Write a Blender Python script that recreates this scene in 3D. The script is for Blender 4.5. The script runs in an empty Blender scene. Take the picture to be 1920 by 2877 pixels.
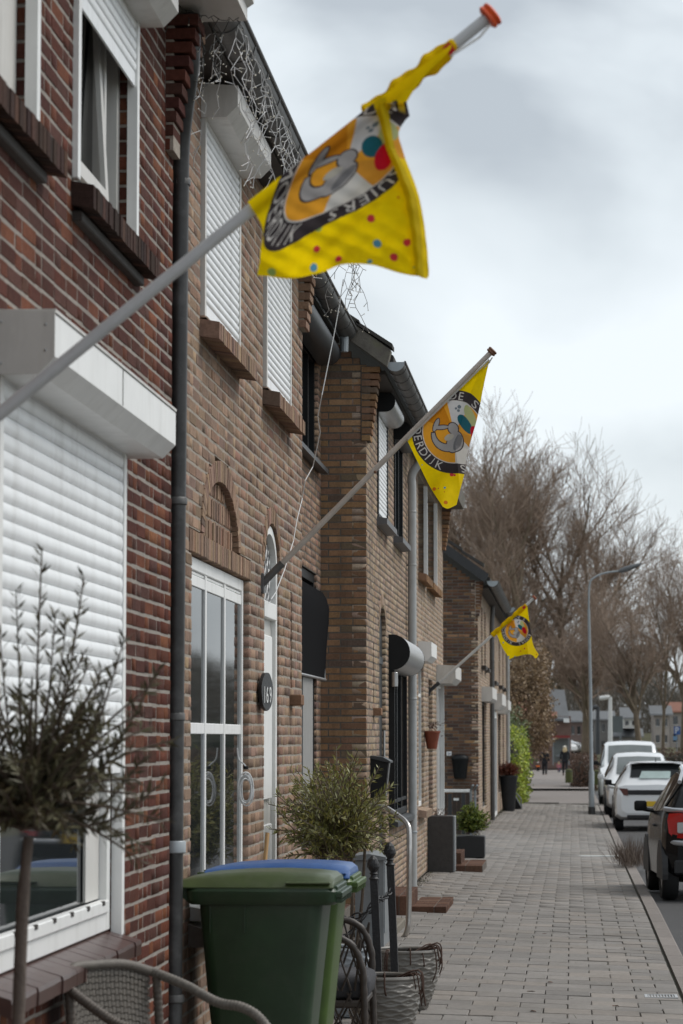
import bpy, math, random
import numpy as np
from mathutils import Vector, Matrix

# ------------------------------------------------------------------ camera, sky, light, exposure
scene = bpy.context.scene
F_PX, VX, VY, CX, CY, EYE = 7600.0, 1610.0, 2075.0, 960.0, 1438.5, 1.67
PITCH = math.atan((VY - CY) / F_PX)
YAW = math.atan((VX - CX) * math.cos(PITCH) / F_PX)
cam_d = bpy.data.cameras.new('camera')
cam = bpy.data.objects.new('camera', cam_d)
scene.collection.objects.link(cam)
cam.location = (0, 0, EYE)
cam.rotation_euler = (math.pi / 2 + PITCH, 0, YAW)
cam_d.sensor_fit = 'VERTICAL'
cam_d.sensor_height = 36.0
cam_d.lens = 36.0 * F_PX / 2877.0
cam_d.clip_start = 0.1
cam_d.clip_end = 3000
cam_d.dof.use_dof = True
cam_d.dof.focus_distance = 18.5
cam_d.dof.aperture_fstop = 6.3
scene.camera = cam

SUN_EL, SUN_AZ = math.radians(52), math.radians(65)      # azimuth clockwise from +Y: light comes from over the road
world = bpy.data.worlds.new('World')
scene.world = world
world.use_nodes = True
nt = world.node_tree
for n in list(nt.nodes):
    nt.nodes.remove(n)
w_out = nt.nodes.new('ShaderNodeOutputWorld')
bg_sky = nt.nodes.new('ShaderNodeBackground')
bg_cloud = nt.nodes.new('ShaderNodeBackground')
w_mix = nt.nodes.new('ShaderNodeMixShader')
sky = nt.nodes.new('ShaderNodeTexSky')
sky.sky_type = 'NISHITA'
sky.sun_disc = False
sky.sun_elevation = SUN_EL
sky.sun_rotation = SUN_AZ
sky.air_density = 1.0
sky.dust_density = 2.5
sky.ozone_density = 1.0
nt.links.new(sky.outputs['Color'], bg_sky.inputs['Color'])
bg_sky.inputs['Strength'].default_value = 0.1
w_tc = nt.nodes.new('ShaderNodeTexCoord')
w_map = nt.nodes.new('ShaderNodeMapping')
w_map.inputs['Scale'].default_value = (1.0, 1.0, 1.5)
w_map.inputs['Location'].default_value = (0.37, 0.21, 0.1)
nt.links.new(w_tc.outputs['Generated'], w_map.inputs['Vector'])
w_n1 = nt.nodes.new('ShaderNodeTexNoise')
w_n1.inputs['Scale'].default_value = 7.0
w_n1.inputs['Detail'].default_value = 5.0
w_n1.inputs['Roughness'].default_value = 0.45
w_n1.inputs['Distortion'].default_value = 0.25
nt.links.new(w_map.outputs['Vector'], w_n1.inputs['Vector'])
w_r = nt.nodes.new('ShaderNodeValToRGB')
w_r.color_ramp.elements[0].position = 0.36
w_r.color_ramp.elements[0].color = (0.42, 0.46, 0.495, 1)
w_r.color_ramp.elements[1].position = 0.64
w_r.color_ramp.elements[1].color = (0.75, 0.80, 0.83, 1)
e = w_r.color_ramp.elements.new(0.5)
e.color = (0.62, 0.67, 0.70, 1)
nt.links.new(w_n1.outputs['Fac'], w_r.inputs['Fac'])
nt.links.new(w_r.outputs['Color'], bg_cloud.inputs['Color'])
bg_cloud.inputs['Strength'].default_value = 0.94
w_mix.inputs['Fac'].default_value = 0.88
nt.links.new(bg_sky.outputs[0], w_mix.inputs[1])
nt.links.new(bg_cloud.outputs[0], w_mix.inputs[2])
nt.links.new(w_mix.outputs[0], w_out.inputs['Surface'])

sun_d = bpy.data.lights.new('sun', 'SUN')
sun_d.energy = 1.5
sun_d.angle = math.radians(30)
sun_d.color = (1.0, 0.965, 0.92)
sun = bpy.data.objects.new('sun', sun_d)
scene.collection.objects.link(sun)
sv = Vector((math.sin(SUN_AZ) * math.cos(SUN_EL), math.cos(SUN_AZ) * math.cos(SUN_EL), math.sin(SUN_EL)))
sun.rotation_euler = sv.to_track_quat('Z', 'Y').to_euler()
sun.location = (20, 10, 30)

vs = scene.view_settings
vs.view_transform = 'Standard'
vs.look = 'None'
vs.gamma = 1.0
vs.exposure = 0.46
vs.use_curve_mapping = False

# ------------------------------------------------------------------ helpers: pixels to places
_ct, _st, _cp, _sp = math.cos(PITCH), math.sin(PITCH), math.cos(YAW), math.sin(YAW)
_FW = (-_sp * _ct, _cp * _ct, _st); _RT = (_cp, _sp, 0.0); _UP = (_sp * _st, -_cp * _st, _ct)

def ray(px, py):
    a, b = (px - CX) / F_PX, -(py - CY) / F_PX
    return [_FW[i] + a * _RT[i] + b * _UP[i] for i in range(3)]

def onX(px, py, X):
    d = ray(px, py); t = X / d[0]
    return (X, t * d[1], EYE + t * d[2])

def onY(px, py, Y):
    d = ray(px, py); t = Y / d[1]
    return (t * d[0], Y, EYE + t * d[2])

def proj(p):
    v = (p[0], p[1], p[2] - EYE)
    c = sum(v[i] * _FW[i] for i in range(3))
    if c < 0.2:
        return (-9e4, -9e4)
    return (CX + F_PX * sum(v[i] * _RT[i] for i in range(3)) / c, CY - F_PX * sum(v[i] * _UP[i] for i in range(3)) / c)

def lerp(a, b, t):
    return a + (b - a) * t

_GY = [(-200, 0.0), (28, 0.0), (50, -0.12), (85, -0.19), (110, -0.28), (160, -0.50), (5000, -0.50)]
def gy(Y):                                   # the street falls gently away from the camera
    for (a, za), (b, zb) in zip(_GY, _GY[1:]):
        if Y <= b:
            return lerp(za, zb, (Y - a) / (b - a))
    return -0.5
def gz(X, Y):                                # the pavement drains towards the kerb
    return gy(Y) - 0.03 * (min(max(X, -1.9), 0.9) + 1.3)

def onG(px, py, dz=0.0):
    d = ray(px, py); z = 0.0
    for _ in range(12):
        t = (z + dz - EYE) / d[2]
        X, Y = t * d[0], t * d[1]
        z = gz(X, Y)
    return (X, Y, z + dz)

# ------------------------------------------------------------------ helpers: materials
MATS = {}
def L(c):
    return (c[0], c[1], c[2], 1.0)

def mat(name, col, rough=0.6, var=0.25, scale=12.0, bump=0.0, bscale=80.0, metal=0.0, spec=0.5, attr=False, coat=0.0, coord='Object', dirt=None, trans=0.0, stretch=(1, 1, 1), dstretch=None):
    if name in MATS:
        return MATS[name]
    m = bpy.data.materials.new(name); m.use_nodes = True
    t = m.node_tree; b = t.nodes['Principled BSDF']; out = t.nodes['Material Output']
    b.inputs['Roughness'].default_value = rough
    b.inputs['Metallic'].default_value = metal
    b.inputs['Specular IOR Level'].default_value = spec
    b.inputs['Coat Weight'].default_value = coat
    b.inputs['Coat Roughness'].default_value = 0.05
    if coord == 'World':
        g = t.nodes.new('ShaderNodeNewGeometry'); vec = g.outputs['Position']
    else:
        g = t.nodes.new('ShaderNodeTexCoord'); vec = g.outputs['Object']
    mp = t.nodes.new('ShaderNodeMapping'); mp.inputs['Scale'].default_value = stretch
    t.links.new(vec, mp.inputs['Vector']); vec = mp.outputs['Vector']
    no = t.nodes.new('ShaderNodeTexNoise'); no.inputs['Scale'].default_value = scale
    no.inputs['Detail'].default_value = 6.0; no.inputs['Roughness'].default_value = 0.6
    t.links.new(vec, no.inputs['Vector'])
    rng = t.nodes.new('ShaderNodeMapRange')
    rng.inputs['From Min'].default_value = 0.25; rng.inputs['From Max'].default_value = 0.75
    rng.inputs['To Min'].default_value = 1.0 - var; rng.inputs['To Max'].default_value = 1.0 + var
    t.links.new(no.outputs['Fac'], rng.inputs['Value'])
    if attr:
        at = t.nodes.new('ShaderNodeAttribute'); at.attribute_name = 'Col'
        csrc = at.outputs['Color']
    else:
        rgb = t.nodes.new('ShaderNodeRGB'); rgb.outputs[0].default_value = L(col); csrc = rgb.outputs[0]
    mul = t.nodes.new('ShaderNodeVectorMath'); mul.operation = 'SCALE'
    t.links.new(csrc, mul.inputs[0]); t.links.new(rng.outputs['Result'], mul.inputs['Scale'])
    cout = mul.outputs['Vector']
    if dirt:                                  # (colour, noise scale, amount): stains with a shape of their own
        n2 = t.nodes.new('ShaderNodeTexNoise'); n2.inputs['Scale'].default_value = dirt[1]
        n2.inputs['Detail'].default_value = 8.0; n2.inputs['Roughness'].default_value = 0.65
        if dstretch:
            mp2 = t.nodes.new('ShaderNodeMapping'); mp2.inputs['Scale'].default_value = dstretch
            t.links.new(vec, mp2.inputs['Vector']); t.links.new(mp2.outputs['Vector'], n2.inputs['Vector'])
        else:
            t.links.new(vec, n2.inputs['Vector'])
        r2 = t.nodes.new('ShaderNodeMapRange')
        r2.inputs['From Min'].default_value = 0.5; r2.inputs['From Max'].default_value = 0.75
        r2.inputs['To Min'].default_value = 0.0; r2.inputs['To Max'].default_value = dirt[2]
        t.links.new(n2.outputs['Fac'], r2.inputs['Value'])
        mx = t.nodes.new('ShaderNodeMix'); mx.data_type = 'RGBA'
        t.links.new(r2.outputs['Result'], mx.inputs['Factor'])
        t.links.new(cout, mx.inputs['A']); mx.inputs['B'].default_value = L(dirt[0])
        cout = mx.outputs['Result']
    t.links.new(cout, b.inputs['Base Color'])
    if bump > 0:
        n3 = t.nodes.new('ShaderNodeTexNoise'); n3.inputs['Scale'].default_value = bscale
        n3.inputs['Detail'].default_value = 4.0
        t.links.new(vec, n3.inputs['Vector'])
        bp = t.nodes.new('ShaderNodeBump'); bp.inputs['Strength'].default_value = bump
        bp.inputs['Distance'].default_value = 0.01
        t.links.new(n3.outputs['Fac'], bp.inputs['Height']); t.links.new(bp.outputs['Normal'], b.inputs['Normal'])
    if trans > 0:                             # thin cloth or leaf: some light passes through
        tr = t.nodes.new('ShaderNodeBsdfTranslucent'); t.links.new(cout, tr.inputs['Color'])
        ms = t.nodes.new('ShaderNodeMixShader'); ms.inputs['Fac'].default_value = trans
        t.links.new(b.outputs[0], ms.inputs[1]); t.links.new(tr.outputs[0], ms.inputs[2])
        t.links.new(ms.outputs[0], out.inputs['Surface'])
    MATS[name] = m
    return m

def glass(name, col=(0.02, 0.024, 0.026), rough=0.03):
    m = mat(name, col, rough, 0.2, 2.0, spec=0.9)
    return m

BRICK = mat('brick_face', (0, 0, 0), 0.88, 0.22, 55.0, 0.5, 260.0, attr=True, coord='World', spec=0.10, dirt=((0.07, 0.055, 0.045), 4.0, 0.6), dstretch=(1, 1, 0.22))
BRICK_RED = mat('brick_face_red', (0, 0, 0), 0.85, 0.3, 45.0, 0.5, 240.0, attr=True, coord='World', spec=0.10, dirt=((0.045, 0.028, 0.024), 3.5, 0.5), dstretch=(1, 1, 0.25))
MORT_L = mat('mortar_light', (0.31, 0.28, 0.25), 0.95, 0.2, 30, 0.5, 150, coord='World', spec=0.08, dirt=((0.20, 0.18, 0.16), 2.2, 0.6))
MORT_M = mat('mortar_mid', (0.35, 0.31, 0.265), 0.95, 0.25, 30, 0.5, 150, coord='World', spec=0.08, dirt=((0.17, 0.15, 0.13), 2.2, 0.6))
MORT_D = mat('mortar_dark', (0.13, 0.115, 0.10), 0.95, 0.25, 30, 0.5, 150, coord='World', spec=0.2)
WHITE = mat('white_paint', (0.80, 0.80, 0.785), 0.42, 0.05, 6, coord='World', dirt=((0.46, 0.45, 0.42), 8, 0.38), dstretch=(1, 1, 0.15))
CREAM = mat('offwhite_coating', (0.60, 0.585, 0.555), 0.5, 0.06, 6, coord='World', dirt=((0.33, 0.31, 0.28), 7, 0.5), dstretch=(1, 1, 0.2))
SLATW = mat('white_slat', (0.84, 0.855, 0.865), 0.4, 0.05, 7, coord='World', dirt=((0.50, 0.49, 0.47), 9, 0.5), dstretch=(1, 1, 0.10))
ALU = mat('brushed_aluminium', (0.46, 0.46, 0.46), 0.38, 0.15, 20, metal=0.75, coord='World')
STEEL = mat('stainless_steel', (0.52, 0.50, 0.48), 0.3, 0.12, 20, metal=0.9, coord='World')
ZINC = mat('weathered_zinc', (0.10, 0.098, 0.096), 0.5, 0.25, 9, 0.2, 40, metal=0.3, coord='World', dirt=((0.03, 0.028, 0.025), 6, 0.6))
ZINCL = mat('bright_zinc', (0.34, 0.37, 0.39), 0.45, 0.15, 9, metal=0.3, coord='World')
PVC = mat('grey_plastic_pipe', (0.40, 0.405, 0.40), 0.45, 0.1, 8, coord='World', dirt=((0.22, 0.21, 0.19), 3, 0.5))
BLACK = mat('black_coating', (0.010, 0.011, 0.012), 0.5, 0.2, 10, coord='World', spec=0.25)
BLACKM = mat('black_fabric_and_dark_room', (0.007, 0.007, 0.008), 0.95, 0.2, 40, coord='World', spec=0.05)
ANTH = mat('anthracite_paint', (0.035, 0.038, 0.042), 0.45, 0.15, 10, coord='World')
DKWOOD = mat('dark_stained_wood', (0.035, 0.028, 0.024), 0.7, 0.3, 14, coord='World')
GLASS = glass('window_glass')
GLASSD = glass('dark_glass', (0.008, 0.009, 0.010))
ROOF = mat('roof_tile', (0.05, 0.045, 0.042), 0.85, 0.3, 8, 0.4, 40, coord='World', dirt=((0.06, 0.065, 0.03), 4, 0.5))
SLAB = mat('weathered_concrete_edge', (0.15, 0.135, 0.115), 0.9, 0.3, 10, 0.5, 60, coord='World', dirt=((0.10, 0.105, 0.04), 5, 0.6))

# ------------------------------------------------------------------ helpers: meshes and objects
COL = scene.collection

class MB:
    def __init__(self):
        self.v = []; self.f = []; self.c = []; self.mi = []; self.cur = 0; self.col = None
    def add(self, vs, fs, col=None):
        o = len(self.v)
        self.v.extend(vs)
        for f in fs:
            self.f.append(tuple(i + o for i in f)); self.mi.append(self.cur)
        col = col if col is not None else self.col
        if col is not None:
            self.c.extend([(col[0], col[1], col[2], 1.0)] * len(vs))
        return self
    def box(self, x0, x1, y0, y1, z0, z1, ch=0.0):
        if ch <= 0:
            v = [(x0, y0, z0), (x1, y0, z0), (x1, y1, z0), (x0, y1, z0), (x0, y0, z1), (x1, y0, z1), (x1, y1, z1), (x0, y1, z1)]
            return self.add(v, [(0, 3, 2, 1), (4, 5, 6, 7), (0, 1, 5, 4), (1, 2, 6, 5), (2, 3, 7, 6), (3, 0, 4, 7)])
        c = ch
        v = []
        for (zz, ins) in ((z0, c), (z0 + c, 0), (z1 - c, 0), (z1, c)):
            v += [(x0 + ins, y0 + ins, zz), (x1 - ins, y0 + ins, zz), (x1 - ins, y1 - ins, zz), (x0 + ins, y1 - ins, zz)]
        f = [(3, 2, 1, 0), (12, 13, 14, 15)]
        for k in range(3):
            for i in range(4):
                a, b = k * 4 + i, k * 4 + (i + 1) % 4
                f.append((a, b, b + 4, a + 4))
        return self.add(v, f)
    def prism(self, pts, d, off=(0, 0, 0)):
        """pts: 3D polygon (counter-clockwise seen from +d side is not required), extruded by vector d"""
        n = len(pts)
        a = [(p[0] + off[0], p[1] + off[1], p[2] + off[2]) for p in pts]
        b = [(p[0] + d[0], p[1] + d[1], p[2] + d[2]) for p in a]
        f = [tuple(reversed(range(n))), tuple(range(n, 2 * n))]
        for i in range(n):
            j = (i + 1) % n
            f.append((i, j, n + j, n + i))
        return self.add(a + b, f)
    def tube(self, path, r, sides=8, caps=True, closed=False):
        path = [Vector(p) for p in path]; n = len(path)
        rr = r if isinstance(r, (list, tuple)) else [r] * n
        v = []; f = []
        prev = None
        for i, p in enumerate(path):
            if closed:
                t = path[(i + 1) % n] - path[i - 1]
            else:
                t = (path[min(i + 1, n - 1)] - path[max(i - 1, 0)])
            if t.length < 1e-9:
                t = Vector((0, 0, 1))
            t.normalize()
            if prev is None:
                u = t.cross(Vector((0, 0, 1)))
                if u.length < 0.05:
                    u = t.cross(Vector((0, 1, 0)))
            else:
                u = prev - t * prev.dot(t)
                if u.length < 1e-6:
                    u = t.orthogonal()
            u.normalize(); prev = u.copy()
            w = t.cross(u)
            for k in range(sides):
                a = 2 * math.pi * k / sides
                q = p + (u * math.cos(a) + w * math.sin(a)) * rr[i]
                v.append((q.x, q.y, q.z))
        m = n if closed else n - 1
        for i in range(m):
            for k in range(sides):
                a = i * sides + k; b = i * sides + (k + 1) % sides
                c = ((i + 1) % n) * sides + (k + 1) % sides; d = ((i + 1) % n) * sides + k
                f.append((a, b, c, d))
        if caps and not closed:
            f.append(tuple(reversed(range(sides)))); f.append(tuple(range((n - 1) * sides, n * sides)))
        return self.add(v, f)
    def lathe(self, c, prof, segs=24, axis='Z'):
        """prof: list of (radius, height) going up"""
        v = []; f = []
        for (r, h) in prof:
            for k in range(segs):
                a = 2 * math.pi * k / segs
                v.append((c[0] + r * math.cos(a), c[1] + r * math.sin(a), c[2] + h))
        for i in range(len(prof) - 1):
            for k in range(segs):
                a = i * segs + k; b = i * segs + (k + 1) % segs
                f.append((a, b, b + segs, a + segs))
        f.append(tuple(reversed(range(segs)))); n = len(prof)
        f.append(tuple(range((n - 1) * segs, n * segs)))
        return self.add(v, f)
    def sweep(self, prof, y0, y1, close=True, steps=1, axis='Y'):
        """prof in (x, z), swept along Y"""
        n = len(prof); v = []; f = []
        for s in range(steps + 1):
            y = lerp(y0, y1, s / steps)
            v += [(p[0], y, p[1]) for p in prof]
        for s in range(steps):
            for i in range(n if close else n - 1):
                j = (i + 1) % n
                f.append((s * n + i, s * n + j, (s + 1) * n + j, (s + 1) * n + i))
        if close:
            f.append(tuple(range(n))); f.append(tuple(reversed(range(steps * n, steps * n + n))))
        return self.add(v, f)
    def sphere(self, c, r, seg=12, ring=8, sc=(1, 1, 1)):
        prof = []
        v = []; f = []
        for i in range(ring + 1):
            t = math.pi * i / ring
            for k in range(seg):
                a = 2 * math.pi * k / seg
                v.append((c[0] + sc[0] * r * math.sin(t) * math.cos(a), c[1] + sc[1] * r * math.sin(t) * math.sin(a), c[2] - sc[2] * r * math.cos(t)))
        for i in range(ring):
            for k in range(seg):
                a = i * seg + k; b = i * seg + (k + 1) % seg
                f.append((a, b, b + seg, a + seg))
        return self.add(v, f)
    def build(self, name, m, parent=None, smooth=False, local=False):
        me = bpy.data.meshes.new(name)
        v = self.v
        if parent is not None and not local:
            px, py, pz = world_loc(parent)
            v = [(a - px, b - py, c - pz) for (a, b, c) in v]
        me.from_pydata(v, [], self.f)
        for mm in (m if isinstance(m, (list, tuple)) else [m]):
            me.materials.append(mm)
        if isinstance(m, (list, tuple)):
            me.polygons.foreach_set('material_index', self.mi)
        if self.c:
            ca = me.color_attributes.new('Col', 'FLOAT_COLOR', 'POINT')
            ca.data.foreach_set('color', np.array(self.c, dtype=np.float32).ravel())
        me.validate(verbose=False)
        if smooth:
            smooth_mesh(me, smooth)
        o = bpy.data.objects.new(name, me); COL.objects.link(o)
        if parent is not None:
            o.parent = parent
        return o

def smooth_mesh(me, ang):
    me.polygons.foreach_set('use_smooth', [True] * len(me.polygons))
    try:
        me.set_sharp_from_angle(angle=math.radians(ang if ang is not True else 40))
    except Exception:
        pass

def world_loc(o):
    x = y = z = 0.0
    while o is not None:
        x += o.location.x; y += o.location.y; z += o.location.z
        o = o.parent
    return x, y, z

def np_mesh(name, v, f, m, parent=None, col=None, smooth=False, local=False):
    """v (n,3) array, f (k,3|4) int array"""
    me = bpy.data.meshes.new(name)
    v = np.asarray(v, dtype=np.float32)
    if parent is not None and not local:
        v = v - np.array(world_loc(parent), dtype=np.float32)
    f = np.asarray(f, dtype=np.int32)
    k = f.shape[1]
    me.vertices.add(len(v)); me.vertices.foreach_set('co', v.ravel())
    me.loops.add(f.size); me.loops.foreach_set('vertex_index', f.ravel())
    me.polygons.add(len(f))
    me.polygons.foreach_set('loop_start', np.arange(0, f.size, k, dtype=np.int32))
    me.polygons.foreach_set('loop_total', np.full(len(f), k, dtype=np.int32))
    me.update(calc_edges=True)
    me.materials.append(m)
    if col is not None:
        ca = me.color_attributes.new('Col', 'FLOAT_COLOR', 'POINT')
        c = np.asarray(col, dtype=np.float32)
        if c.shape[1] == 3:
            c = np.concatenate([c, np.ones((len(c), 1), np.float32)], 1)
        ca.data.foreach_set('color', c.ravel())
    if smooth:
        smooth_mesh(me, smooth)
    o = bpy.data.objects.new(name, me); COL.objects.link(o)
    if parent is not None:
        o.parent = parent
    return o

def tag(o, label=None, cat=None, group=None, kind=None):
    if label: o['label'] = label
    if cat: o['category'] = cat
    if group: o['group'] = group
    if kind: o['kind'] = kind
    return o

def thing(name, label, cat, loc=(0, 0, 0), rz=0.0, group=None):
    o = bpy.data.objects.new(name, None); COL.objects.link(o)
    o.empty_display_size = 0.2
    o.location = loc; o.rotation_euler = (0, 0, rz)
    return tag(o, label, cat, group)

def copy_tree(o, parent=None):
    c = o.copy(); COL.objects.link(c); c.parent = parent
    for ch in [x for x in bpy.data.objects if x.parent == o]:
        copy_tree(ch, c)
    return c

def smooth_path(pts, n=6):
    """Catmull-Rom through pts"""
    P = [Vector(p) for p in pts]; out = []
    for i in range(len(P) - 1):
        p0 = P[max(i - 1, 0)]; p1 = P[i]; p2 = P[i + 1]; p3 = P[min(i + 2, len(P) - 1)]
        for k in range(n):
            t = k / n
            out.append(0.5 * ((2 * p1) + (-p0 + p2) * t + (2 * p0 - 5 * p1 + 4 * p2 - p3) * t * t + (-p0 + 3 * p1 - 3 * p2 + p3) * t ** 3))
    out.append(P[-1])
    return out

# ------------------------------------------------------------------ helpers: brickwork
CO, BH = 0.0625, 0.050
PAL = {
    'red': [((0.092, 0.033, 0.023), 4), ((0.115, 0.041, 0.026), 4), ((0.072, 0.028, 0.022), 3), ((0.145, 0.055, 0.030), 2), ((0.082, 0.039, 0.031), 2), ((0.18, 0.072, 0.037), 0.5)],
    'tan': [((0.250, 0.166, 0.120), 5), ((0.285, 0.192, 0.138), 5), ((0.215, 0.147, 0.110), 3), ((0.265, 0.158, 0.110), 2), ((0.315, 0.215, 0.150), 2), ((0.165, 0.115, 0.092), 0.8)],
    'side': [((0.255, 0.150, 0.085), 5), ((0.290, 0.172, 0.095), 4), ((0.215, 0.130, 0.082), 4), ((0.150, 0.108, 0.080), 1.6), ((0.325, 0.195, 0.105), 1.5)],  # brown end-wall brick, kept darker than the fronts with their painted sky light
    'pale': [((0.340, 0.255, 0.190), 5), ((0.375, 0.285, 0.212), 4), ((0.300, 0.222, 0.165), 3), ((0.335, 0.235, 0.165), 2)],  # front brick: sky light falling on the facade is put into this lighter tone
    'soot': [((0.050, 0.030, 0.025), 4), ((0.065, 0.038, 0.030), 3), ((0.040, 0.027, 0.024), 3), ((0.085, 0.045, 0.033), 1)],
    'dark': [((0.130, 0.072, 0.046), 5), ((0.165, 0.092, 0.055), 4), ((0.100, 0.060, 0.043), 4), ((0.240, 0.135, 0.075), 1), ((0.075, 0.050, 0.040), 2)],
}
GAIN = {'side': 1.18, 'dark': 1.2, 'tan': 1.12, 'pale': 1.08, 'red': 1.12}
def pick_col(pal, rnd):
    P = PAL[pal]; t = rnd.random() * sum(w for _, w in P)
    for c, w in P:
        t -= w
        if t <= 0:
            break
    k = (1 + rnd.uniform(-0.13, 0.13)) * GAIN.get(pal, 1.0)
    return (c[0] * k, c[1] * k * (1 + rnd.uniform(-0.05, 0.05)), c[2] * k * (1 + rnd.uniform(-0.06, 0.06)))

BF = [(8, 9, 10, 11)]
for _k in range(2):
    for _i in range(4):
        _a, _b = _k * 4 + _i, _k * 4 + (_i + 1) % 4
        BF.append((_a, _b, _b + 4, _a + 4))
def brick_verts(l, h, dep, rnd, j=0.0022):
    """local: x along, y outwards (face at y = 0), z up"""
    v = []
    c = 0.0025
    for (y, ins) in ((-dep, 0.0), (-c, 0.0), (0.0, c)):
        for (x, z) in ((ins, ins), (l - ins, ins), (l - ins, h - ins), (ins, h - ins)):
            v.append((x + rnd.uniform(-j, j), y + (rnd.uniform(-j, j) * 0.35 if y > -0.02 else 0), z + rnd.uniform(-j, j)))
    return v
# faces run counter-clockwise seen from outside when (x, z, y-out): flip so normals face outwards
BF = [tuple(reversed(f)) for f in BF]

_SHARED = {}
def shared_brick(pal, kind, m, i):
    key = (pal, kind, m.name, i)
    if key not in _SHARED:
        rnd = random.Random(hash((pal, kind, i)) & 0xffff if False else (len(pal) * 131 + len(kind) * 17 + i * 7919))
        l = 0.21 if kind == 'stretcher' else 0.10
        b = MB(); b.col = pick_col(pal, rnd)
        b.add(brick_verts(l, BH, 0.09, rnd), BF)
        me = bpy.data.meshes.new('brick')
        me.from_pydata(b.v, [], b.f); me.materials.append(m)
        ca = me.color_attributes.new('Col', 'FLOAT_COLOR', 'POINT')
        ca.data.foreach_set('color', np.array(b.c, dtype=np.float32).ravel())
        _SHARED[key] = me
    return _SHARED[key]

def wall(house, O, a, n, Ls, H, opens, pal, mort, bm=BRICK, seed=1, top=None, single=300, back=0.0, name='wall', bond='flem'):
    """brick wall: O = start of the base line in the wall's face, a = direction along, n = outward normal (unit vectors in plan).
    opens: functions z -> list of (s0, s1) left open. top: function s -> highest z."""
    rnd = random.Random(seed)
    rot = Matrix(((a[0], n[0], 0), (a[1], n[1], 0), (0, 0, 1)))
    W = lambda s, d, z: (O[0] + a[0] * s + n[0] * d, O[1] + a[1] * s + n[1] * d, O[2] + z)
    mb = MB(); bricks = []
    rows = int(H / CO)
    for k in range(rows):
        z0 = k * CO; zm = z0 + CO / 2
        cuts = []
        for fn in opens:
            cuts += fn(zm)
        cuts.sort()
        iv = []; s = 0.0
        for (c0, c1) in cuts:
            if c0 > s + 1e-4:
                iv.append((s, min(c0, Ls)))
            s = max(s, c1)
            if s >= Ls:
                break
        if s < Ls:
            iv.append((s, Ls))
        for (i0, i1) in iv:
            if top is not None:
                # trim to where the wall is this high
                while i0 < i1 and top(i0) < z0 + CO: i0 += 0.02
                while i1 > i0 and top(i1) < z0 + CO: i1 -= 0.02
            if i1 - i0 < 0.015:
                continue
            d = -0.0012
            mb.add([W(i0 + 0.006, d, z0), W(i1 - 0.006, d, z0), W(i1 - 0.006, d, z0 + CO), W(i0 + 0.006, d, z0 + CO),
                    W(i0 + 0.006, -0.14, z0), W(i1 - 0.006, -0.14, z0), W(i1 - 0.006, -0.14, z0 + CO), W(i0 + 0.006, -0.14, z0 + CO)],
                   [(0, 1, 2, 3), (0, 3, 7, 4), (1, 5, 6, 2), (3, 2, 6, 7), (0, 4, 5, 1)])
            s = i0
            seq = (k + rnd.randint(0, 1)) % 2
            first = True
            while s < i1 - 0.012:
                if bond == 'flem':
                    l = 0.21 if seq % 2 == 0 else 0.10
                    if rnd.random() < 0.12: l = 0.21 if l < 0.15 else 0.10
                else:
                    l = 0.21 if not first or k % 2 == 0 else 0.10
                if first and i0 < 0.02 and k % 2:
                    l = 0.10 if bond == 'flem' else l
                seq += 1
                if s + l > i1 - 0.05:
                    l = i1 - s
                    if l > 0.235:
                        l = l / 2 - 0.005
                edge = first or s + l > i1 - 0.03
                bricks.append((s, z0 + (CO - BH) / 2 + rnd.uniform(-0.0015, 0.0015), l, 0.13 if edge else 0.05, rnd.uniform(-0.0006, 0.002)))
                s += l + 0.0115; first = False
    wl = mb.build(name, mort, house)
    wx, wy, wz = world_loc(wl)
    # which show largest in the photograph
    sc = []
    for i, (s, z, l, dep, dd) in enumerate(bricks):
        p = proj(W(s, 0, z)); q = proj(W(s + l, 0, z + BH))
        inside = -5 < (p[0] + q[0]) / 2 < 1925 and -5 < (p[1] + q[1]) / 2 < 2880
        sc.append((abs((q[0] - p[0]) * (BH * F_PX / max(W(s, 0, z)[1], 1))) if inside else 0.0, i))
    sc.sort(reverse=True)
    chosen = set(i for (v, i) in sc[:single] if v > 60)
    rest_v = []; rest_f = []; rest_c = []
    for i, (s, z, l, dep, dd) in enumerate(bricks):
        if i in chosen:
            kind = 'stretcher' if l > 0.155 else 'header'
            me = shared_brick(pal, kind, bm, rnd.randint(0, 15))
            o = bpy.data.objects.new('brick', me); COL.objects.link(o)
            o.parent = wl
            w = W(s, dd, z)
            o.location = (w[0] - wx, w[1] - wy, w[2] - wz)
            o.rotation_euler = rot.to_euler()
            o.scale = (l / (0.21 if kind == 'stretcher' else 0.10), 1, 1)
            if rot.determinant() < 0:
                # a mirrored frame: turn it with a rotation and a flip along the wall
                r2 = Matrix(((-a[0], n[0], 0), (-a[1], n[1], 0), (0, 0, 1)))
                o.rotation_euler = r2.to_euler()
                w = W(s + l, dd, z)
                o.location = (w[0] - wx, w[1] - wy, w[2] - wz)
        else:
            base = len(rest_v)
            for (x, y, zz) in brick_verts(l, BH, dep, rnd):
                rest_v.append(W(s + x, dd + y, z + zz))
            c = pick_col(pal, rnd)
            rest_c += [c] * 12
            flip = rot.determinant() < 0
            for f in BF:
                ff = tuple(base + q for q in f)
                rest_f.append(tuple(reversed(ff)) if flip else ff)
    if rest_v:
        o = np_mesh('brick_courses', rest_v, rest_f, bm, wl, rest_c)
        o['kind'] = 'stuff'
    return wl

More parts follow.
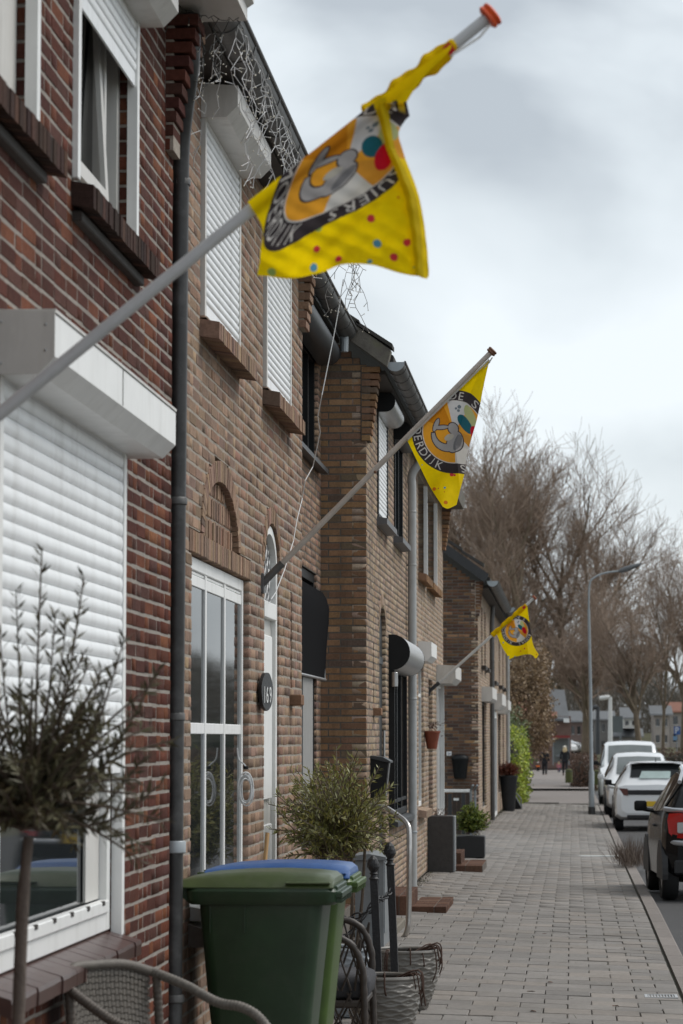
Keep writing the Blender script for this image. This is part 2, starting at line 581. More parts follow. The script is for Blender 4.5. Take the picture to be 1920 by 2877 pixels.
def R(s0, s1, z0, z1):
    return lambda z: [(s0, s1)] if z0 <= z <= z1 else []
def ARCH(c, rx, ry, zs):
    def fn(z):
        if z < zs or z > zs + ry:
            return []
        w = rx * math.sqrt(max(0.0, 1 - ((z - zs) / ry) ** 2))
        return [(c - w, c + w)]
    return fn
def arch_bricks(house, X, c, rx, ry, zs, zb, th, pal, seed, n, out=0.004, a0=0.0, a1=math.pi):
    """voussoirs round an arch in the facade plane x = X, each a brick of its own; c, zs in world Y and z"""
    rnd = random.Random(seed)
    for i in range(n):
        t0 = lerp(a0, a1, i / n) + 0.004; t1 = lerp(a0, a1, (i + 1) / n) - 0.010
        P = []
        for (t, k) in ((t0, 0), (t1, 0), (t1, 1), (t0, 1)):
            P.append((X + out, c + math.cos(t) * (rx + k * th), zs + math.sin(t) * (ry + k * th)))
        b = MB(); b.col = pick_col(pal, rnd)
        b.prism([(p[0] - 0.11, p[1], p[2]) for p in P], (0.11 + rnd.uniform(0, 0.004), 0, 0))
        b.build('brick', BRICK, house)
def soldier(house, X, y0, y1, z0, z1, pal, seed, w=0.053, out=0.003, m=BRICK, tilt=0.0):
    rnd = random.Random(seed)
    y = y0
    while y < y1 - 0.02:
        b = MB(); b.col = pick_col(pal, rnd)
        b.box(X - 0.1, X + out + rnd.uniform(-0.002, 0.003), y, min(y + w, y1), z0 + rnd.uniform(-0.002, 0.002), z1, 0.004)
        b.build('brick', m, house)
        y += w + 0.0105
def brick_sill(house, X, y0, y1, z, pal, seed, out=0.09, h=0.085, m=BRICK, w=0.054, drop=0.035):
    """window sill of bricks on edge, sloping outwards: part sill with each brick under it"""
    rnd = random.Random(seed)
    s = MB()
    s.prism([(X - 0.10, y0 + 0.004, z - 0.012), (X + out - 0.012, y0 + 0.004, z - drop - 0.012), (X + out - 0.012, y0 + 0.004, z - drop - h + 0.012), (X - 0.10, y0 + 0.004, z - h)], (0, y1 - y0 - 0.008, 0))
    so = s.build('sill', MORT_M, house)
    y = y0
    while y < y1 - 0.02:
        b = MB(); b.col = pick_col(pal, rnd)
        e = min(y + w, y1); j = rnd.uniform(-0.003, 0.003)
        b.prism([(X - 0.095, y, z), (X + out + j, y, z - drop), (X + out + j, y, z - drop - h), (X - 0.095, y, z - h - 0.004)], (0, e - y, 0))
        b.build('brick', m, so)
        y += w + 0.009
    return so
def corbel(house, X, y0, y1, z0, n, pal, seed, first=0.045, step=0.0085, m=BRICK):
    rnd = random.Random(seed)
    c = MB(); c.box(X - 0.05, X + 0.035, y0 + 0.008, y1 - 0.008, z0 + 0.004, z0 + n * CO)
    co = c.build('corbel', MORT_D if pal in ('side', 'pale') else MORT_M, house)
    for k in range(n):
        z = z0 + k * CO + 0.005; p = first + step * k
        ys = [(y0, y1)] if (y1 - y0) < 0.24 else [(y0, (y0 + y1) / 2 - 0.005), ((y0 + y1) / 2 + 0.005, y1)]
        for (a, b_) in ys:
            b = MB(); b.col = pick_col(pal, rnd)
            b.box(X - 0.04, X + p + rnd.uniform(-0.002, 0.002), a + rnd.uniform(-0.002, 0.002), b_, z, z + BH, 0.003)
            b.build('brick', m, co)
def window(house, X, y0, y1, z0, z1, fm=WHITE, fw=0.06, mull=(), trans=(), gm=GLASS, dep=0.06, bar=0.045, inset=0.022, name='window', glaze=True):
    """frame in the plane x = X (its outer face), panes set back behind it"""
    b = MB()
    b.box(X - dep, X, y0, y0 + fw, z0, z1, 0.004); b.box(X - dep, X, y1 - fw, y1, z0, z1, 0.004)
    b.box(X - dep, X - 0.001, y0 + fw, y1 - fw, z1 - fw, z1, 0.004); b.box(X - dep, X - 0.001, y0 + fw, y1 - fw, z0, z0 + fw, 0.004)
    ys = [y0 + fw] + [v for m_ in mull for v in (m_ - bar / 2, m_ + bar / 2)] + [y1 - fw]
    for m_ in mull:
        b.box(X - dep + 0.004, X - 0.002, m_ - bar / 2, m_ + bar / 2, z0 + fw, z1 - fw, 0.004)
    for t in trans:
        for k in range(0, len(ys), 2):
            b.box(X - dep + 0.006, X - 0.004, ys[k], ys[k + 1], t - bar / 2, t + bar / 2, 0.003)
    w = b.build(name, fm, house)
    if glaze:
        zs = [z0 + fw] + [v for t in sorted(trans) for v in (t - bar / 2, t + bar / 2)] + [z1 - fw]
        for k in range(0, len(ys), 2):
            for q in range(0, len(zs), 2):
                g = MB(); g.box(X - inset - 0.008, X - inset, ys[k] - 0.004, ys[k + 1] + 0.004, zs[q] - 0.004, zs[q + 1] + 0.004)
                g.build('pane', gm, w)
    return w
def shutter(house, X, y0, y1, z0, z1, m=SLATW, pitch=0.045, bulge=0.010, name='roller_shutter', end=0.06):
    """curtain of rounded slats, each slat of its own, with its bottom rail"""
    b = MB(); b.box(X - 0.006, X + 0.004, y0, y1, z0, z0 + end, 0.002)
    o = b.build(name, m, house)
    z = z0 + end; me = None
    while z < z1 - 0.004:
        p = min(pitch, z1 - z)
        if me is None or p < pitch - 1e-6:
            s = MB(); prof = []
            for i in range(6):
                t = i / 5
                prof.append((bulge * math.sin(math.pi * (0.08 + 0.84 * t)) ** 0.8, 0.0025 + t * (p - 0.004)))
            prof += [(-0.004, p - 0.0005), (-0.004, 0.0)]
            s.sweep(prof, 0, y1 - y0)
            q = s.build('slat', m, None, smooth=50)
            me = q.data; bpy.data.objects.remove(q)
        q = bpy.data.objects.new('slat', me); COL.objects.link(q); q.parent = o
        hx, hy, hz = world_loc(o)
        q.location = (X - hx, y0 - hy, z - hz)
        z += p
    return o
def gutter(house, X, y0, y1, z, r=0.075, m=ZINC, seam=0.55, cap=True, name='gutter'):
    """half-round gutter with a beaded front lip"""
    prof = []
    for i in range(13):
        t = math.pi + math.pi * i / 12
        prof.append((X + r * math.cos(t), z + r * math.sin(t)))
    inn = [(X + (r - 0.004) * math.cos(math.pi + math.pi * i / 12), z + 0.002 + (r - 0.004) * math.sin(math.pi + math.pi * i / 12)) for i in range(12, -1, -1)]
    b = MB(); b.sweep(prof + inn, y0, y1)
    g = b.build(name, m, house, smooth=40)
    l = MB(); l.tube([(X + r + 0.004, y0, z), (X + r + 0.004, y1, z)], 0.011, 8)
    l.build('bead', m, g, smooth=40)
    if cap:
        c = MB(); c.prism([(p[0], y0 - 0.004, p[1]) for p in prof], (0, 0.006, 0)); c.build('end_cap', ZINCL, g)
    y = y0 + 0.25
    while y < y1:
        s = MB(); s.sweep([(X + (r + 0.005) * math.cos(math.pi + math.pi * i / 12), z + (r + 0.005) * math.sin(math.pi + math.pi * i / 12)) for i in range(13)] +
                          [(X + r * math.cos(math.pi + math.pi * i / 12), z + r * math.sin(math.pi + math.pi * i / 12)) for i in range(12, -1, -1)], y, y + 0.022)
        s.build('seam', m, g)
        y += seam
    return g

# ================================================================== the setting: ground, road, pavement, kerb
GROUND = mat('earth_and_grass', (0.075, 0.072, 0.04), 0.95, 0.35, 1.5, 0.5, 20, coord='World')
ASPH = mat('asphalt', (0.050, 0.049, 0.050), 0.85, 0.22, 30, 0.5, 220, coord='World', dirt=((0.085, 0.08, 0.075), 1.6, 0.5))
SAND = mat('joint_sand', (0.045, 0.040, 0.028), 0.95, 0.3, 20, 0.4, 150, coord='World', dirt=((0.055, 0.06, 0.02), 2.5, 0.8))
TILE = mat('concrete_paver', (0, 0, 0), 0.8, 0.16, 26, 0.45, 300, attr=True, coord='World', spec=0.22, dirt=((0.12, 0.11, 0.095), 0.9, 0.6))
KERB = mat('kerb_concrete', (0, 0, 0), 0.85, 0.16, 20, 0.4, 250, attr=True, coord='World', spec=0.3)

def strip(name, x0, x1, ys, zf, m, nx=1):
    b = MB()
    v = []; f = []
    for y in ys:
        for i in range(nx + 1):
            x = lerp(x0, x1, i / nx); v.append((x, y, zf(x, y)))
    w = nx + 1
    for j in range(len(ys) - 1):
        for i in range(nx):
            f.append((j * w + i, j * w + i + 1, (j + 1) * w + i + 1, (j + 1) * w + i))
    b.add(v, f)
    return tag(b.build(name, m), kind='structure')

YB = [-40, 0, 10, 20, 28, 34, 37, 40, 44, 50, 56, 64, 72, 85, 95, 110, 125, 160, 200, 400, 1500]
strip('ground', -700, 700, YB, lambda x, y: gy(y) - 0.30, GROUND)
strip('road', 0.80, 7.4, [y for y in YB if y <= 56] + [78, 95, 108], lambda x, y: gy(y) - 0.13 + 0.01 * min(x - 0.8, 7.4 - x), ASPH, 4)
pav = strip('pavement', -2.6, 0.74, [y for y in YB if -1 < y <= 72] + [78.5], lambda x, y: gz(x, y) - 0.022, SAND, 2)
cross = mat('cross_street_brick', (0.175, 0.15, 0.135), 0.9, 0.2, 14, 0.3, 60, coord='World', dirt=((0.11, 0.10, 0.09), 0.9, 0.6))
strip('side_street', -40, 0.80, [79.4, 85, 95, 108], lambda x, y: gy(y) - 0.12, cross)
strip('far_pavement', -14, 0.80, [108, 110, 160, 200, 330], lambda x, y: gy(y) - 0.03, mat('far_pavement_paving', (0.20, 0.175, 0.16), 0.9, 0.2, 6, coord='World'))

strip('crossing_road', 7.4, 60, [79.4, 95, 108], lambda x, y: gy(y) - 0.13, ASPH)
strip('raised_verge', 4.0, 60, [112, 118, 160, 230, 262], lambda x, y: lerp(-0.62, -0.2, min(1, max(0, (y - 118) / 60))), GROUND, 2)

# pavement slabs, 30 x 30 cm in half bond; rows run across the pavement
def tile_col(rnd):
    k = rnd.uniform(0.87, 1.09)
    c = rnd.choice([(0.232, 0.215, 0.198), (0.222, 0.207, 0.192), (0.244, 0.220, 0.197), (0.204, 0.191, 0.178)])
    return (c[0] * k, c[1] * k, c[2] * k)
rnd = random.Random(5)
PT = 0.303
tiles = []
y = 11.0 - 27 * PT; row = 1
while y < 78.2:
    off = (PT / 2 if row % 2 else 0.0) + rnd.uniform(-0.006, 0.006)
    x = 0.715 + off - PT
    x1 = 0.715
    while x1 > -1.82:
        x0 = max(x1 - (PT if x1 < 0.71 or row % 2 == 0 else PT / 2), -1.84)
        # the recessed house fronts leave room for more slabs
        tiles.append((x0, x1 - 0.0065, y, y + 0.2965))
        x1 = x0
    y += PT; row += 1
def tile_verts(x0, x1, y0, y1, rnd):
    v = []; c = 0.004
    dz = rnd.uniform(-0.003, 0.003) + 0.006 * math.sin(x0 * 1.7 + y0 * 0.5); tx = rnd.uniform(-0.005, 0.005); ty = rnd.uniform(-0.006, 0.006)
    j = 0.0022
    for (z, ins) in ((-0.05, 0), (-c, 0), (0, c)):
        for (x, y) in ((x0 + ins, y0 + ins), (x1 - ins, y0 + ins), (x1 - ins, y1 - ins), (x0 + ins, y1 - ins)):
            v.append((x + rnd.uniform(-j, j), y + rnd.uniform(-j, j), gz(x, y) + z + dz + tx * (x - x0) + ty * (y - y0)))
    return v
TF = [(8, 9, 10, 11)] + [(k * 4 + i, k * 4 + (i + 1) % 4, (k + 1) * 4 + (i + 1) % 4, (k + 1) * 4 + i) for k in range(2) for i in range(4)]
vis = []
for i, (x0, x1, y0, y1) in enumerate(tiles):
    p = proj(((x0 + x1) / 2, (y0 + y1) / 2, gz(x0, y0)))
    hidden = p[0] < 1080 - max(0, (2877 - p[1])) * 0.1
    vis.append((-(y0 if -5 < p[0] < 1925 and p[1] < 2885 and not hidden else 1e3), i))
vis.sort(reverse=True)
pick = set(i for (v, i) in vis[:300])
rv, rf, rc = [], [], []
for i, t in enumerate(tiles):
    v = tile_verts(*t, rnd); c = tile_col(rnd)
    if i in pick:
        b = MB(); b.col = c; b.add(v, TF); b.build('slab', TILE, pav)
    else:
        base = len(rv); rv += v; rc += [c] * 12; rf += [tuple(base + q for q in f) for f in TF]
o = np_mesh('slab_rows', rv, rf, TILE, pav, rc); o['kind'] = 'stuff'

# kerb of concrete stones
kb = strip('kerb', 0.735, 0.865, [y for y in YB if 0 <= y <= 72] + [78.5], lambda x, y: gz(0.8, y) - 0.06, SAND)
y = 2.0
while y < 78:
    b = MB(); k = rnd.uniform(0.88, 1.1); b.col = (0.205 * k, 0.182 * k, 0.166 * k)
    z = gz(0.75, y); z2 = gz(0.75, y + 0.99)
    b.prism([(0.733, y + 0.005, z - 0.25), (0.868, y + 0.005, z - 0.25), (0.868, y + 0.005, z - 0.012), (0.850, y + 0.005, z + 0.004), (0.733, y + 0.005, z + 0.004)], (0, 0.988, z2 - z))
    b.build('kerb_stone', KERB, kb)
    y += 1.0
# the kerb that closes the pavement at the side street
kc = strip('side_street_kerb', -2.4, 0.87, [78.55, 78.85], lambda x, y: gz(x, y) - 0.05, SAND)
x = -2.4
while x < 0.8:
    b = MB(); k = rnd.uniform(0.85, 1.05); b.col = (0.17 * k, 0.155 * k, 0.14 * k)
    b.box(x, min(x + 0.99, 0.87), 78.5, 78.9, gz(x, 78.5) - 0.25, gz(x, 78.5) + 0.01, 0.01)
    b.build('kerb_stone', KERB, kc); x += 1.0
# pale channel stones across the pavement
ch = MB(); ch.col = (0.40, 0.41, 0.40)
ch.box(0.0, 0.70, 41.6, 41.9, gz(0.3, 41.7) - 0.1, gz(0.3, 41.7) + 0.012, 0.004)
tag(ch.build('drain_channel', KERB), 'pale drainage channel stone laid across the pavement', 'drain channel')
# small cast drain cover among the slabs
dc = thing('drain_cover', 'small square cast metal drain cover set in the pavement slabs by the kerb', 'drain cover', onG(1858, 2800))
x, y, z = dc.location
for nm, m_, args in (('frame', ALU, None), ('grate', DKWOOD, None)):
    b = MB()
    if nm == 'frame':
        b.box(x - 0.11, x + 0.11, y - 0.11, y - 0.09, z - 0.03, z + 0.006); b.box(x - 0.11, x + 0.11, y + 0.09, y + 0.11, z - 0.03, z + 0.006)
        b.box(x - 0.11, x - 0.09, y - 0.09, y + 0.09, z - 0.03, z + 0.006); b.box(x + 0.09, x + 0.11, y - 0.09, y + 0.09, z - 0.03, z + 0.006)
    else:
        for i in range(9):
            b.box(x - 0.085 + i * 0.02, x - 0.077 + i * 0.02, y - 0.09, y + 0.09, z - 0.02, z + 0.004)
    b.build(nm, m_ if nm == 'frame' else ALU, dc)

# ================================================================== the houses
def roof(house, ex, ez, y0, y1, run=4.2, pitch=36, over=0.0, th=0.12, lip=True):
    """slope rising away from the street with rows of tile noses at the eaves"""
    t = math.tan(math.radians(pitch)); b = MB()
    b.prism([(ex, y0, ez), (ex - run, y0, ez + run * t), (ex - run, y0, ez + run * t - th), (ex, y0, ez - th * 0.8)], (0, y1 - y0, 0))
    rf = b.build('roof', ROOF, house)
    y = y0
    while lip and y < y1 - 0.1:
        for k in range(2):
            b = MB(); xx = ex + 0.02 - k * 0.28; zz = ez + 0.012 - k * -0.28 * t * 1.0
            prof = []
            for i in range(7):
                u = i / 6
                prof.append((y + u * 0.245, 0.028 * math.sin(math.pi * u)))
            pts = [(xx, p[0], zz + p[1]) for p in prof] + [(xx, y + 0.245, zz - 0.014), (xx, y, zz - 0.014)]
            b.prism(pts, (-0.30, 0, 0.30 * t))
            b.build('roof_tile', ROOF, rf)
        y += 0.25
    return rf
def shutter_box(house, X, y0, y1, z0, z1, out, m=CREAM, bevel=0.05, name='shutter_box'):
    b = MB()
    b.prism([(X, y0, z1), (X + out, y0, z1 - 0.012), (X + out, y0, z0 + bevel), (X + out - bevel, y0, z0), (X, y0, z0)], (0, y1 - y0, 0))
    o = b.build(name, m, house)
    return o
def round_box(house, X, y0, y1, z0, z1, out, m=ALU, name='awning_cassette'):
    r = (z1 - z0) / 2; c = X + out - r
    prof = [(X, z1)] + [(c + r * math.sin(math.pi * i / 12), (z0 + z1) / 2 + r * math.cos(math.pi * i / 12)) for i in range(13)] + [(X, z0)]
    b = MB(); b.sweep(prof, y0, y1)
    o = b.build(name, m, house, smooth=35)
    for y in (y0 - 0.012, y1):
        e_ = MB(); e_.prism([(p[0] + (0.003 if p[0] > X else 0), y, p[1]) for p in prof], (0, 0.012, 0)); e_.build('end_cap', BLACK, o)
    return o
def guides(house, X, y0, y1, z0, z1, w=0.055, out=0.03, m=WHITE):
    out = min(out, 0.022)
    for y in (y0 - w, y1):
        b = MB(); b.box(X - 0.02, X + out, y, y + w, z0, z1, 0.004)
        b.build('guide_rail', m, house)
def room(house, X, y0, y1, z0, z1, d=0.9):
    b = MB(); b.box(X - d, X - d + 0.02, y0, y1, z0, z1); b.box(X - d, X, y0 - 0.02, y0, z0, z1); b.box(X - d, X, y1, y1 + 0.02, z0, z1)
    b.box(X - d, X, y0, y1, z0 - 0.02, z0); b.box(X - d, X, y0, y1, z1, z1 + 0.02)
    return b.build('room_behind', BLACKM, house)  # black walls: the darkness of the unlit interior is put into the colour
FAC = ((0, 1), (1, 0))

# ------------------------------------------------------------------ house 1: dark red brick
X1 = -1.79
h1 = thing('brick_house', 'dark red brick house with white roller shutters and a tiled brown window sill', 'house', (X1, 9.0, 0))
Y0 = 4.0
ops = [R(8.27 - Y0, 10.60 - Y0, 0.86, 2.99), R(9.56 - Y0, 10.87 - Y0, 3.66, 4.93), R(7.35 - Y0, 8.79 - Y0, 3.66, 4.93)]
wall(h1, (X1, Y0, 0), (0, 1), (1, 0), 12.0 - Y0, 5.0, ops, 'red', MORT_L, BRICK_RED, 11, name='wall')
b = MB(); b.box(X1 - 0.25, X1 - 0.13, 11.985, 12.10, 0, 5.0); b.build('party_wall', MORT_D, h1)
# ground floor window with half-lowered shutter
w = window(h1, X1 - 0.022, 8.29, 10.57, 0.925, 2.79, WHITE, 0.075, (), (), GLASS, 0.07, inset=0.045)
b = MB(); b.box(X1 - 0.05, X1 - 0.012, 8.37, 10.50, 0.997, 1.045, 0.004); b.build('bottom_rail', WHITE, w)
b = MB()
for i in range(6):
    b.box(X1 - 0.02, X1 - 0.0095, 8.7 + i * 0.33, 8.75 + i * 0.33, 1.030, 1.046)
b.build('drain_slots', DKWOOD, w)
b = MB(); b.box(X1 - 0.062, X1 - 0.052, 10.2, 10.49, 1.05, 2.7); b.build('curtain_edge', CREAM, w)
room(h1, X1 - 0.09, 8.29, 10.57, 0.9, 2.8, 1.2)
guides(h1, X1, 8.30, 10.59, 0.90, 2.82, 0.06, 0.045)
shutter(h1, X1 + 0.010, 8.30, 10.59, 1.535, 2.83, SLATW, 0.0545, 0.0085)
sb = MB()
sb.prism([(X1, 8.21, 3.0), (X1 + 0.195, 8.21, 2.985), (X1 + 0.195, 8.21, 2.853), (X1 + 0.143, 8.21, 2.80), (X1 - 0.0, 8.21, 2.80)], (0, 2.59, 0))
sbo = sb.build('shutter_box', WHITE, h1)
b = MB(); b.box(X1 + 0.005, X1 + 0.199, 8.21, 10.80, 2.990, 3.000); b.build('cover_strip', CREAM, sbo)
b = MB(); b.prism([(X1 + 0.004, 8.203, 3.002), (X1 + 0.199, 8.203, 2.988), (X1 + 0.199, 8.203, 2.850), (X1 + 0.145, 8.203, 2.796), (X1 + 0.004, 8.203, 2.796)], (0, 0.006, 0)); b.build('end_cap', CREAM, sbo)
for (dx_, z_) in ((0.17, 2.95), (0.17, 2.87), (0.03, 2.96), (0.03, 2.83)):
    b = MB(); b.sphere((X1 + dx_, 8.203, z_), 0.005, 8, 6); b.build('screw', ALU, sbo)
b = MB(); b.box(X1 + 0.1955, X1 + 0.1975, 9.50, 9.503, 2.856, 2.984); b.build('seam', DKWOOD, sbo)
# sill of brown glazed tiles
GLAZE = mat('brown_glazed_tile', (0.072, 0.036, 0.030), 0.28, 0.25, 18, 0.1, 90, coord='World', spec=0.6)
b = MB(); b.prism([(X1 - 0.05, 8.16, 0.905), (X1 + 0.082, 8.16, 0.865), (X1 + 0.082, 8.16, 0.835), (X1 - 0.05, 8.16, 0.85)], (0, 2.455, 0)); so = b.build('sill', DKWOOD, h1)
n = 18
for i in range(n):
    y = 8.155 + i * 2.465 / n
    b = MB(); j = 0.003 * math.sin(i * 2.3)
    b.prism([(X1 - 0.05, y, 0.925), (X1 + 0.092 + j, y, 0.882), (X1 + 0.096 + j, y, 0.868), (X1 + 0.094 + j, y, 0.826), (X1 + 0.078, y, 0.828), (X1 - 0.05, y, 0.90)], (0, 2.465 / n - 0.006, 0))
    b.build('sill_tile', GLAZE, so)
# upper windows
for (a, c, lowered) in ((9.56, 10.87, True), (7.35, 8.79, False)):
    if lowered:
        w = window(h1, X1 - 0.055, a, c, 3.70, 4.93, CREAM, 0.07, (a + 0.98,), (), GLASSD, 0.07, inset=0.05)
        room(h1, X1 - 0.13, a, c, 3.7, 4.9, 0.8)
        shutter(h1, X1 + 0.008, a + 0.02, c - 0.02, 4.345, 4.66, SLATW, 0.045, 0.009)
        # top-hung sash tilted outwards at the foot
        s = MB()
        for (q0, q1, z0_, z1_) in ((0.09, 0.15, 3.77, 4.55), (0.87, 0.93, 3.77, 4.55), (0.15, 0.87, 3.77, 3.83)):
            s.prism([(X1 - 0.05 - 0.06 * (z0_ - 3.77), a + q0, z0_), (X1 - 0.05 - 0.06 * (z0_ - 3.77), a + q1, z0_), (X1 - 0.05 - 0.06 * (z1_ - 3.77), a + q1, z1_), (X1 - 0.05 - 0.06 * (z1_ - 3.77), a + q0, z1_)], (0.02, 0, 0))
        s.build('sash', CREAM, w)
    else:
        w = window(h1, X1 - 0.05, a, c - 0.02, 3.72, 4.93, CREAM, 0.33, (), (), GLASSD, 0.06, inset=0.05)
    guides(h1, X1, a + 0.02, c - 0.02, 3.69, 4.72, 0.055, 0.042)
    shutter_box(h1, X1, a - 0.06, c + 0.08, 4.62, 4.90, 0.175, CREAM, 0.06)
    brick_sill(h1, X1, a - 0.05, c + 0.22, 3.695, 'soot', 31 if lowered else 32, 0.085, 0.085, BRICK_RED)
    b = MB(); b.box(X1 - 0.02, X1 + 0.035, a - 0.02, c + 0.10, 3.535, 3.575, 0.005); b.col = None; b.build('sill_band', DKWOOD, h1)
corbel(h1, X1, 11.76, 11.98, 4.28, 10, 'red', 41, 0.02, 0.014, BRICK_RED)
# boxed white eaves gutter, moulded
b = MB()
b.prism([(X1 - 0.1, 4.0, 4.94), (X1 + 0.33, 4.0, 4.94), (X1 + 0.33, 4.0, 5.0), (X1 + 0.36, 4.0, 5.02), (X1 + 0.36, 4.0, 5.09), (X1 + 0.40, 4.0, 5.12), (X1 + 0.40, 4.0, 5.18), (X1 - 0.1, 4.0, 5.18)], (0, 8.06, 0))
b.build('eaves_gutter', CREAM, h1)
roof(h1, X1 + 0.30, 5.24, 4.0, 12.06, lip=False)
# rainwater pipe in the corner with its collars
dp = MB()
dp.tube(smooth_path([(-1.70, 11.93, 4.95), (-1.70, 11.93, 4.72), (-1.755, 12.03, 4.40), (-1.765, 12.055, 4.1), (-1.768, 12.06, 3.6), (-1.775, 12.06, 2.0), (-1.78, 12.06, 0.02)], 5), 0.040, 12)
dpo = dp.build('rainwater_pipe', mat('dark_zinc_pipe', (0.045, 0.044, 0.044), 0.42, 0.25, 9, metal=0.35, coord='World', dirt=((0.2, 0.2, 0.2), 7, 0.35)), h1, smooth=40)
for z, r in ((4.18, 0.047), (2.72, 0.049), (1.75, 0.043), (1.16, 0.05), (0.5, 0.046)):
    b = MB(); b.lathe((-1.775 if z < 4 else -1.765, 12.06, z), [(r - 0.004, 0), (r, 0.004), (r, 0.05 if z == 1.16 else 0.03), (r - 0.004, 0.055 if z == 1.16 else 0.035)], 14); b.build('pipe_collar', ZINCL if z in (1.16,) else ZINC, dpo, smooth=40)

# ------------------------------------------------------------------ house 2: tan brick with relieving arch, white window and door
X2 = -1.83
h2 = thing('brick_house', 'tan brick house with white ground floor window under a blind brick arch', 'house', (X2, 15.0, 0))
A, B_ = 12.08, 18.30
AC, ARX, ARY, AZ = 14.06, 0.70, 0.32, 2.685            # blind arch
DC, DRX, DRY, DZ = 16.455, 0.415, 0.26, 2.72           # door arch
ops = [R(12.94 - A, 15.28 - A, 0.80, 2.685), R(12.85 - A, 15.36 - A, 2.56, 2.685), ARCH(AC - A, ARX + 0.115, ARY + 0.115, AZ),
       R(16.04 - A, 16.87 - A, 0.16, DZ), ARCH(DC - A, DRX + 0.105, DRY + 0.105, DZ),
       R(13.20 - A, 14.70 - A, 3.70, 4.93), R(15.94 - A, 17.42 - A, 3.70, 4.93), R(17.55 - A, 17.655 - A, 1.97, 2.60)]
wall(h2, (X2, A, 0), (0, 1), (1, 0), B_ - A, 5.06, ops, 'tan', MORT_M, BRICK, 21)
soldier(h2, X2, 12.86, 15.35, 2.570, 2.680, 'tan', 3)
arch_bricks(h2, X2, AC, ARX, ARY, AZ + 0.004, 0, 0.11, 'tan', 4, 34)
arch_bricks(h2, X2, DC, DRX, DRY, DZ + 0.004, 0, 0.10, 'tan', 5, 20)
b = MB(); b.prism([(X2 - 0.044, AC + (ARX + 0.1) * math.cos(math.pi * i / 24), AZ - 0.01 + (ARY + 0.1) * math.sin(math.pi * i / 24)) for i in range(25)], (0.008, 0, 0)); ty = b.build('arch_panel', MORT_M, h2)
rr = random.Random(8)
y = AC - ARX
while y < AC + ARX - 0.02:                              # herringbone fill of the blind arch, bricks on edge
    zt = AZ + ARY * math.sqrt(max(0, 1 - ((y + 0.025 - AC) / ARX) ** 2))
    z = AZ + 0.002
    while z < zt - 0.03:
        b = MB(); b.col = pick_col('tan', rr)
        z1 = min(z + 0.11, zt)
        b.prism([(X2 - 0.072, y + 0.004, z), (X2 - 0.072, y + 0.044, z + 0.014), (X2 - 0.072, y + 0.050, z1), (X2 - 0.072, y + 0.008, z1 - 0.01)], (0.040 + rr.uniform(0, 0.008), 0, 0))
        b.build('brick', BRICK, ty)
        z += 0.118
    y += 0.056
# ground floor window
w = window(h2, X2 - 0.030, 12.95, 15.25, 0.90, 2.565, WHITE, 0.065, (13.70, 14.46), (1.72, 2.45), GLASS, 0.075, 0.055, 0.012)
for (a, c) in ((13.015, 13.67), (13.73, 14.43), (14.49, 15.185)):
    b = MB(); b.box(X2 - 0.058, X2 - 0.048, a, c, 2.475, 2.50); b.build('vent_panel', WHITE, w)
    b = MB(); b.box(X2 - 0.062, X2 - 0.040, a, c, 2.482, 2.498, 0.003); b.build('bead', WHITE, w)
b = MB(); b.prism([(X2 - 0.09, 12.94, 0.885), (X2 + 0.05, 12.94, 0.86), (X2 + 0.05, 12.94, 0.80), (X2 - 0.09, 12.94, 0.80)], (0, 2.34, 0)); b.build('sill', WHITE, h2)
b = MB(); b.prism([(X2 - 0.03, 12.88, 0.80), (X2 + 0.09, 12.88, 0.76), (X2 + 0.09, 12.88, 0.68), (X2 - 0.03, 12.88, 0.68)], (0, 2.46, 0)); b.build('stone_ledge', mat('pink_grey_stone', (0.30, 0.255, 0.235), 0.7, 0.15, 40, coord='World'), h2)
# door with arched fanlight
fr = MB()
Xd = X2 - 0.012
fr.box(Xd - 0.06, Xd, 16.05, 16.13, 0.16, 2.72, 0.004); fr.box(Xd - 0.06, Xd, 16.78, 16.86, 0.16, 2.72, 0.004); fr.box(Xd - 0.06, Xd + 0.006, 16.13, 16.78, 2.40, 2.50, 0.004)
for i in range(14):
    t0, t1 = math.pi * i / 14, math.pi * (i + 1) / 14
    fr.prism([(Xd - 0.06, DC + k * math.cos(t), DZ + kz * math.sin(t)) for (t, k, kz) in ((t0, 0.405, 0.25), (t1, 0.405, 0.25), (t1, 0.35, 0.20), (t0, 0.35, 0.20))], (0.06, 0, 0))
do = fr.build('door', WHITE, h2)
b = MB(); b.box(Xd - 0.045, Xd - 0.03, 16.13, 16.78, 0.18, 2.40); b.build('door_leaf', mat('pale_grey_door', (0.52, 0.51, 0.48), 0.4, 0.05, 5, coord='World'), do)
b = MB(); b.box(Xd - 0.03, Xd - 0.012, 16.22, 16.69, 0.42, 1.15, 0.006); b.box(Xd - 0.03, Xd - 0.012, 16.22, 16.69, 1.3, 2.3, 0.006); b.build('door_panel', WHITE, do)
b = MB(); b.prism([(Xd - 0.05, 16.11, 2.49), (Xd - 0.05, 16.80, 2.49)] + [(Xd - 0.05, DC + 0.35 * math.cos(math.pi * i / 12), DZ + 0.19 * math.sin(math.pi * i / 12)) for i in range(13)], (0.01, 0, 0)); fl = b.build('fanlight', mat('smoked_fanlight', (0.008, 0.008, 0.011), 0.9, 0.2, 9, coord='World', spec=0.04), do)
rr = random.Random(77)
IRON = mat('pale_lead_tracery', (0.42, 0.42, 0.42), 0.4, 0.2, 20, coord='World')
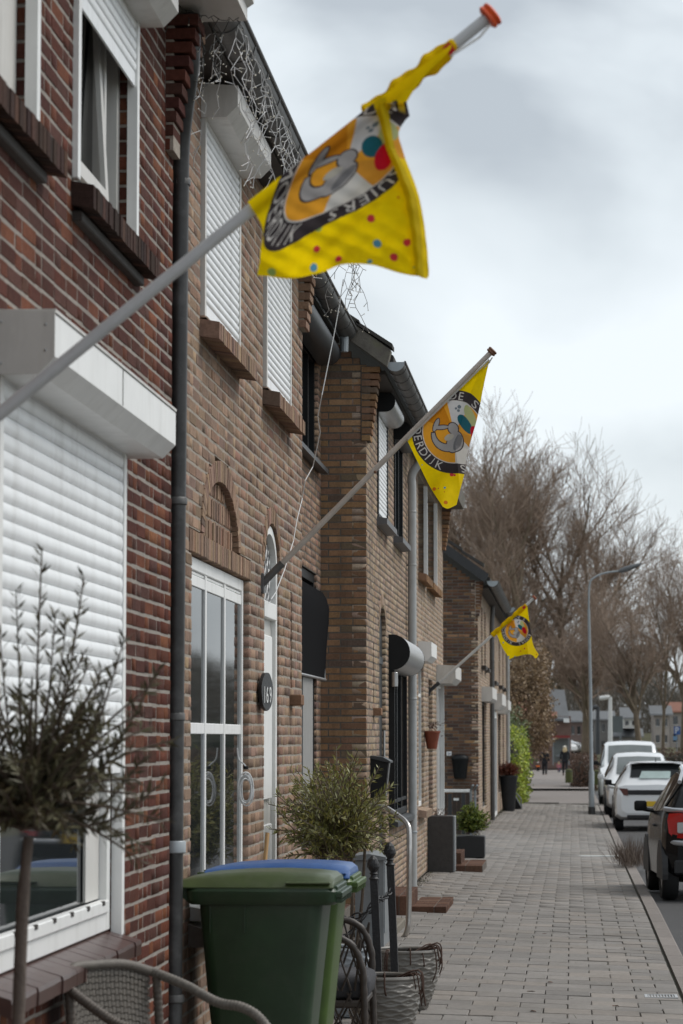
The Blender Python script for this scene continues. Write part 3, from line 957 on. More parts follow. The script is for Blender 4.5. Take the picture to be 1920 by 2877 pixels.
for k in range(12):                                     # leaded tracery in the fanlight
    yy = 16.14 + 0.06 * k; zt = DZ + 0.15 * math.sqrt(max(0.01, 1 - ((yy - DC) / 0.34) ** 2))
    pts = []
    for i in range(13):
        t = i / 12
        pts.append((Xd - 0.038, yy + 0.028 * math.sin(t * 14 + k * 1.9), lerp(2.50, zt, t)))
    b = MB(); b.tube(pts, 0.006, 4); b.build('tracery', IRON, fl)
b = MB(); b.box(X2 - 0.16, X2 + 0.14, 16.02, 16.89, 0.02, 0.16, 0.008); b.build('door_step', mat('worn_stone_step', (0.22, 0.20, 0.18), 0.85, 0.2, 30, coord='World'), h2)
# narrow vertical niche with a brick bracket
b = MB(); b.box(X2 - 0.065, X2 - 0.05, 17.54, 17.67, 1.96, 2.61); b.build('niche_back', MORT_D, h2)
for k in range(10):
    if k % 2 == 0:
        b = MB(); b.col = pick_col('tan', rr); b.box(X2 - 0.05, X2 - 0.006, 17.552, 17.653, 1.975 + k * CO, 1.975 + k * CO + BH, 0.003); b.build('brick', BRICK, h2)
b = MB(); b.col = (0.24, 0.14, 0.09); b.box(X2 - 0.02, X2 + 0.075, 17.50, 17.70, 1.885, 1.955, 0.006); b.build('bracket_brick', BRICK, h2)
# upper windows behind closed shutters
for (a, c, sd) in ((13.22, 14.68, 51), (15.96, 17.39, 52)):
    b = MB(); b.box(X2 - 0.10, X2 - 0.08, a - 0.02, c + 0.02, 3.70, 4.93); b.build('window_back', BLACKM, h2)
    guides(h2, X2, a + 0.05, c - 0.05, 3.765, 4.80, 0.055, 0.04, CREAM)
    shutter(h2, X2 + 0.008, a + 0.05, c - 0.05, 3.785, 4.80, SLATW, 0.043, 0.011)
    shutter_box(h2, X2, a - 0.02, c + 0.02, 4.765, 4.935, 0.185, CREAM, 0.055)
    brick_sill(h2, X2, a - 0.03, c + 0.12, 3.765, 'tan', sd, 0.10, 0.085)
corbel(h2, X2, 12.10, 12.34, 4.34, 10, 'tan', 42, 0.03, 0.012)
corbel(h2, X2, 18.05, 18.29, 4.44, 9, 'tan', 43, 0.05, 0.0085)
b = MB(); b.box(X2 - 0.05, X2 + 0.17, 12.10, 18.28, 4.965, 5.005); b.box(X2 + 0.10, X2 + 0.125, 12.10, 18.28, 5.005, 5.10); b.build('soffit', DKWOOD, h2)
gutter(h2, X2 + 0.215, 12.12, 18.32, 5.06, 0.09)
roof(h2, X2 + 0.22, 5.12, 12.07, 18.30)
b = MB(); b.box(X2 - 0.55, X2 - 0.13, 18.24, 18.297, 0, 5.25); b.build('return_wall', MORT_D, h2)

# ------------------------------------------------------------------ house 3: set back between its neighbours
X3 = -2.26
h3 = thing('brick_house', 'set-back tan brick house front with black window frame between two projecting neighbours', 'house', (X3, 21.5, 0))
A, B_ = 18.31, 24.33
ops = [R(21.3 - A, 24.02 - A, 4.06, 5.10), R(20.4 - A, 23.9 - A, 0.75, 3.12)]
wall(h3, (X3, A, 0), (0, 1), (1, 0), B_ - A, 5.30, ops, 'tan', MORT_D, BRICK, 22)
w = window(h3, X3 - 0.03, 21.3, 24.02, 4.10, 5.10, BLACK, 0.07, (22.7, 23.45), (), GLASS, 0.08, 0.06, 0.04)
b = MB(); b.prism([(X3 - 0.03, 21.25, 4.10), (X3 + 0.09, 21.25, 4.075), (X3 + 0.09, 21.25, 4.035), (X3 - 0.03, 21.25, 4.05)], (0, 2.85, 0)); b.build('sill', ANTH, h3)
round_box(h3, X3, 21.35, 24.05, 5.02, 5.24, 0.20, ANTH, 'shutter_box')
w = window(h3, X3 - 0.02, 20.4, 23.9, 0.78, 3.12, BLACK, 0.08, (21.6, 22.75), (), GLASSD, 0.08, 0.06, 0.04)
b = MB(); b.box(X3 + 0.0, X3 + 0.05, 22.2, 23.05, 0.8, 2.2, 0.004); b.build('pale_panel', mat('pale_grey_panel', (0.27, 0.265, 0.255), 0.6, 0.1, 9, coord='World'), h3)
# black drop awning
aw = MB()
prof = [(X3 + 0.0, 2.97), (X3 + 0.05, 2.965), (X3 + 0.085, 2.91), (X3 + 0.110, 2.82), (X3 + 0.105, 2.70), (X3 + 0.085, 2.45), (X3 + 0.075, 2.20)]
prof2 = [(p[0] - 0.012, p[1] - 0.004) for p in reversed(prof)]
aw.sweep(prof + prof2, 21.2, 23.95, True, 4)
ao = aw.build('drop_awning', BLACKM, h3, smooth=30)
for y in (21.22, 23.9):
    b = MB(); b.tube([(X3 + 0.01, y, 2.95), (X3 + 0.06, y, 2.6), (X3 + 0.07, y, 2.2)], 0.012, 6); b.build('awning_arm', ALU, ao)
b = MB(); b.tube([(X3 + 0.075, 21.2, 2.19), (X3 + 0.075, 23.95, 2.19)], 0.012, 8); b.build('bottom_bar', ALU, ao)
b = MB(); b.tube([(X3 + 0.05, 21.3, 2.86), (X3 + 0.05, 23.9, 2.86)], 0.04, 12); b.build('roller', ANTH, ao, smooth=40)
b = MB(); b.prism([(X3 + 0.005, 23.955, 2.965), (X3 + 0.05, 23.955, 2.96), (X3 + 0.085, 23.955, 2.905), (X3 + 0.108, 23.955, 2.82), (X3 + 0.03, 23.955, 2.84), (X3 + 0.005, 23.955, 2.9)], (0, 0.02, 0)); b.build('awning_cheek', BLACKM, ao)
b = MB(); b.box(X3 - 0.02, X3 + 0.17, 18.31, 24.30, 5.255, 5.285); b.build('soffit', DKWOOD, h3)
g = gutter(h3, X3 + 0.245, 18.33, 24.25, 5.35, 0.09, cap=False)
b = MB(); b.lathe((X3 + 0.24, 24.0, 5.13), [(0.035, 0), (0.04, 0.15)], 12); b.build('gutter_outlet', ZINCL, g)
roof(h3, X3 + 0.25, 5.42, 18.3, 24.35)

# ------------------------------------------------------------------ house 4: projecting tan brick house, black windows
X4 = -1.85
h4 = thing('brick_house', 'projecting tan brick house with black windows and grey plastic downpipe', 'house', (X4, 27.5, 0))
A, B_ = 24.35, 30.62
SLOPE = math.tan(math.radians(36))
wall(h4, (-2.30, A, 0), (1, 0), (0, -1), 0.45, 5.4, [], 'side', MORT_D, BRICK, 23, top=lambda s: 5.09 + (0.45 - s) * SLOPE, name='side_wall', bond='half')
ops = [R(25.72 - A, 27.08 - A, 3.73, 4.97), R(28.15 - A, 29.45 - A, 3.73, 4.97), R(25.98 - A, 26.87 - A, 0.3, 2.72), ARCH(26.425 - A, 0.445, 0.25, 2.72), R(27.42 - A, 30.2 - A, 0.82, 2.66), R(25.20 - A, 25.31 - A, 1.97, 2.59)]
wall(h4, (X4, A, 0), (0, 1), (1, 0), B_ - A, 5.06, ops, 'pale', MORT_D, BRICK, 24, name='front_wall')  # front palette carries painted sky light, so it is paler than the side wall
arch_bricks(h4, X4, 26.425, 0.445, 0.25, 2.724, 0, 0.10, 'pale', 6, 20)
w = window(h4, X4 + 0.015, 25.72, 27.08, 3.77, 4.97, BLACK, 0.06, (), (), GLASSD, 0.08)
shutter(h4, X4 - 0.002, 25.78, 27.02, 3.83, 4.84, SLATW, 0.045, 0.008)
round_box(h4, X4, 25.70, 27.10, 4.79, 4.985, 0.175, ALU, 'shutter_box')
w = window(h4, X4 + 0.015, 28.15, 29.45, 3.77, 4.97, BLACK, 0.06, (28.75,), (), GLASS, 0.08)
round_box(h4, X4, 28.12, 29.47, 4.79, 4.985, 0.175, ANTH, 'shutter_box')
for a, c in ((25.66, 27.14), (28.09, 29.5)):
    b = MB(); b.prism([(X4 - 0.03, a, 3.79), (X4 + 0.10, a, 3.765), (X4 + 0.10, a, 3.71), (X4 - 0.03, a, 3.70)], (0, c - a, 0)); b.build('sill', mat('grey_metal_sill', (0.10, 0.10, 0.105), 0.5, 0.15, 9, coord='World'), h4)
# arched door
b = MB(); b.box(X4 - 0.08, X4 - 0.035, 25.98, 26.87, 0.3, 2.72); b.prism([(X4 - 0.08, 26.425 + 0.445 * math.cos(math.pi * i / 12), 2.72 + 0.25 * math.sin(math.pi * i / 12)) for i in range(13)], (0.045, 0, 0))
do = b.build('door', BLACK, h4)
b = MB(); b.tube([(X4 - 0.005, 26.72, 1.25), (X4 - 0.005, 26.72, 1.75)], 0.012, 8); b.build('door_handle', STEEL, do, smooth=40)
b = MB(); b.box(X4 - 0.036, X4 - 0.022, 26.03, 26.82, 2.40, 2.47); b.build('transom', ANTH, do)
b = MB(); b.box(X4 - 0.06, X4 - 0.05, 25.19, 25.32, 1.96, 2.6); b.build('niche_back', DKWOOD, h4)
b = MB(); b.col = (0.26, 0.155, 0.10); b.box(X4 - 0.02, X4 + 0.075, 25.16, 25.36, 1.885, 1.955, 0.006); b.build('bracket_brick', BRICK, h4)
w = window(h4, X4 + 0.01, 27.42, 30.2, 0.86, 2.42, BLACK, 0.07, (27.98, 28.5, 29.2), (1.02,), GLASSD, 0.08, 0.035)
b = MB(); b.box(X4 - 0.07, X4 + 0.02, 27.42, 30.2, 2.42, 2.66); b.build('head_board', ANTH, h4)
b = MB(); b.box(X4 - 0.01, X4 + 0.045, 27.46, 30.1, 2.37, 2.41, 0.004); b.build('screen_rail', CREAM, h4)
round_box(h4, X4, 27.32, 30.02, 2.36, 2.72, 0.215, ALU)
b = MB(); b.prism([(X4 + 0.0, 27.315, 2.36), (X4 + 0.06, 27.315, 2.36), (X4 + 0.06, 27.315, 0.84), (X4 + 0.0, 27.315, 0.84)], (0, 0.06, 0)); b.build('guide_rail', BLACK, h4)
b = MB(); b.prism([(X4 - 0.03, 27.36, 0.86), (X4 + 0.09, 27.36, 0.83), (X4 + 0.09, 27.36, 0.78), (X4 - 0.03, 27.36, 0.78)], (0, 2.9, 0)); b.build('sill', ANTH, h4)
corbel(h4, X4, 24.335, 24.56, 4.36, 11, 'side', 44, 0.04, 0.0085)
b = MB(); b.box(X4 - 0.03, X4 + 0.17, 24.40, 30.6, 4.975, 5.01); b.build('soffit', DKWOOD, h4)
gutter(h4, X4 + 0.27, 24.27, 30.5, 5.07, 0.085)
rf = roof(h4, X4 + 0.25, 5.14, 24.36, 30.62, lip=False)
b = MB(); b.prism([(X4 + 0.235, 24.19, 5.17), (X4 - 1.6, 24.19, 5.17 + 1.835 * SLOPE), (X4 - 1.6, 24.19, 5.00 + 1.835 * SLOPE), (X4 + 0.20, 24.19, 5.02)], (0, 0.17, 0)); b.build('verge_edge', SLAB, rf)
y = 0
for k in range(4):
    b = MB(); xx = X4 + 0.22 - k * 0.30; b.prism([(xx + 0.03, 24.17, 5.185 + k * 0.3 * SLOPE), (xx - 0.30, 24.17, 5.19 + (k + 1) * 0.3 * SLOPE), (xx - 0.30, 24.17, 5.225 + (k + 1) * 0.3 * SLOPE), (xx + 0.03, 24.17, 5.225 + k * 0.3 * SLOPE)], (0, 0.28, 0)); b.build('verge_tile', ROOF, rf)
pp = MB(); pp.tube(smooth_path([(X4 + 0.26, 30.30, 4.98), (X4 + 0.25, 30.30, 4.88), (X4 + 0.075, 30.28, 4.66), (X4 + 0.065, 30.28, 4.50)], 4) + [(X4 + 0.065, 30.28, 2.5), (X4 + 0.065, 30.28, 0.0)], 0.048, 14)
po = pp.build('rainwater_pipe', PVC, h4, smooth=40)
for z in (4.2, 3.6, 2.1, 0.62):
    b = MB(); b.lathe((X4 + 0.065, 30.28, z), [(0.049, 0), (0.052, 0.004), (0.052, 0.02), (0.049, 0.024)], 14); b.build('pipe_collar', PVC if z > 2 else ZINCL, po, smooth=40)
b = MB(); b.box(X4 - 0.06, X4 + 0.07, 30.27, 30.29, 3.60, 3.62); b.build('pipe_bracket', ANTH, po)

# ------------------------------------------------------------------ house 5
h5 = thing('brick_house', 'tan brick house with white ground floor windows and brick sills beyond the grey downpipe', 'house', (X4, 34.5, 0))
A, B_ = 30.63, 38.9
ops = [R(32.65 - A, 34.1 - A, 3.60, 4.85), R(34.55 - A, 36.6 - A, 3.60, 4.85), R(32.6 - A, 33.75 - A, 0.80, 2.60), R(34.9 - A, 35.9 - A, 0.2, 2.45), R(36.95 - A, 38.72 - A, 0.55, 2.42)]
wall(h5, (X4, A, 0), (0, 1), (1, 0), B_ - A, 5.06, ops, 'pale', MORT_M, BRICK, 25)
for (a, c, sd) in ((32.65, 34.1, 53), (34.55, 36.6, 54)):
    window(h5, X4 - 0.09, a, c, 3.66, 4.85, WHITE, 0.06, ((a + c) / 2,), (), GLASS, 0.06)
    brick_sill(h5, X4, a - 0.04, c + 0.10, 3.69, 'side', sd, 0.10, 0.085)
    b = MB(); b.box(X4 - 0.01, X4 + 0.035, c - 0.06, c, 3.68, 4.85); b.build('guide_rail', WHITE, h5)
window(h5, X4 - 0.03, 32.6, 33.75, 0.84, 2.60, WHITE, 0.06, (33.15,), (2.2,), GLASS, 0.07)
shutter_box(h5, X4, 32.5, 33.8, 2.60, 2.84, 0.165, WHITE, 0.06)
b = MB(); b.box(X4 - 0.14, X4 - 0.10, 34.9, 35.9, 0.2, 2.45); do = b.build('door', mat('brown_wood_door', (0.10, 0.055, 0.032), 0.55, 0.25, 9, coord='World'), h5)
b = MB(); b.box(X4 - 0.1, X4 - 0.085, 35.1, 35.7, 1.3, 2.2); b.build('pane', GLASSD, do)
w = window(h5, X4 - 0.02, 36.95, 38.72, 0.58, 2.44, WHITE, 0.07, (37.55, 38.15), (), GLASS, 0.07)
guides(h5, X4, 37.0, 38.66, 0.58, 2.44, 0.06, 0.04)
shutter_box(h5, X4, 36.9, 38.78, 2.42, 2.675, 0.265, CREAM, 0.07)
brick_sill(h5, X4, 32.5, 33.85, 0.84, 'pale', 55, 0.10, 0.085)
corbel(h5, X4, 38.66, 38.89, 4.36, 10, 'side', 45, 0.05, 0.0085)
b = MB(); b.prism([(X4 - 0.03, 30.9, 4.97), (X4 + 0.30, 30.9, 4.97), (X4 + 0.33, 30.9, 5.14), (X4 - 0.03, 30.9, 5.14)], (0, 8.05, 0)); b.build('eaves_gutter', SLAB, h5)
roof(h5, X4 + 0.28, 5.20, 30.62, 38.95, lip=False)
b = MB(); b.box(X4 - 4.2, X4 - 0.14, 38.75, 38.895, -0.2, 5.3); b.build('end_wall', MORT_D, h5)

# ------------------------------------------------------------------ house 6: beyond the gap
X6 = -1.83
g6 = -0.30
h6 = thing('brick_house', 'dark brown brick house beyond the gap with black wall basket on its side wall', 'house', (X6, 60.0, g6))
A, B_ = 52.8, 76.8
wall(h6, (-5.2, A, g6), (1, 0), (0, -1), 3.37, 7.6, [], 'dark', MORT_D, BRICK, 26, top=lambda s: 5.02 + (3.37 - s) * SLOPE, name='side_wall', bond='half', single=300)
px_win = [(54.6, 55.6, 3.15, 4.35), (56.6, 57.7, 3.15, 4.35), (62.2, 64.2, 3.0, 4.2), (67.5, 69.0, 3.0, 4.2), (71, 72.5, 3.0, 4.2)]
ops = [R(a - A, c - A, z0 - g6, z1 - g6) for (a, c, z0, z1) in px_win] + [R(55.0 - A, 57.6 - A, 0.55, 2.75), R(62.0 - A, 64.6 - A, 0.1, 2.6), R(66.8 - A, 69.2 - A, 0.6, 2.6), R(71 - A, 72.6 - A, 0.1, 2.6)]
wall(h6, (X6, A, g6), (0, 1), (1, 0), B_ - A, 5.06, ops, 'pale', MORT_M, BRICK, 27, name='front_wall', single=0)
for (a, c, z0, z1) in px_win:
    window(h6, X6 - 0.05, a, c, z0, z1, WHITE if a > 60 else DKWOOD, 0.06, (), (), GLASSD, 0.07)
    b = MB(); b.box(X6 - 0.02, X6 + 0.10, a - 0.05, c + 0.05, z0 - 0.09, z0 - 0.01, 0.01); b.build('sill', DKWOOD, h6)
window(h6, X6 - 0.04, 55.0, 57.6, 0.25, 2.45, DKWOOD, 0.09, (56.3,), (), GLASSD, 0.07)
window(h6, X6 + 0.03, 62.0, 64.6, -0.2, 2.3, WHITE, 0.16, (63.3,), (), GLASSD, 0.1)
window(h6, X6 - 0.04, 66.8, 69.2, 0.3, 2.3, DKWOOD, 0.09, (), (), GLASSD, 0.07)
window(h6, X6 - 0.04, 71.0, 72.6, -0.2, 2.3, DKWOOD, 0.09, (), (), GLASSD, 0.07)
shutter_box(h6, X6, 54.8, 58.0, 2.42, 2.72, 0.22, CREAM, 0.06)
shutter_box(h6, X6, 61.6, 65.0, 2.33, 2.70, 0.24, CREAM, 0.1)
shutter_box(h6, X6, 66.4, 69.5, 2.28, 2.62, 0.26, CREAM, 0.1)
b = MB(); b.tube([(X6 + 0.08, 60.0, 4.6), (X6 + 0.06, 60.0, 4.2), (X6 + 0.06, 60.0, g6)], 0.05, 8); b.build('rainwater_pipe', ZINC, h6)
b = MB(); b.tube([(X6 + 0.08, 74.6, 4.6), (X6 + 0.06, 74.6, 4.2), (X6 + 0.06, 74.6, g6)], 0.05, 8); b.build('rainwater_pipe', PVC, h6)
corbel(h6, X6, 52.79, 53.02, 4.05, 11, 'dark', 46, 0.03, 0.008)
gutter(h6, X6 + 0.29, 52.7, 64.0, 4.73, 0.11, seam=0.9)
gutter(h6, X6 + 0.36, 64.1, 77.0, 4.76, 0.12, seam=1.2)
b = MB(); b.box(X6 - 0.02, X6 + 0.2, 52.9, 76.7, 4.60, 4.66); b.build('soffit', DKWOOD, h6)
rf = roof(h6, X6 + 0.24, 4.80, 52.8, 76.9, lip=False)
b = MB(); b.prism([(X6 + 0.22, 52.6, 4.86), (X6 - 3.4, 52.6, 4.86 + 3.62 * SLOPE), (X6 - 3.4, 52.6, 4.70 + 3.62 * SLOPE), (X6 + 0.14, 52.6, 4.70)], (0, 0.2, 0)); b.build('verge_edge', mat('dark_verge_board', (0.03, 0.03, 0.032), 0.6, 0.2, 6, coord='World'), rf)
for k in range(8):
    xx = X6 + 0.1 - k * 0.42
    b = MB(); b.prism([(xx + 0.03, 52.58, 4.93 + k * 0.42 * SLOPE + 0.07), (xx - 0.42, 52.58, 4.93 + (k + 1) * 0.42 * SLOPE + 0.06), (xx - 0.42, 52.58, 4.98 + (k + 1) * 0.42 * SLOPE + 0.06), (xx + 0.03, 52.58, 5.0 + k * 0.42 * SLOPE + 0.07)], (0, 0.3, 0)); b.build('verge_tile', ROOF, rf)

# ================================================================== flags
_glyph = {}
def glyph(ch):
    """triangles of a capital letter from the built-in font, centred, height 1"""
    if ch not in _glyph:
        cu = bpy.data.curves.new('lettering', 'FONT'); cu.body = ch; cu.size = 1.0; cu.resolution_u = 3
        ob = bpy.data.objects.new('lettering', cu); COL.objects.link(ob)
        bpy.context.view_layer.update()
        dg = bpy.context.evaluated_depsgraph_get()
        me = ob.evaluated_get(dg).to_mesh()
        me.calc_loop_triangles()
        v = np.array([tuple(q.co)[:2] for q in me.vertices]); t = np.array([tuple(q.vertices) for q in me.loop_triangles])
        ob.evaluated_get(dg).to_mesh_clear()
        bpy.data.objects.remove(ob); bpy.data.curves.remove(cu)
        lo, hi = v.min(0), v.max(0); h = hi[1] - lo[1]
        v = (v - (lo + hi) / 2) / h
        _glyph[ch] = v[t]
    return _glyph[ch]

def in_tris(P, T):
    m = np.zeros(len(P), bool)
    for a, b, c in T:
        d0 = (b[0] - a[0]) * (P[:, 1] - a[1]) - (b[1] - a[1]) * (P[:, 0] - a[0])
        d1 = (c[0] - b[0]) * (P[:, 1] - b[1]) - (c[1] - b[1]) * (P[:, 0] - b[0])
        d2 = (a[0] - c[0]) * (P[:, 1] - c[1]) - (a[1] - c[1]) * (P[:, 0] - c[0])
        m |= ((d0 >= 0) & (d1 >= 0) & (d2 >= 0)) | ((d0 <= 0) & (d1 <= 0) & (d2 <= 0))
    return m

RING = [('D', 92, 1), ('E', 79, 1), ('S', 57, 1), ('R', -20, 1), ('U', -33, 1), ('I', -43, 1), ('E', -52, 1), ('R', -64, 1), ('S', -77, 1),
        ('M', 163, -1), ('O', 177, -1), ('E', 190, -1), ('R', 202, -1), ('D', 214, -1), ('I', 224, -1), ('J', 233, -1), ('K', 246, -1)]
def design(E, PXY, seed, dots=60, dot_r=9.0):
    """E: emblem coordinates (n, 2), ring radius 1; PXY: cloth coordinates for the confetti"""
    n = len(E); C = np.tile(np.array([[0.95, 0.70, 0.004]]), (n, 1))
    rn = random.Random(seed)
    lo, hi = PXY.min(0), PXY.max(0)
    pal = [(0.62, 0.035, 0.07), (0.70, 0.20, 0.02), (0.30, 0.42, 0.12), (0.10, 0.30, 0.45), (0.62, 0.05, 0.06)]
    for i in range(dots):
        c = np.array([rn.uniform(lo[0], hi[0]), rn.uniform(lo[1], hi[1])]); r = dot_r * rn.choice([0.3, 0.6, 0.9, 1.0, 1.0])
        C[((PXY - c) ** 2).sum(1) < r * r] = rn.choice(pal)
    r = np.hypot(E[:, 0], E[:, 1])
    C[r < 1.0] = (0.050, 0.042, 0.046)
    C[(r < 0.755)] = (0.62, 0.60, 0.58)
    ins = r < 0.735
    x, y = E[:, 0], E[:, 1]
    ang = np.degrees(np.arctan2(y, x))
    C[ins] = (0.78, 0.36, 0.035)
    C[ins & (ang > 112) & (ang < 158)] = (0.60, 0.23, 0.015)
    C[ins & (ang > 60) & (ang < 103)] = (0.62, 0.62, 0.63)
    C[ins & (ang > -88) & (ang < -40)] = (0.62, 0.61, 0.58)
    C[ins & (ang > -40) & (ang < 0)] = (0.66, 0.30, 0.04)
    # plain pale leaf, teal and red patches right of the middle
    def ell(cx, cy, a, b, t):
        ct, st = math.cos(t), math.sin(t); u = (x - cx) * ct + (y - cy) * st; v = -(x - cx) * st + (y - cy) * ct
        return (u / a) ** 2 + (v / b) ** 2 < 1
    C[ins & ell(0.36, 0.42, 0.24, 0.11, 1.9)] = (0.46, 0.50, 0.24)
    C[ins & ell(0.24, 0.23, 0.22, 0.12, -0.9)] = (0.02, 0.13, 0.17)
    C[ins & ell(0.50, 0.02, 0.24, 0.13, -1.2)] = (0.55, 0.012, 0.03)
    # plain grey fish shape curled to the left: outline, then body
    x0_, y0_ = x, y; x = (x + 0.05) / 0.80 - 0.05; y = (y + 0.14) / 0.80 - 0.14
    for grow, col in ((0.028, (0.05, 0.04, 0.04)), (0.0, (0.36, 0.35, 0.35))):
        body = ell(0.02, -0.26, 0.21 + grow, 0.32 + grow, -0.35)
        curl = (np.hypot(x + 0.17, y + 0.06) < 0.48 + grow) & (np.hypot(x + 0.20, y - 0.03) > 0.36 - grow) & (ang != 999) & ((y < 0.0 + grow) & (x < 0.2))
        head = ell(-0.02, 0.14, 0.14 + grow, 0.17 + grow, 0.4)
        tail = ell(-0.52, 0.24, 0.20 + grow, 0.06 + grow, 1.2) | ell(-0.36, 0.17, 0.20 + grow, 0.055 + grow, 0.1)
        C[ins & (body | curl | head | tail)] = col
    C[ins & (ell(0.10, -0.26, 0.09, 0.26, -0.35))] = (0.19, 0.19, 0.20)
    C[ins & (ell(-0.14, -0.12, 0.15, 0.09, 0.5))] = (0.46, 0.44, 0.38)
    x, y = x0_, y0_
    for (cx, cy, cr) in ((0.12, 0.60, 0.045), (0.04, 0.56, 0.028), (0.10, 0.51, 0.034)):
        C[ins & (np.hypot(x - cx, y - cy) < cr)] = (0.16, 0.20, 0.23)
    for (ch, deg, way) in RING:
        t = math.radians(deg); c = np.array([0.868 * math.cos(t), 0.868 * math.sin(t)])
        rot = t - math.pi / 2 if way > 0 else t + math.pi / 2
        d = E - c; m = np.hypot(d[:, 0], d[:, 1]) < 0.16
        idx = np.where(m)[0]
        if len(idx) == 0:
            continue
        q = d[idx]; ct, st = math.cos(-rot), math.sin(-rot)
        q = np.stack([q[:, 0] * ct - q[:, 1] * st, q[:, 0] * st + q[:, 1] * ct], 1) / 0.185
        C[idx[in_tris(q, glyph(ch))]] = (0.60, 0.585, 0.56)
    return C

FLAGM = mat('printed_flag_cloth', (0, 0, 0), 0.8, 0.06, 30, 0.25, 120, attr=True, spec=0.12, trans=0.58, coord='World')
def resample(pts, n):
    P = np.array([[p[0], p[1]] for p in smooth_path([(a, b, 0) for a, b in pts], 12)])
    d = np.r_[0, np.cumsum(np.hypot(*np.diff(P, axis=0).T))]
    t = np.linspace(0, d[-1], n)
    return np.stack([np.interp(t, d, P[:, 0]), np.interp(t, d, P[:, 1])], 1)
def flag(root, Y, hoist, low, left, right, n, emb, fold, seed, dots, dot_r, post=None, warp=0.0):
    """hoist (along the pole) and low edges run the same way; left joins their starts, right their ends (all in photo pixels on the plane Y)"""
    a, b = resample(hoist, n), resample(low, n); l, r = resample(left, n), resample(right, n)
    u = np.linspace(0, 1, n)[None, :, None]; v = np.linspace(0, 1, n)[:, None, None]
    G = (1 - v) * a[None] + v * b[None] + (1 - u) * l[:, None] + u * r[:, None] \
        - ((1 - u) * (1 - v) * a[0] + u * (1 - v) * a[-1] + (1 - u) * v * b[0] + u * v * b[-1])
    P = G.reshape(-1, 2)
    c, ex, ey = emb
    M = np.array([[ex[0], ey[0]], [ex[1], ey[1]]])
    Pw = P.copy(); Pw[:, 1] -= warp * np.maximum(0, c[0] - P[:, 0]) ** 2      # the cloth sags more towards its lower corner
    E = (Pw - np.array(c)) @ np.linalg.inv(M).T
    C = design(E, P, seed, dots, dot_r)
    if post is not None:
        post(P, C)
    dY = fold(P, u.repeat(n, 0).reshape(-1), v.repeat(n, 1).reshape(-1))
    W = np.array([onY(p[0], p[1], Y) for p in P])
    W[:, 1] += dY
    i = np.arange(n * n).reshape(n, n)
    f = np.stack([i[:-1, :-1], i[:-1, 1:], i[1:, 1:], i[1:, :-1]], -1).reshape(-1, 4)
    return np_mesh('cloth', W, f, FLAGM, root, C, smooth=True)

WOODP = mat('weathered_wood_pole', (0.47, 0.42, 0.375), 0.65, 0.15, 14, coord='World', stretch=(1, 1, 1))
POLEG = mat('pale_grey_pole', (0.54, 0.55, 0.56), 0.5, 0.08, 8, coord='World')
POLEW = mat('white_pole', (0.62, 0.62, 0.60), 0.5, 0.08, 8, coord='World')
def flagpole(label, base, tip, r, knob, kcol, pm, bracket, kr):
    t = thing('flag', label, 'flag', base, group='carnival flags on the house fronts')
    b = MB(); b.tube([base, lerp(Vector(base), Vector(tip), 0.5), tip], [r * 1.08, r, r * 0.95], 14); b.build('pole', pm, t, smooth=40)
    d = (Vector(tip) - Vector(base)).normalized()
    k = MB(); q = Vector(tip)
    k.tube([q - d * 0.002, q + d * 0.003, q + d * 0.009, q + d * 0.012, q + d * 0.018, q + d * 0.024, q + d * 0.028], [kr * 0.8, kr, kr, kr * 0.9, kr, kr, kr * 0.8], 20); k.build('finial', kcol, t, smooth=50)
    if bracket:
        s = MB(); s.tube([Vector(base) - d * 0.02, Vector(base) + d * 0.17], r * 1.35, 14)
        o = s.build('bracket', bracket, t, smooth=40)
        s = MB(); s.box(base[0] - 0.02, base[0] + 0.012, base[1] - 0.03, base[1] + 0.03, base[2] - 0.06, base[2] + 0.06, 0.004); s.build('bracket_plate', bracket, o)
    return t
ORANGE = mat('orange_plastic', (0.72, 0.085, 0.012), 0.35, 0.05, 6)
WKNOB = mat('turned_wood_knob', (0.14, 0.06, 0.03), 0.45, 0.2, 20)
# flag 1: blown and twisted, nearest house
Yf = 7.42
base = onY(-241, 1358, 7.40); tip = onY(1368, 52, Yf)
f1 = flagpole('large yellow carnival flag blown half round its pale grey pole with orange finial', base, tip, 0.0175, None, ORANGE, POLEG, None, 0.036)
s = MB(); s.tube([base, Vector(base) + Vector((-0.06, 0, -0.05))], 0.024, 12); s.build('bracket', ALU, f1)
band = np.array([(1068, 285), (1085, 355), (1100, 425), (1130, 492), (1158, 565), (1172, 665), (1178, 770)], float)
def band_x(y):
    return np.interp(y, band[:, 1], band[:, 0])
def post1(P, C):
    x, y = P[:, 0], P[:, 1]
    b = (y > 285) & (np.abs(x - band_x(y)) < np.interp(y, [285, 400, 560, 775], [20, 12, 16, 10]))
    edge = (y > 400) & (x > band_x(y))
    # yellow where the cloth is wound tight on the pole
    d = np.abs((x - 716) * (140 - 580) - (y - 580) * (1275 - 716)) / math.hypot(440, 559)
    wound = (x > 1080) & (d < 40) & (y < 300)
    left = (x < 752) & (y < 700)
    for m in (b, edge, wound & ((x > 1120) | (d < 18)), left & (d < 40)):
        C[m & (C[:, 0] < 0.75)] = (0.95, 0.70, 0.004)
    C[b] = (0.66, 0.49, 0.006)
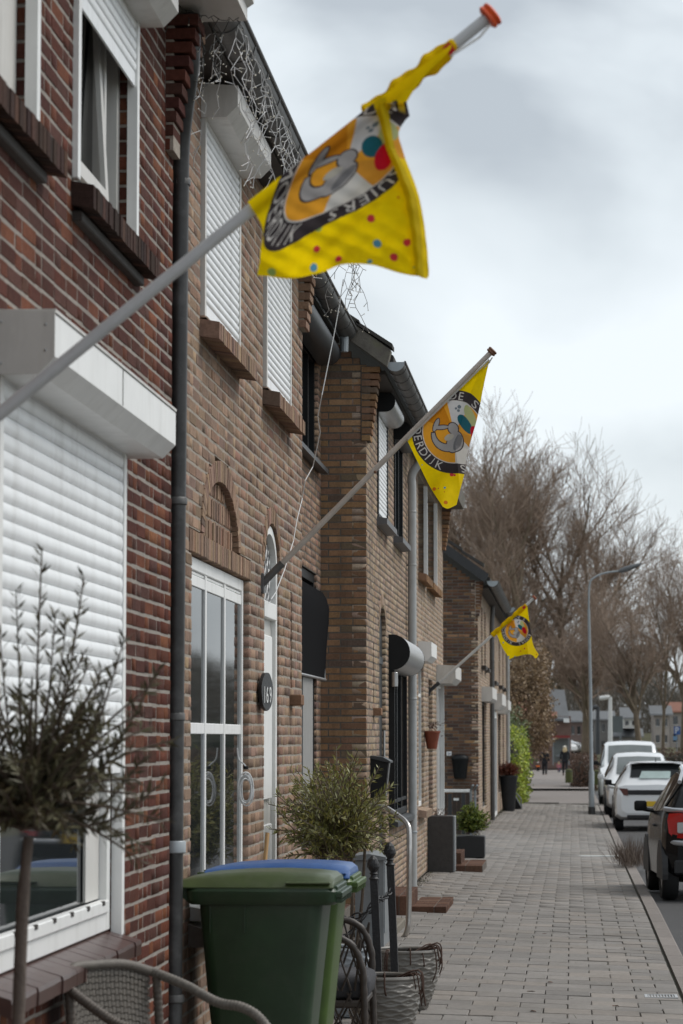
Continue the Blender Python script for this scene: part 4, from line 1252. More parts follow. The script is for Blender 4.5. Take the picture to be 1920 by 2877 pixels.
def fold1(P, u, v):
    x, y = P[:, 0], P[:, 1]
    f = 0.030 * np.sin((x - 700) / 95.0 + (y - 500) / 160.0) + 0.014 * np.sin((x + y) / 48.0 + 1.0) * v
    f += np.where(y > 285, 0.03 * np.exp(-((x - band_x(y)) / 17.0) ** 2) * -1.0, 0)
    f += np.where((y > 300) & (x > band_x(y)), 0.0022 * (x - band_x(y)), 0)
    f += 0.05 * np.exp(-((y - 770) / 40.0) ** 2) * np.sin(x / 60.0)
    f += 0.006 * np.sin((x * 0.8 + y) / 13.0) * v + 0.004 * np.sin((x - 2 * y) / 17.0) * v
    return f * np.minimum(1, v * 5) - 0.05 * (1 - v)
flag(f1, Yf, [(702, 577), (890, 430), (1088, 275), (1270, 137)], [(722, 771), (850, 771), (1000, 752), (1090, 762), (1183, 776)],
     [(702, 577), (738, 640), (733, 700), (722, 771)], [(1270, 137), (1262, 160), (1181, 245), (1122, 350), (1133, 425), (1181, 566), (1201, 745), (1183, 776)],
     300, ((975, 462), (215, -20), (95, -170)), fold1, 3, 46, 11.0, post1, 0.0022)
# the sleeve of cloth wound round the pole
def wound(root, p0, p1, r, seed, m=FLAGM):
    n, sd = 40, 14; P0, P1 = Vector(p0), Vector(p1); d = (P1 - P0); t = d.normalized(); u_ = t.cross(Vector((0, 1, 0))).normalized(); w_ = t.cross(u_)
    rn = random.Random(seed); b = MB(); v = []; f = []; c = []
    for i in range(n + 1):
        for k in range(sd):
            a = 2 * math.pi * k / sd
            rr = r * (1 + 0.22 * math.sin(a * 2 + i * 0.45) + 0.10 * math.sin(i * 0.9 + seed)) * (1.0 if 0 < i < n else 0.75)
            q = P0 + d * (i / n) + (u_ * math.cos(a) + w_ * math.sin(a)) * rr; v.append(tuple(q))
            c.append((0.62, 0.04, 0.07) if (abs(i - 37) < 2 and k in (3, 4, 5)) else (0.95, 0.70, 0.004))
    for i in range(n):
        for k in range(sd):
            f.append((i * sd + k, i * sd + (k + 1) % sd, (i + 1) * sd + (k + 1) % sd, (i + 1) * sd + k))
    return np_mesh('wound_cloth', v, f, m, root, c, smooth=True)
wound(f1, lerp(Vector(base), Vector(tip), 0.79), lerp(Vector(base), Vector(tip), 0.945), 0.026, 1)
b = MB(); q = Vector(tip) + Vector((0.01, -0.01, -0.02)); b.tube([q, q + Vector((-0.03, 0, -0.035)), lerp(Vector(base), Vector(tip), 0.93) + Vector((0.01, -0.02, -0.02))], 0.004, 6); b.build('cord', WHITE, f1)
# flag 2: hanging from the wooden pole beside the white door
Yf = 15.85
base = (X2 + 0.004, 15.90, 2.585); tip = onY(1378, 992, Yf)
f2 = flagpole('yellow carnival flag hanging straight from a weathered wooden pole beside the white door', base, tip, 0.0165, None, WKNOB, WOODP, mat('grey_cast_bracket', (0.12, 0.12, 0.12), 0.5, 0.2, 12, metal=0.4), 0.030)
def fold2(P, u, v):
    x, y = P[:, 0], P[:, 1]
    cr = np.interp(y, [1000, 1120, 1250, 1340, 1430], [1368, 1316, 1280, 1290, 1300])
    f = np.where(x > cr, 0.0075 * (x - cr), 0.0)
    f += 0.012 * np.sin(x / 30.0 + y / 55.0) * v + 0.02 * np.sin(y / 60.0) * v
    f += np.where(y > 1330, -0.0012 * (y - 1330) * np.sin((x - 1200) / 28.0), 0)
    f += 0.004 * np.sin((x + 0.6 * y) / 7.0) * v
    return f * np.minimum(1, v * 4) - 0.02 * (1 - v)
flag(f2, Yf, [(1146, 1240), (1260, 1128), (1376, 1014)], [(1248, 1430), (1262, 1434), (1284, 1420)],
     [(1146, 1240), (1175, 1300), (1210, 1370), (1248, 1430)], [(1376, 1014), (1352, 1100), (1335, 1170), (1310, 1260), (1303, 1330), (1284, 1420)],
     300, ((1277, 1214), (119, 0), (0, -117)), fold2, 12, 70, 5.5)
b = MB(); q0 = onY(1384, 1004, Yf - 0.03); q1 = onY(1375, 1018, Yf - 0.02); b.tube([q0, q1], 0.004, 6); b.build('cord', CREAM, f2)
b = MB(); b.prism([onY(1378, 1018, Yf - 0.015), onY(1374, 1008, Yf - 0.015), onY(1145, 1232, Yf - 0.015), onY(1148, 1242, Yf - 0.015)], (0, 0.006, 0)); b.build('hem_strap', mat('canvas_strap', (0.42, 0.41, 0.38), 0.8, 0.1, 30), f2)
b = MB(); b.sphere(onY(1055, 1326, Yf - 0.02), 0.010, 8, 6); b.build('cleat', WKNOB, f2)
# flag 3: farther house
Yf = 35.0
base = (X4 + 0.004, 35.05, 2.28); tip = onY(1500, 1681, Yf)
f3 = flagpole('small yellow carnival flag fluttering on a white pole beside the terracotta wall pot', base, tip, 0.018, None, mat('red_brown_knob', (0.30, 0.075, 0.03), 0.5, 0.1, 9), POLEW, ANTH, 0.034)
def fold3(P, u, v):
    x, y = P[:, 0], P[:, 1]
    cr = np.interp(y, [1700, 1800, 1850], [1484, 1480, 1486])
    return (np.where(x > cr, 0.012 * (x - cr), 0) + 0.03 * np.sin(x / 13.0 + y / 30.0) * v) * np.minimum(1, v * 4)
flag(f3, Yf, [(1395, 1778), (1440, 1735), (1482, 1702)], [(1432, 1852), (1450, 1845), (1490, 1838), (1505, 1848), (1513, 1836)],
     [(1395, 1778), (1410, 1815), (1432, 1852)], [(1482, 1702), (1487, 1740), (1494, 1790), (1500, 1815), (1513, 1836)],
     190, ((1452, 1772), (43, 0), (0, -43)), fold3, 21, 40, 2.2)
wound(f3, lerp(Vector(base), Vector(tip), 0.60), lerp(Vector(base), Vector(tip), 0.93), 0.030, 2)

# ================================================================== fairy lights and small things on the house fronts
def icicle(name, label, pts, n, length, seed, col, r=0.0021, drop0=0.0):
    t = thing(name, label, 'fairy lights', pts[0], group='icicle lights along the eaves')
    m = col; rn = random.Random(seed)
    P = smooth_path(pts, 8)
    b = MB(); b.tube([p + Vector((rn.uniform(-.008, .008), 0, rn.uniform(-.012, .012))) for p in P], r, 5); b.build('cable', m, t)
    bulb = mat('pale_bulb', (0.62, 0.58, 0.48), 0.3, 0.05, 9)
    for i in range(n):
        k = (i + rn.random() * 0.7) / n * (len(P) - 1); p = lerp(P[int(k)], P[min(int(k) + 1, len(P) - 1)], k - int(k))
        s = MB(); q = p.copy(); ln = length * rn.choice([0.35, 0.6, 0.8, 1.0]); path = [q.copy()]; ends = []
        while (path[0] - q).length < ln:
            st = Vector((rn.uniform(-.035, .035), rn.uniform(-.06, .06), -rn.uniform(.035, .065)))
            q = q + st; path.append(q.copy())
            if rn.random() < 0.85:
                e_ = q + Vector((rn.uniform(-.045, .045), rn.uniform(-.07, .07), rn.uniform(-.045, .01)))
                s.tube([q, e_], r * 0.9, 4); ends.append(e_)
        s.tube(path, r, 4); ends.append(path[-1])
        o = s.build('strand', m, t)
        g = MB()
        for e_ in ends:
            g.sphere(e_, r * 1.9, 5, 4)
        g.build('bulbs', bulb, o)['kind'] = 'stuff'
    return t
WIRE = mat('white_wire', (0.60, 0.60, 0.60), 0.5, 0.08, 9)
WIRED = mat('dark_wire', (0.05, 0.05, 0.045), 0.5, 0.08, 9)
gx = X2 + 0.30
icicle('icicle_lights', 'white icicle fairy lights tangled along the gutter above the first closed shutter', [(gx, 12.3, 4.99), (gx, 13.2, 5.00), (gx, 14.2, 4.98), (gx, 15.2, 4.99), (gx, 16.2, 4.97)], 30, 0.62, 4, WIRE)
icicle('icicle_lights', 'white icicle fairy lights hung across the corner from eaves to shutter box', [(X2 + 0.05, 12.32, 4.93), (X2 + 0.14, 12.36, 4.95), (gx - 0.02, 12.42, 5.0)], 7, 0.62, 9, WIRE)
icicle('icicle_lights', 'short tangle of icicle fairy lights hanging free at the far gutter end', [(gx + 0.06, 17.55, 4.98), (gx + 0.065, 17.95, 4.96), (gx + 0.06, 18.25, 4.95)], 8, 0.62, 6, mat('grey_wire', (0.20, 0.19, 0.18), 0.5, 0.08, 9))
icicle('icicle_lights', 'dark wired fairy lights with pale bulbs under the white boxed gutter', [(X1 + 0.03, 11.75, 4.93), (X1 + 0.18, 11.9, 4.92), (X1 + 0.30, 12.0, 4.93)], 8, 0.34, 5, WIRED)
wp = [onX(965, 785, -1.50), onX(950, 880, -1.53), onX(940, 935, -1.55), onX(925, 1010, -1.58), onX(905, 1110, -1.62), onX(893, 1170, -1.66), onX(900, 1215, -1.68), onX(880, 1310, -1.74), onX(858, 1350, -1.78), onX(850, 1400, -1.80), onX(835, 1460, -1.80), onX(825, 1520, -1.81), onX(800, 1600, -1.81), onX(775, 1665, -1.815), onX(762, 1684, -1.82)]
b = MB(); b.tube(wp, 0.0034, 5)
tag(b.build('lights_cable', WIRE), 'thin white cable running from the eaves lights down to the fanlight', 'cable')

# oval slate house number
t = thing('house_number_sign', 'oval black slate house number sign with white figures between window and door', 'sign', (X2 + 0.02, 15.80, 1.945), 0.0)
SLATE = mat('black_slate', (0.020, 0.021, 0.023), 0.5, 0.3, 25, 0.4, 60)
b = MB()
ang = math.radians(6); dx, dy = math.sin(ang), math.cos(ang)
def sg(u, z, o=0.0):
    return (X2 + 0.012 + u * 0.0 + (u + 0.155) * dx + o * dy, 15.80 + u * dy + o * dx * 0, 1.945 + z)
ring = [sg(0.155 * math.cos(a) * (1 + 0.03 * math.sin(5 * a)), 0.112 * math.sin(a) * (1 + 0.02 * math.sin(7 * a))) for a in [2 * math.pi * i / 28 for i in range(28)]]
b.prism(ring, (0.020, -0.009, 0)); b.build('plate', SLATE, t)
fg = MB()
for (ch, u0) in (('1', -0.085), ('6', -0.01), ('9', 0.075)):
    for tri in glyph(ch):
        fg.prism([(sg(u0 + p[0] * 0.085, -0.02 + p[1] * 0.095)[0] + 0.0205, sg(u0 + p[0] * 0.085, 0)[1] - 0.0095, 1.945 - 0.02 + p[1] * 0.095) for p in tri], (0.003, -0.0015, 0))
fg.build('figures', WHITE, t)

# coil of white cable on a hook at the window
t = thing('cable_coil', 'looped coil of white cable hanging on a hook beside the white window', 'cable', (X2 + 0.03, 14.66, 1.45))
rn = random.Random(2)
for k in range(7):
    b = MB(); pts = []
    ry, rz = rn.uniform(0.022, 0.040), rn.uniform(0.06, 0.085); c = (X2 + 0.06, 14.66 + rn.uniform(-0.02, 0.03), 1.425)
    for i in range(22):
        a = 2 * math.pi * i / 22; pts.append((c[0] + ry * math.sin(a), c[1] + 0.02 * math.sin(a + k), c[2] - 0.02 + rz * math.cos(a) - 0.003 * k))
    b.tube(pts, 0.0042, 5, closed=True); b.build('loop', WIRE, t)
b = MB(); b.tube(smooth_path([(X2 + 0.06, 14.66, 1.515), (X2 + 0.05, 14.66, 1.53), (X2 + 0.02, 14.66, 1.56), (X2 + 0.012, 14.66, 1.62)], 5), 0.0046, 6); b.build('tail', WIRE, t)
b = MB(); b.lathe((X2 + 0.06, 14.66, 1.505), [(0.012, 0), (0.014, 0.008), (0.012, 0.016)], 10); b.build('tie', BLACK, t)

# broom handle leaning behind the bins
b = MB(); b.tube([onY(740, 2420, 13.55), onY(752, 2345, 13.62)], 0.011, 10); p = onY(740, 2420, 13.55)
b = MB(); b.tube([(p[0] - 0.06, 13.42, 0.12), onY(752, 2340, 13.62)], 0.011, 10)
t = thing('broom', 'pale wooden broom handle leaning on the white door frame behind the bins', 'broom', (p[0] - 0.06, 13.42, 0.0))
b.build('handle', mat('pale_wood_handle', (0.50, 0.29, 0.12), 0.5, 0.15, 14, coord='World'), t, smooth=40)
b = MB(); b.box(p[0] - 0.09, p[0] - 0.03, 13.28, 13.56, 0.0, 0.12, 0.01); b.build('brush_head', mat('broom_bristle', (0.12, 0.07, 0.035), 0.9, 0.3, 60, coord='World'), t)

# ================================================================== bins
def rrect(cx, cy, hx, hy, r, z, n=4):
    P = []
    for (sx, sy, a0) in ((1, 1, 0), (-1, 1, 90), (-1, -1, 180), (1, -1, 270)):
        for i in range(n + 1):
            a = math.radians(a0 + 90 * i / n)
            P.append((cx + sx * (hx - r) + r * math.cos(a), cy + sy * (hy - r) + r * math.sin(a), z))
    return P
def loft(secs, cap=True):
    n = len(secs[0]); v = []; f = []
    for s in secs: v += s
    for k in range(len(secs) - 1):
        for i in range(n):
            j = (i + 1) % n
            f.append((k * n + i, k * n + j, (k + 1) * n + j, (k + 1) * n + i))
    if cap:
        f.append(tuple(reversed(range(n)))); f.append(tuple(range((len(secs) - 1) * n, len(secs) * n)))
    return v, f
def bin_(label, yc, body_m, lid_m, x0=-1.72):
    """two-wheeled bin seen from its side: hinge and wheels towards the wall, lid opening towards the pavement"""
    t = thing('wheelie_bin', label, 'bin', (x0 + 0.32, yc, 0.0), group='bins against the house')
    xb = x0 + 0.03
    b = MB()
    secs = []
    for (z, xa, xe, hy, r) in ((0.03, 0.09, 0.475, 0.215, 0.04), (0.10, 0.085, 0.48, 0.225, 0.05), (0.50, 0.04, 0.52, 0.25, 0.06), (0.94, 0.0, 0.565, 0.268, 0.06)):
        secs.append(rrect(xb + (xa + xe) / 2, yc, (xe - xa) / 2, hy, r, z))
    b.add(*loft(secs)); bo = b.build('body', body_m, t, smooth=40)
    b = MB(); secs = []
    for (z, g) in ((0.925, 0.022), (0.94, 0.034), (0.985, 0.038), (0.998, 0.030)):
        secs.append(rrect(xb + 0.29, yc, 0.305 + g, 0.262 + g, 0.05, z))
    b.add(*loft(secs)); b.build('rim', body_m, t, smooth=35)
    b = MB(); b.box(xb + 0.585, xb + 0.655, yc - 0.27, yc + 0.27, 0.955, 0.985, 0.006); b.box(xb + 0.585, xb + 0.632, yc - 0.25, yc + 0.25, 0.985, 1.010, 0.006)
    for i in range(13):
        b.box(xb + 0.600, xb + 0.652, yc - 0.26 + i * 0.043, yc - 0.25 + i * 0.043, 0.935, 0.957)
    b.build('lifting_comb', body_m, t)
    # lid: flat skirt, a raised crown and a lip to lift it by
    prof = [(-0.075, 1.035, 0.006), (-0.02, 1.046, 0.010), (0.05, 1.058, 0.018), (0.20, 1.068, 0.018), (0.36, 1.071, 0.018), (0.52, 1.066, 0.018), (0.590, 1.058, 0.018), (0.612, 1.040, 0.006), (0.616, 1.02, 0.0)]
    v = []; f = []; nt_ = 15
    for (x, z, cr) in prof:
        for k in range(nt_):
            u = -1 + 2 * k / (nt_ - 1)
            e_ = 1 - abs(u) ** 6
            zz = 1.004 + (z - cr - 1.004) * (1 - max(0, abs(u) - 0.86) / 0.14) + cr * (1 if abs(u) < 0.70 else max(0.0, 1 - (abs(u) - 0.70) / 0.10))
            v.append((xb + x, yc + u * 0.292, zz))
    for i in range(len(prof) - 1):
        for k in range(nt_ - 1):
            a = i * nt_ + k; f.append((a, a + nt_, a + nt_ + 1, a + 1))
    n0 = len(v)
    v += [(p[0], p[1], 0.999) for p in v]
    for i in range(len(prof) - 1):
        for k in (0, nt_ - 1):
            a = i * nt_ + k; f.append((a, a + nt_, a + nt_ + n0, a + n0))
    for k in range(nt_ - 1):
        a = (len(prof) - 1) * nt_ + k; f.append((a, a + 1, a + 1 + n0, a + n0)); f.append((k, k + 1, k + 1 + n0, k + n0))
    b = MB(); b.add(v, f); lo = b.build('lid', lid_m, t, smooth=35)
    b = MB(); b.box(xb + 0.40, xb + 0.602, yc - 0.297, yc + 0.297, 1.018, 1.028, 0.004); b.build('lid_lip', lid_m, lo)
    b = MB(); b.tube([(xb - 0.095, yc - 0.24, 1.005), (xb - 0.095, yc + 0.24, 1.005)], 0.017, 12)
    for yy in (-0.24, 0.0, 0.24):
        b.prism([(xb - 0.11, yc + yy - 0.012, 1.025), (xb + 0.02, yc + yy - 0.012, 1.03), (xb + 0.02, yc + yy - 0.012, 0.93), (xb - 0.04, yc + yy - 0.012, 0.93), (xb - 0.11, yc + yy - 0.012, 0.985)], (0, 0.024, 0))
    b.build('handle', body_m, t, smooth=40)
    for yy in (-0.16, 0.10):
        r = MB(); r.box(xb + 0.15 + yy * 0.6, xb + 0.156 + yy * 0.6, yc - 0.27, yc - 0.262, 0.80, 0.93); r.build('rib', body_m, bo)
    for sy in (-1, 1):
        w_ = MB(); prof_ = [(0.04, -0.022), (0.092, -0.020), (0.10, -0.012), (0.10, 0.012), (0.092, 0.020), (0.04, 0.022)]
        nn = 18; vv = []; ff = []
        for (r_, h_) in prof_:
            for k in range(nn):
                a = 2 * math.pi * k / nn; vv.append((xb + 0.06 + r_ * math.cos(a), yc + sy * 0.235 + h_, 0.10 + r_ * math.sin(a)))
        for i in range(len(prof_) - 1):
            for k in range(nn):
                a = i * nn + k; c = i * nn + (k + 1) % nn; ff.append((a, c, c + nn, a + nn))
        ff.append(tuple(range(nn))); ff.append(tuple(range((len(prof_) - 1) * nn, len(prof_) * nn)))
        w_.add(vv, ff); w_.build('wheel', BLACK, t, smooth=40)
    return t
BINB = mat('dark_green_plastic', (0.015, 0.038, 0.015), 0.40, 0.25, 8, 0.12, 300, coord='World', dirt=((0.06, 0.07, 0.05), 4.5, 0.35))
BINL = mat('olive_green_plastic', (0.042, 0.064, 0.018), 0.38, 0.2, 12, 0.1, 200, coord='World', dirt=((0.16, 0.17, 0.13), 4, 0.35))
BINU = mat('blue_plastic', (0.022, 0.085, 0.26), 0.38, 0.15, 12, 0.1, 200, coord='World', dirt=((0.10, 0.14, 0.22), 6, 0.3))
BING = mat('mid_green_plastic', (0.045, 0.085, 0.012), 0.40, 0.2, 12, 0.1, 200, coord='World')
bin_('dark green wheelie bin with an olive green lid', 12.46, BINB, BINL)
bin_('green wheelie bin with a blue lid', 13.08, BING, BINU, -1.70).scale = (1, 1, 1.012)

# ================================================================== chairs
WICK = mat('grey_brown_wicker', (0.13, 0.115, 0.098), 0.6, 0.3, 60, coord='World')
WICKD = mat('dark_wicker_wrap', (0.085, 0.068, 0.055), 0.6, 0.3, 60, coord='World')
def wrapped(path, r, turns, m, name, parent, sides=9):
    P = path; n = len(P); d = [0]
    for a, b_ in zip(P, P[1:]): d.append(d[-1] + (b_ - a).length)
    L_ = d[-1]; pts = []; rad = []
    N = turns * 3
    for i in range(N + 1):
        s = L_ * i / N
        k = max(j for j in range(n) if d[j] <= s + 1e-9); k = min(k, n - 2)
        pts.append(P[k].lerp(P[k + 1], (s - d[k]) / max(d[k + 1] - d[k], 1e-9))); rad.append(r * (1.0 if i % 3 else 0.86))
    b = MB(); b.tube(pts, rad, sides); return b.build(name, m, parent, smooth=60)
t = thing('wicker_chair', 'grey woven wicker armchair with wrapped arms below the brown tiled sill', 'chair', (-1.42, 9.4, 0.0))
A_ = Vector((-1.735, 9.20, 0.835)); B2 = Vector((-1.515, 9.72, 0.838))
mid = (A_ + B2) / 2 + Vector((-0.05, 0.0, 0.045))
top = smooth_path([A_, lerp(A_, mid, 0.5) + Vector((-0.02, 0, 0.022)), mid, lerp(mid, B2, 0.5) + Vector((0.005, 0, 0.014)), B2], 8)
# woven back panel of small crossing strips
nu, nv = 30, 22
v = []; f = []
fwd = Vector((0.50, -0.20, 0.0)).normalized()
def back_pt(u, w_):
    k = u * (len(top) - 1); i = min(int(k), len(top) - 2); p = top[i].lerp(top[i + 1], k - i)
    cx = 1 - (2 * u - 1) ** 2
    return p + Vector((0, 0, -0.47 * w_)) + fwd * (0.10 * w_ * w_ + 0.0) - fwd * 0.0 + (Vector((A_.x + B2.x, A_.y + B2.y, 0)) / 2 - Vector((p.x, p.y, 0))) * 0.22 * w_
for i in range(nu):
    for j in range(nv):
        u0, u1, w0, w1 = i / nu, (i + 1) / nu, j / nv, (j + 1) / nv
        if (i + j) % 2: w0 += 0.18 / nv; w1 -= 0.18 / nv
        else: u0 += 0.16 / nu; u1 -= 0.16 / nu
        hgt = 0.005 if (i + j) % 2 else 0.001
        c = [back_pt(u0, w0), back_pt(u1, w0), back_pt(u1, w1), back_pt(u0, w1)]; m_ = (c[0] + c[1] + c[2] + c[3]) / 4
        base_ = len(v)
        e1 = (c[0].lerp(c[1], 0.5)) + fwd * hgt; e2 = (c[3].lerp(c[2], 0.5)) + fwd * hgt
        v += [tuple(q) for q in c] + [tuple(e1), tuple(e2)]
        f += [(base_, base_ + 4, base_ + 5, base_ + 3), (base_ + 4, base_ + 1, base_ + 2, base_ + 5)]
bk = np_mesh('back', v, f, WICK, t); bk['kind'] = 'stuff'
v = []; f = []
for i in range(13):
    for j in range(9):
        v.append(tuple(back_pt(i / 12, j / 8) - fwd * 0.008))
for i in range(12):
    for j in range(8):
        a = i * 9 + j; f.append((a, a + 1, a + 10, a + 9))
np_mesh('back_lining', v, f, WICKD, t)
wrapped(top, 0.017, 46, WICK, 'back_rim', t)
arm1 = smooth_path([B2, B2 + Vector((0.13, -0.04, -0.045)), B2 + Vector((0.25, -0.08, -0.10)), B2 + Vector((0.34, -0.10, -0.115)), B2 + Vector((0.41, -0.12, -0.155)), B2 + Vector((0.455, -0.13, -0.24)), B2 + Vector((0.46, -0.13, -0.45)), B2 + Vector((0.47, -0.13, -0.83))], 7)
arm0 = smooth_path([A_, A_ + Vector((0.11, -0.03, -0.075)), A_ + Vector((0.22, -0.06, -0.135)), A_ + Vector((0.34, -0.09, -0.15)), A_ + Vector((0.43, -0.12, -0.19)), A_ + Vector((0.47, -0.13, -0.28)), A_ + Vector((0.48, -0.13, -0.5)), A_ + Vector((0.49, -0.13, -0.83))], 7)
wrapped(arm1, 0.0185, 90, WICK, 'arm', t); wrapped(arm0, 0.0185, 90, WICKD, 'arm', t)
for p in (A_, B2):
    wrapped([p + Vector((0.02, 0, -0.02)), p + Vector((0.05, -0.01, -0.45)), p + Vector((-0.0, 0, -0.835))], 0.017, 40, WICKD, 'leg', t)
b = MB(); q = [A_ + Vector((0.04, 0, -0.43)), A_ + Vector((0.48, -0.13, -0.41)), B2 + Vector((0.46, -0.13, -0.41)), B2 + Vector((0.04, 0, -0.43))]
b.prism([tuple(x) for x in q], (0, 0, 0.04)); b.build('seat', WICK, t)

CUSH = mat('charcoal_cushion', (0.045, 0.045, 0.05), 0.95, 0.15, 30, 0.3, 300, coord='World')
t = thing('lattice_chair', 'brown lattice-sided garden chair with charcoal seat cushion behind the bins', 'chair', (-1.32, 14.5, 0))
CANE = mat('dark_cane', (0.040, 0.030, 0.024), 0.5, 0.3, 30, coord='World')
xs0, xs1 = -1.62, -1.10
for sgn, yy, zt in ((0, 14.20, 0.64), (1, 14.80, 0.69)):
    P = smooth_path([(xs0, yy, 0.0), (xs0, yy, 0.45), (xs0 + 0.03, yy, zt - 0.02), (xs0 + 0.14, yy, zt), (xs1 - 0.16, yy, zt), (xs1 - 0.05, yy, zt - 0.05), (xs1, yy, zt - 0.17), (xs1 + 0.005, yy, 0.40), (xs1 + 0.012, yy, 0.2), (xs1 + 0.015, yy, 0.0)], 7)
    wrapped(P, 0.0195, 26, CANE, 'arm', t)
    for k in range(7):
        x = xs0 + 0.06 + k * 0.07
        b = MB(); b.tube([(x, yy, 0.36), (min(x + 0.10, xs1 - 0.01), yy + 0.004, zt - 0.015)], 0.006, 5); b.build('lattice_rod', CANE, t)
        b = MB(); b.tube([(x + 0.05, yy, 0.36), (x - 0.04, yy + 0.01, zt - 0.015)], 0.006, 5); b.build('lattice_rod', CANE, t)
    for k in range(5):
        x = xs0 + 0.04 + k * 0.1
        b = MB(); b.tube([(x, yy, 0.12), (min(x + 0.12, xs1), yy + 0.004, 0.35)], 0.006, 5); b.build('lattice_rod', CANE, t)
        b = MB(); b.tube([(x + 0.1, yy, 0.12), (x, yy + 0.01, 0.35)], 0.006, 5); b.build('lattice_rod', CANE, t)
P = smooth_path([(xs0 - 0.01, 14.20, 0.5), (xs0 - 0.06, 14.25, 0.78), (xs0 - 0.08, 14.5, 0.84), (xs0 - 0.06, 14.75, 0.78), (xs0 - 0.01, 14.80, 0.5)], 6)
wrapped(P, 0.018, 26, CANE, 'back', t)
b = MB(); b.box(xs0, xs1 + 0.01, 14.20, 14.80, 0.27, 0.31, 0.01); b.build('seat', CANE, t)
b = MB(); secs = []
for (z, g) in ((0.315, -0.02), (0.33, 0.0), (0.40, 0.01), (0.425, 0.0), (0.44, -0.03)):
    secs.append(rrect((xs0 + xs1) / 2 + 0.03, 14.5, 0.255 + g, 0.275 + g, 0.06, z))
b.add(*loft(secs)); b.build('cushion', CUSH, t, smooth=50)

# ================================================================== woven pots, posts and chain
POTM = mat('woven_look_ceramic', (0.155, 0.142, 0.125), 0.38, 0.25, 20, coord='World', dirt=((0.07, 0.06, 0.05), 7, 0.6))
SOIL = mat('dry_soil', (0.03, 0.022, 0.016), 0.95, 0.3, 30, 0.5, 60, coord='World')
def woven_pot(label, x, y, r, h, seed, m=POTM, z=None):
    z = gz(x, y) if z is None else z
    t = thing('woven_pot', label, 'plant pot', (x, y, z), group='pots with a woven pattern')
    nu, nv = 120, 60; v = []; f = []; rows = 13
    for j in range(nv + 1):
        w_ = j / nv
        rad = r * (0.62 + 0.38 * math.sin(math.pi * 0.5 * min(1, w_ * 1.25)) ** 0.9) * (1 - 0.05 * max(0, (w_ - 0.8) / 0.2))
        for i in range(nu):
            a = 2 * math.pi * i / nu
            row = w_ * rows; ph = math.pi * (int(row) % 2)
            wav = 0.25 * math.sin(11 * a + ph)
            fr = (row + wav) % 1.0
            rid = 0.030 * r * (1 - abs(2 * fr - 1)) if w_ < 0.93 else 0.02 * r
            v.append((x + (rad + rid * 1.6) * math.cos(a), y + (rad + rid * 1.6) * math.sin(a), z + h * w_))
    for j in range(nv):
        for i in range(nu):
            a = j * nu + i; c = j * nu + (i + 1) % nu; f.append((a, c, c + nu, a + nu))
    np_mesh('body', v, f, m, t, smooth=50)
    b = MB(); R_ = r * 0.97
    b.tube([(x + R_ * math.cos(2 * math.pi * i / 40), y + R_ * math.sin(2 * math.pi * i / 40), z + h) for i in range(40)], 0.013, 7, closed=True); b.build('rim', m, t, smooth=50)
    b = MB(); b.lathe((x, y, z + h - 0.06), [(R_ * 0.98, 0), (R_ * 0.98, 0.01), (0.01, 0.03)], 24); b.build('soil', SOIL, t)
    return t
def dead_stems(t, x, y, z, r, n, seed, over=0.16):
    rn = random.Random(seed); m = mat('dead_stem', (0.055, 0.026, 0.016), 0.8, 0.3, 20, coord='World')
    for i in range(n):
        a = rn.uniform(-2.6, 1.2); b = MB(); d = Vector((math.cos(a), math.sin(a), 0))
        p = Vector((x, y, z - 0.03)) + d * rn.uniform(0, 0.5) * r
        q = Vector((x, y, z + rn.uniform(0.0, 0.05))) + d * r * 1.0
        e_ = Vector((x, y, z - rn.uniform(0.3, 1) * over)) + d * r * 1.08
        b.tube(smooth_path([p, q, lerp(q, e_, 0.6) + d * 0.02, e_ + Vector((rn.uniform(-.03, .03), rn.uniform(-.03, .03), 0))], 4), [0.0045] * 12 + [0.003], 4)
        b.build('dead_stem', m, t)
def leafquads(P, D, Nn, l, w):
    """leaf-shaped quads: P base points, D directions, Nn rough normals, l lengths, w widths"""
    S = np.cross(D, Nn); S /= np.linalg.norm(S, axis=1, keepdims=True) + 1e-9
    up = np.cross(S, D)
    a = P; b_ = P + D * (l * 0.45)[:, None] + S * (w * 0.5)[:, None] + up * (w * 0.12)[:, None]; c = P + D * l[:, None]; d = P + D * (l * 0.45)[:, None] - S * (w * 0.5)[:, None] + up * (w * 0.12)[:, None]
    v = np.stack([a, b_, c, d], 1).reshape(-1, 3); n = len(P)
    f = np.arange(4 * n).reshape(n, 4)
    return v, f
def unit(a):
    return a / (np.linalg.norm(a, axis=-1, keepdims=True) + 1e-9)
pa = woven_pot('woven pattern pot with few dead stems hanging down its front', -1.075, 15.35, 0.205, 0.34, 1)
dead_stems(pa, -1.075, 15.35, gz(-1, 15.3) + 0.34, 0.20, 12, 3)
pb = woven_pot('woven pattern pot with a tuft of dead stems spilling over its edge by the slabs', -1.05, 17.0, 0.205, 0.36, 2)
dead_stems(pb, -1.05, 17.0, gz(-1, 17) + 0.36, 0.20, 16, 7, 0.2)
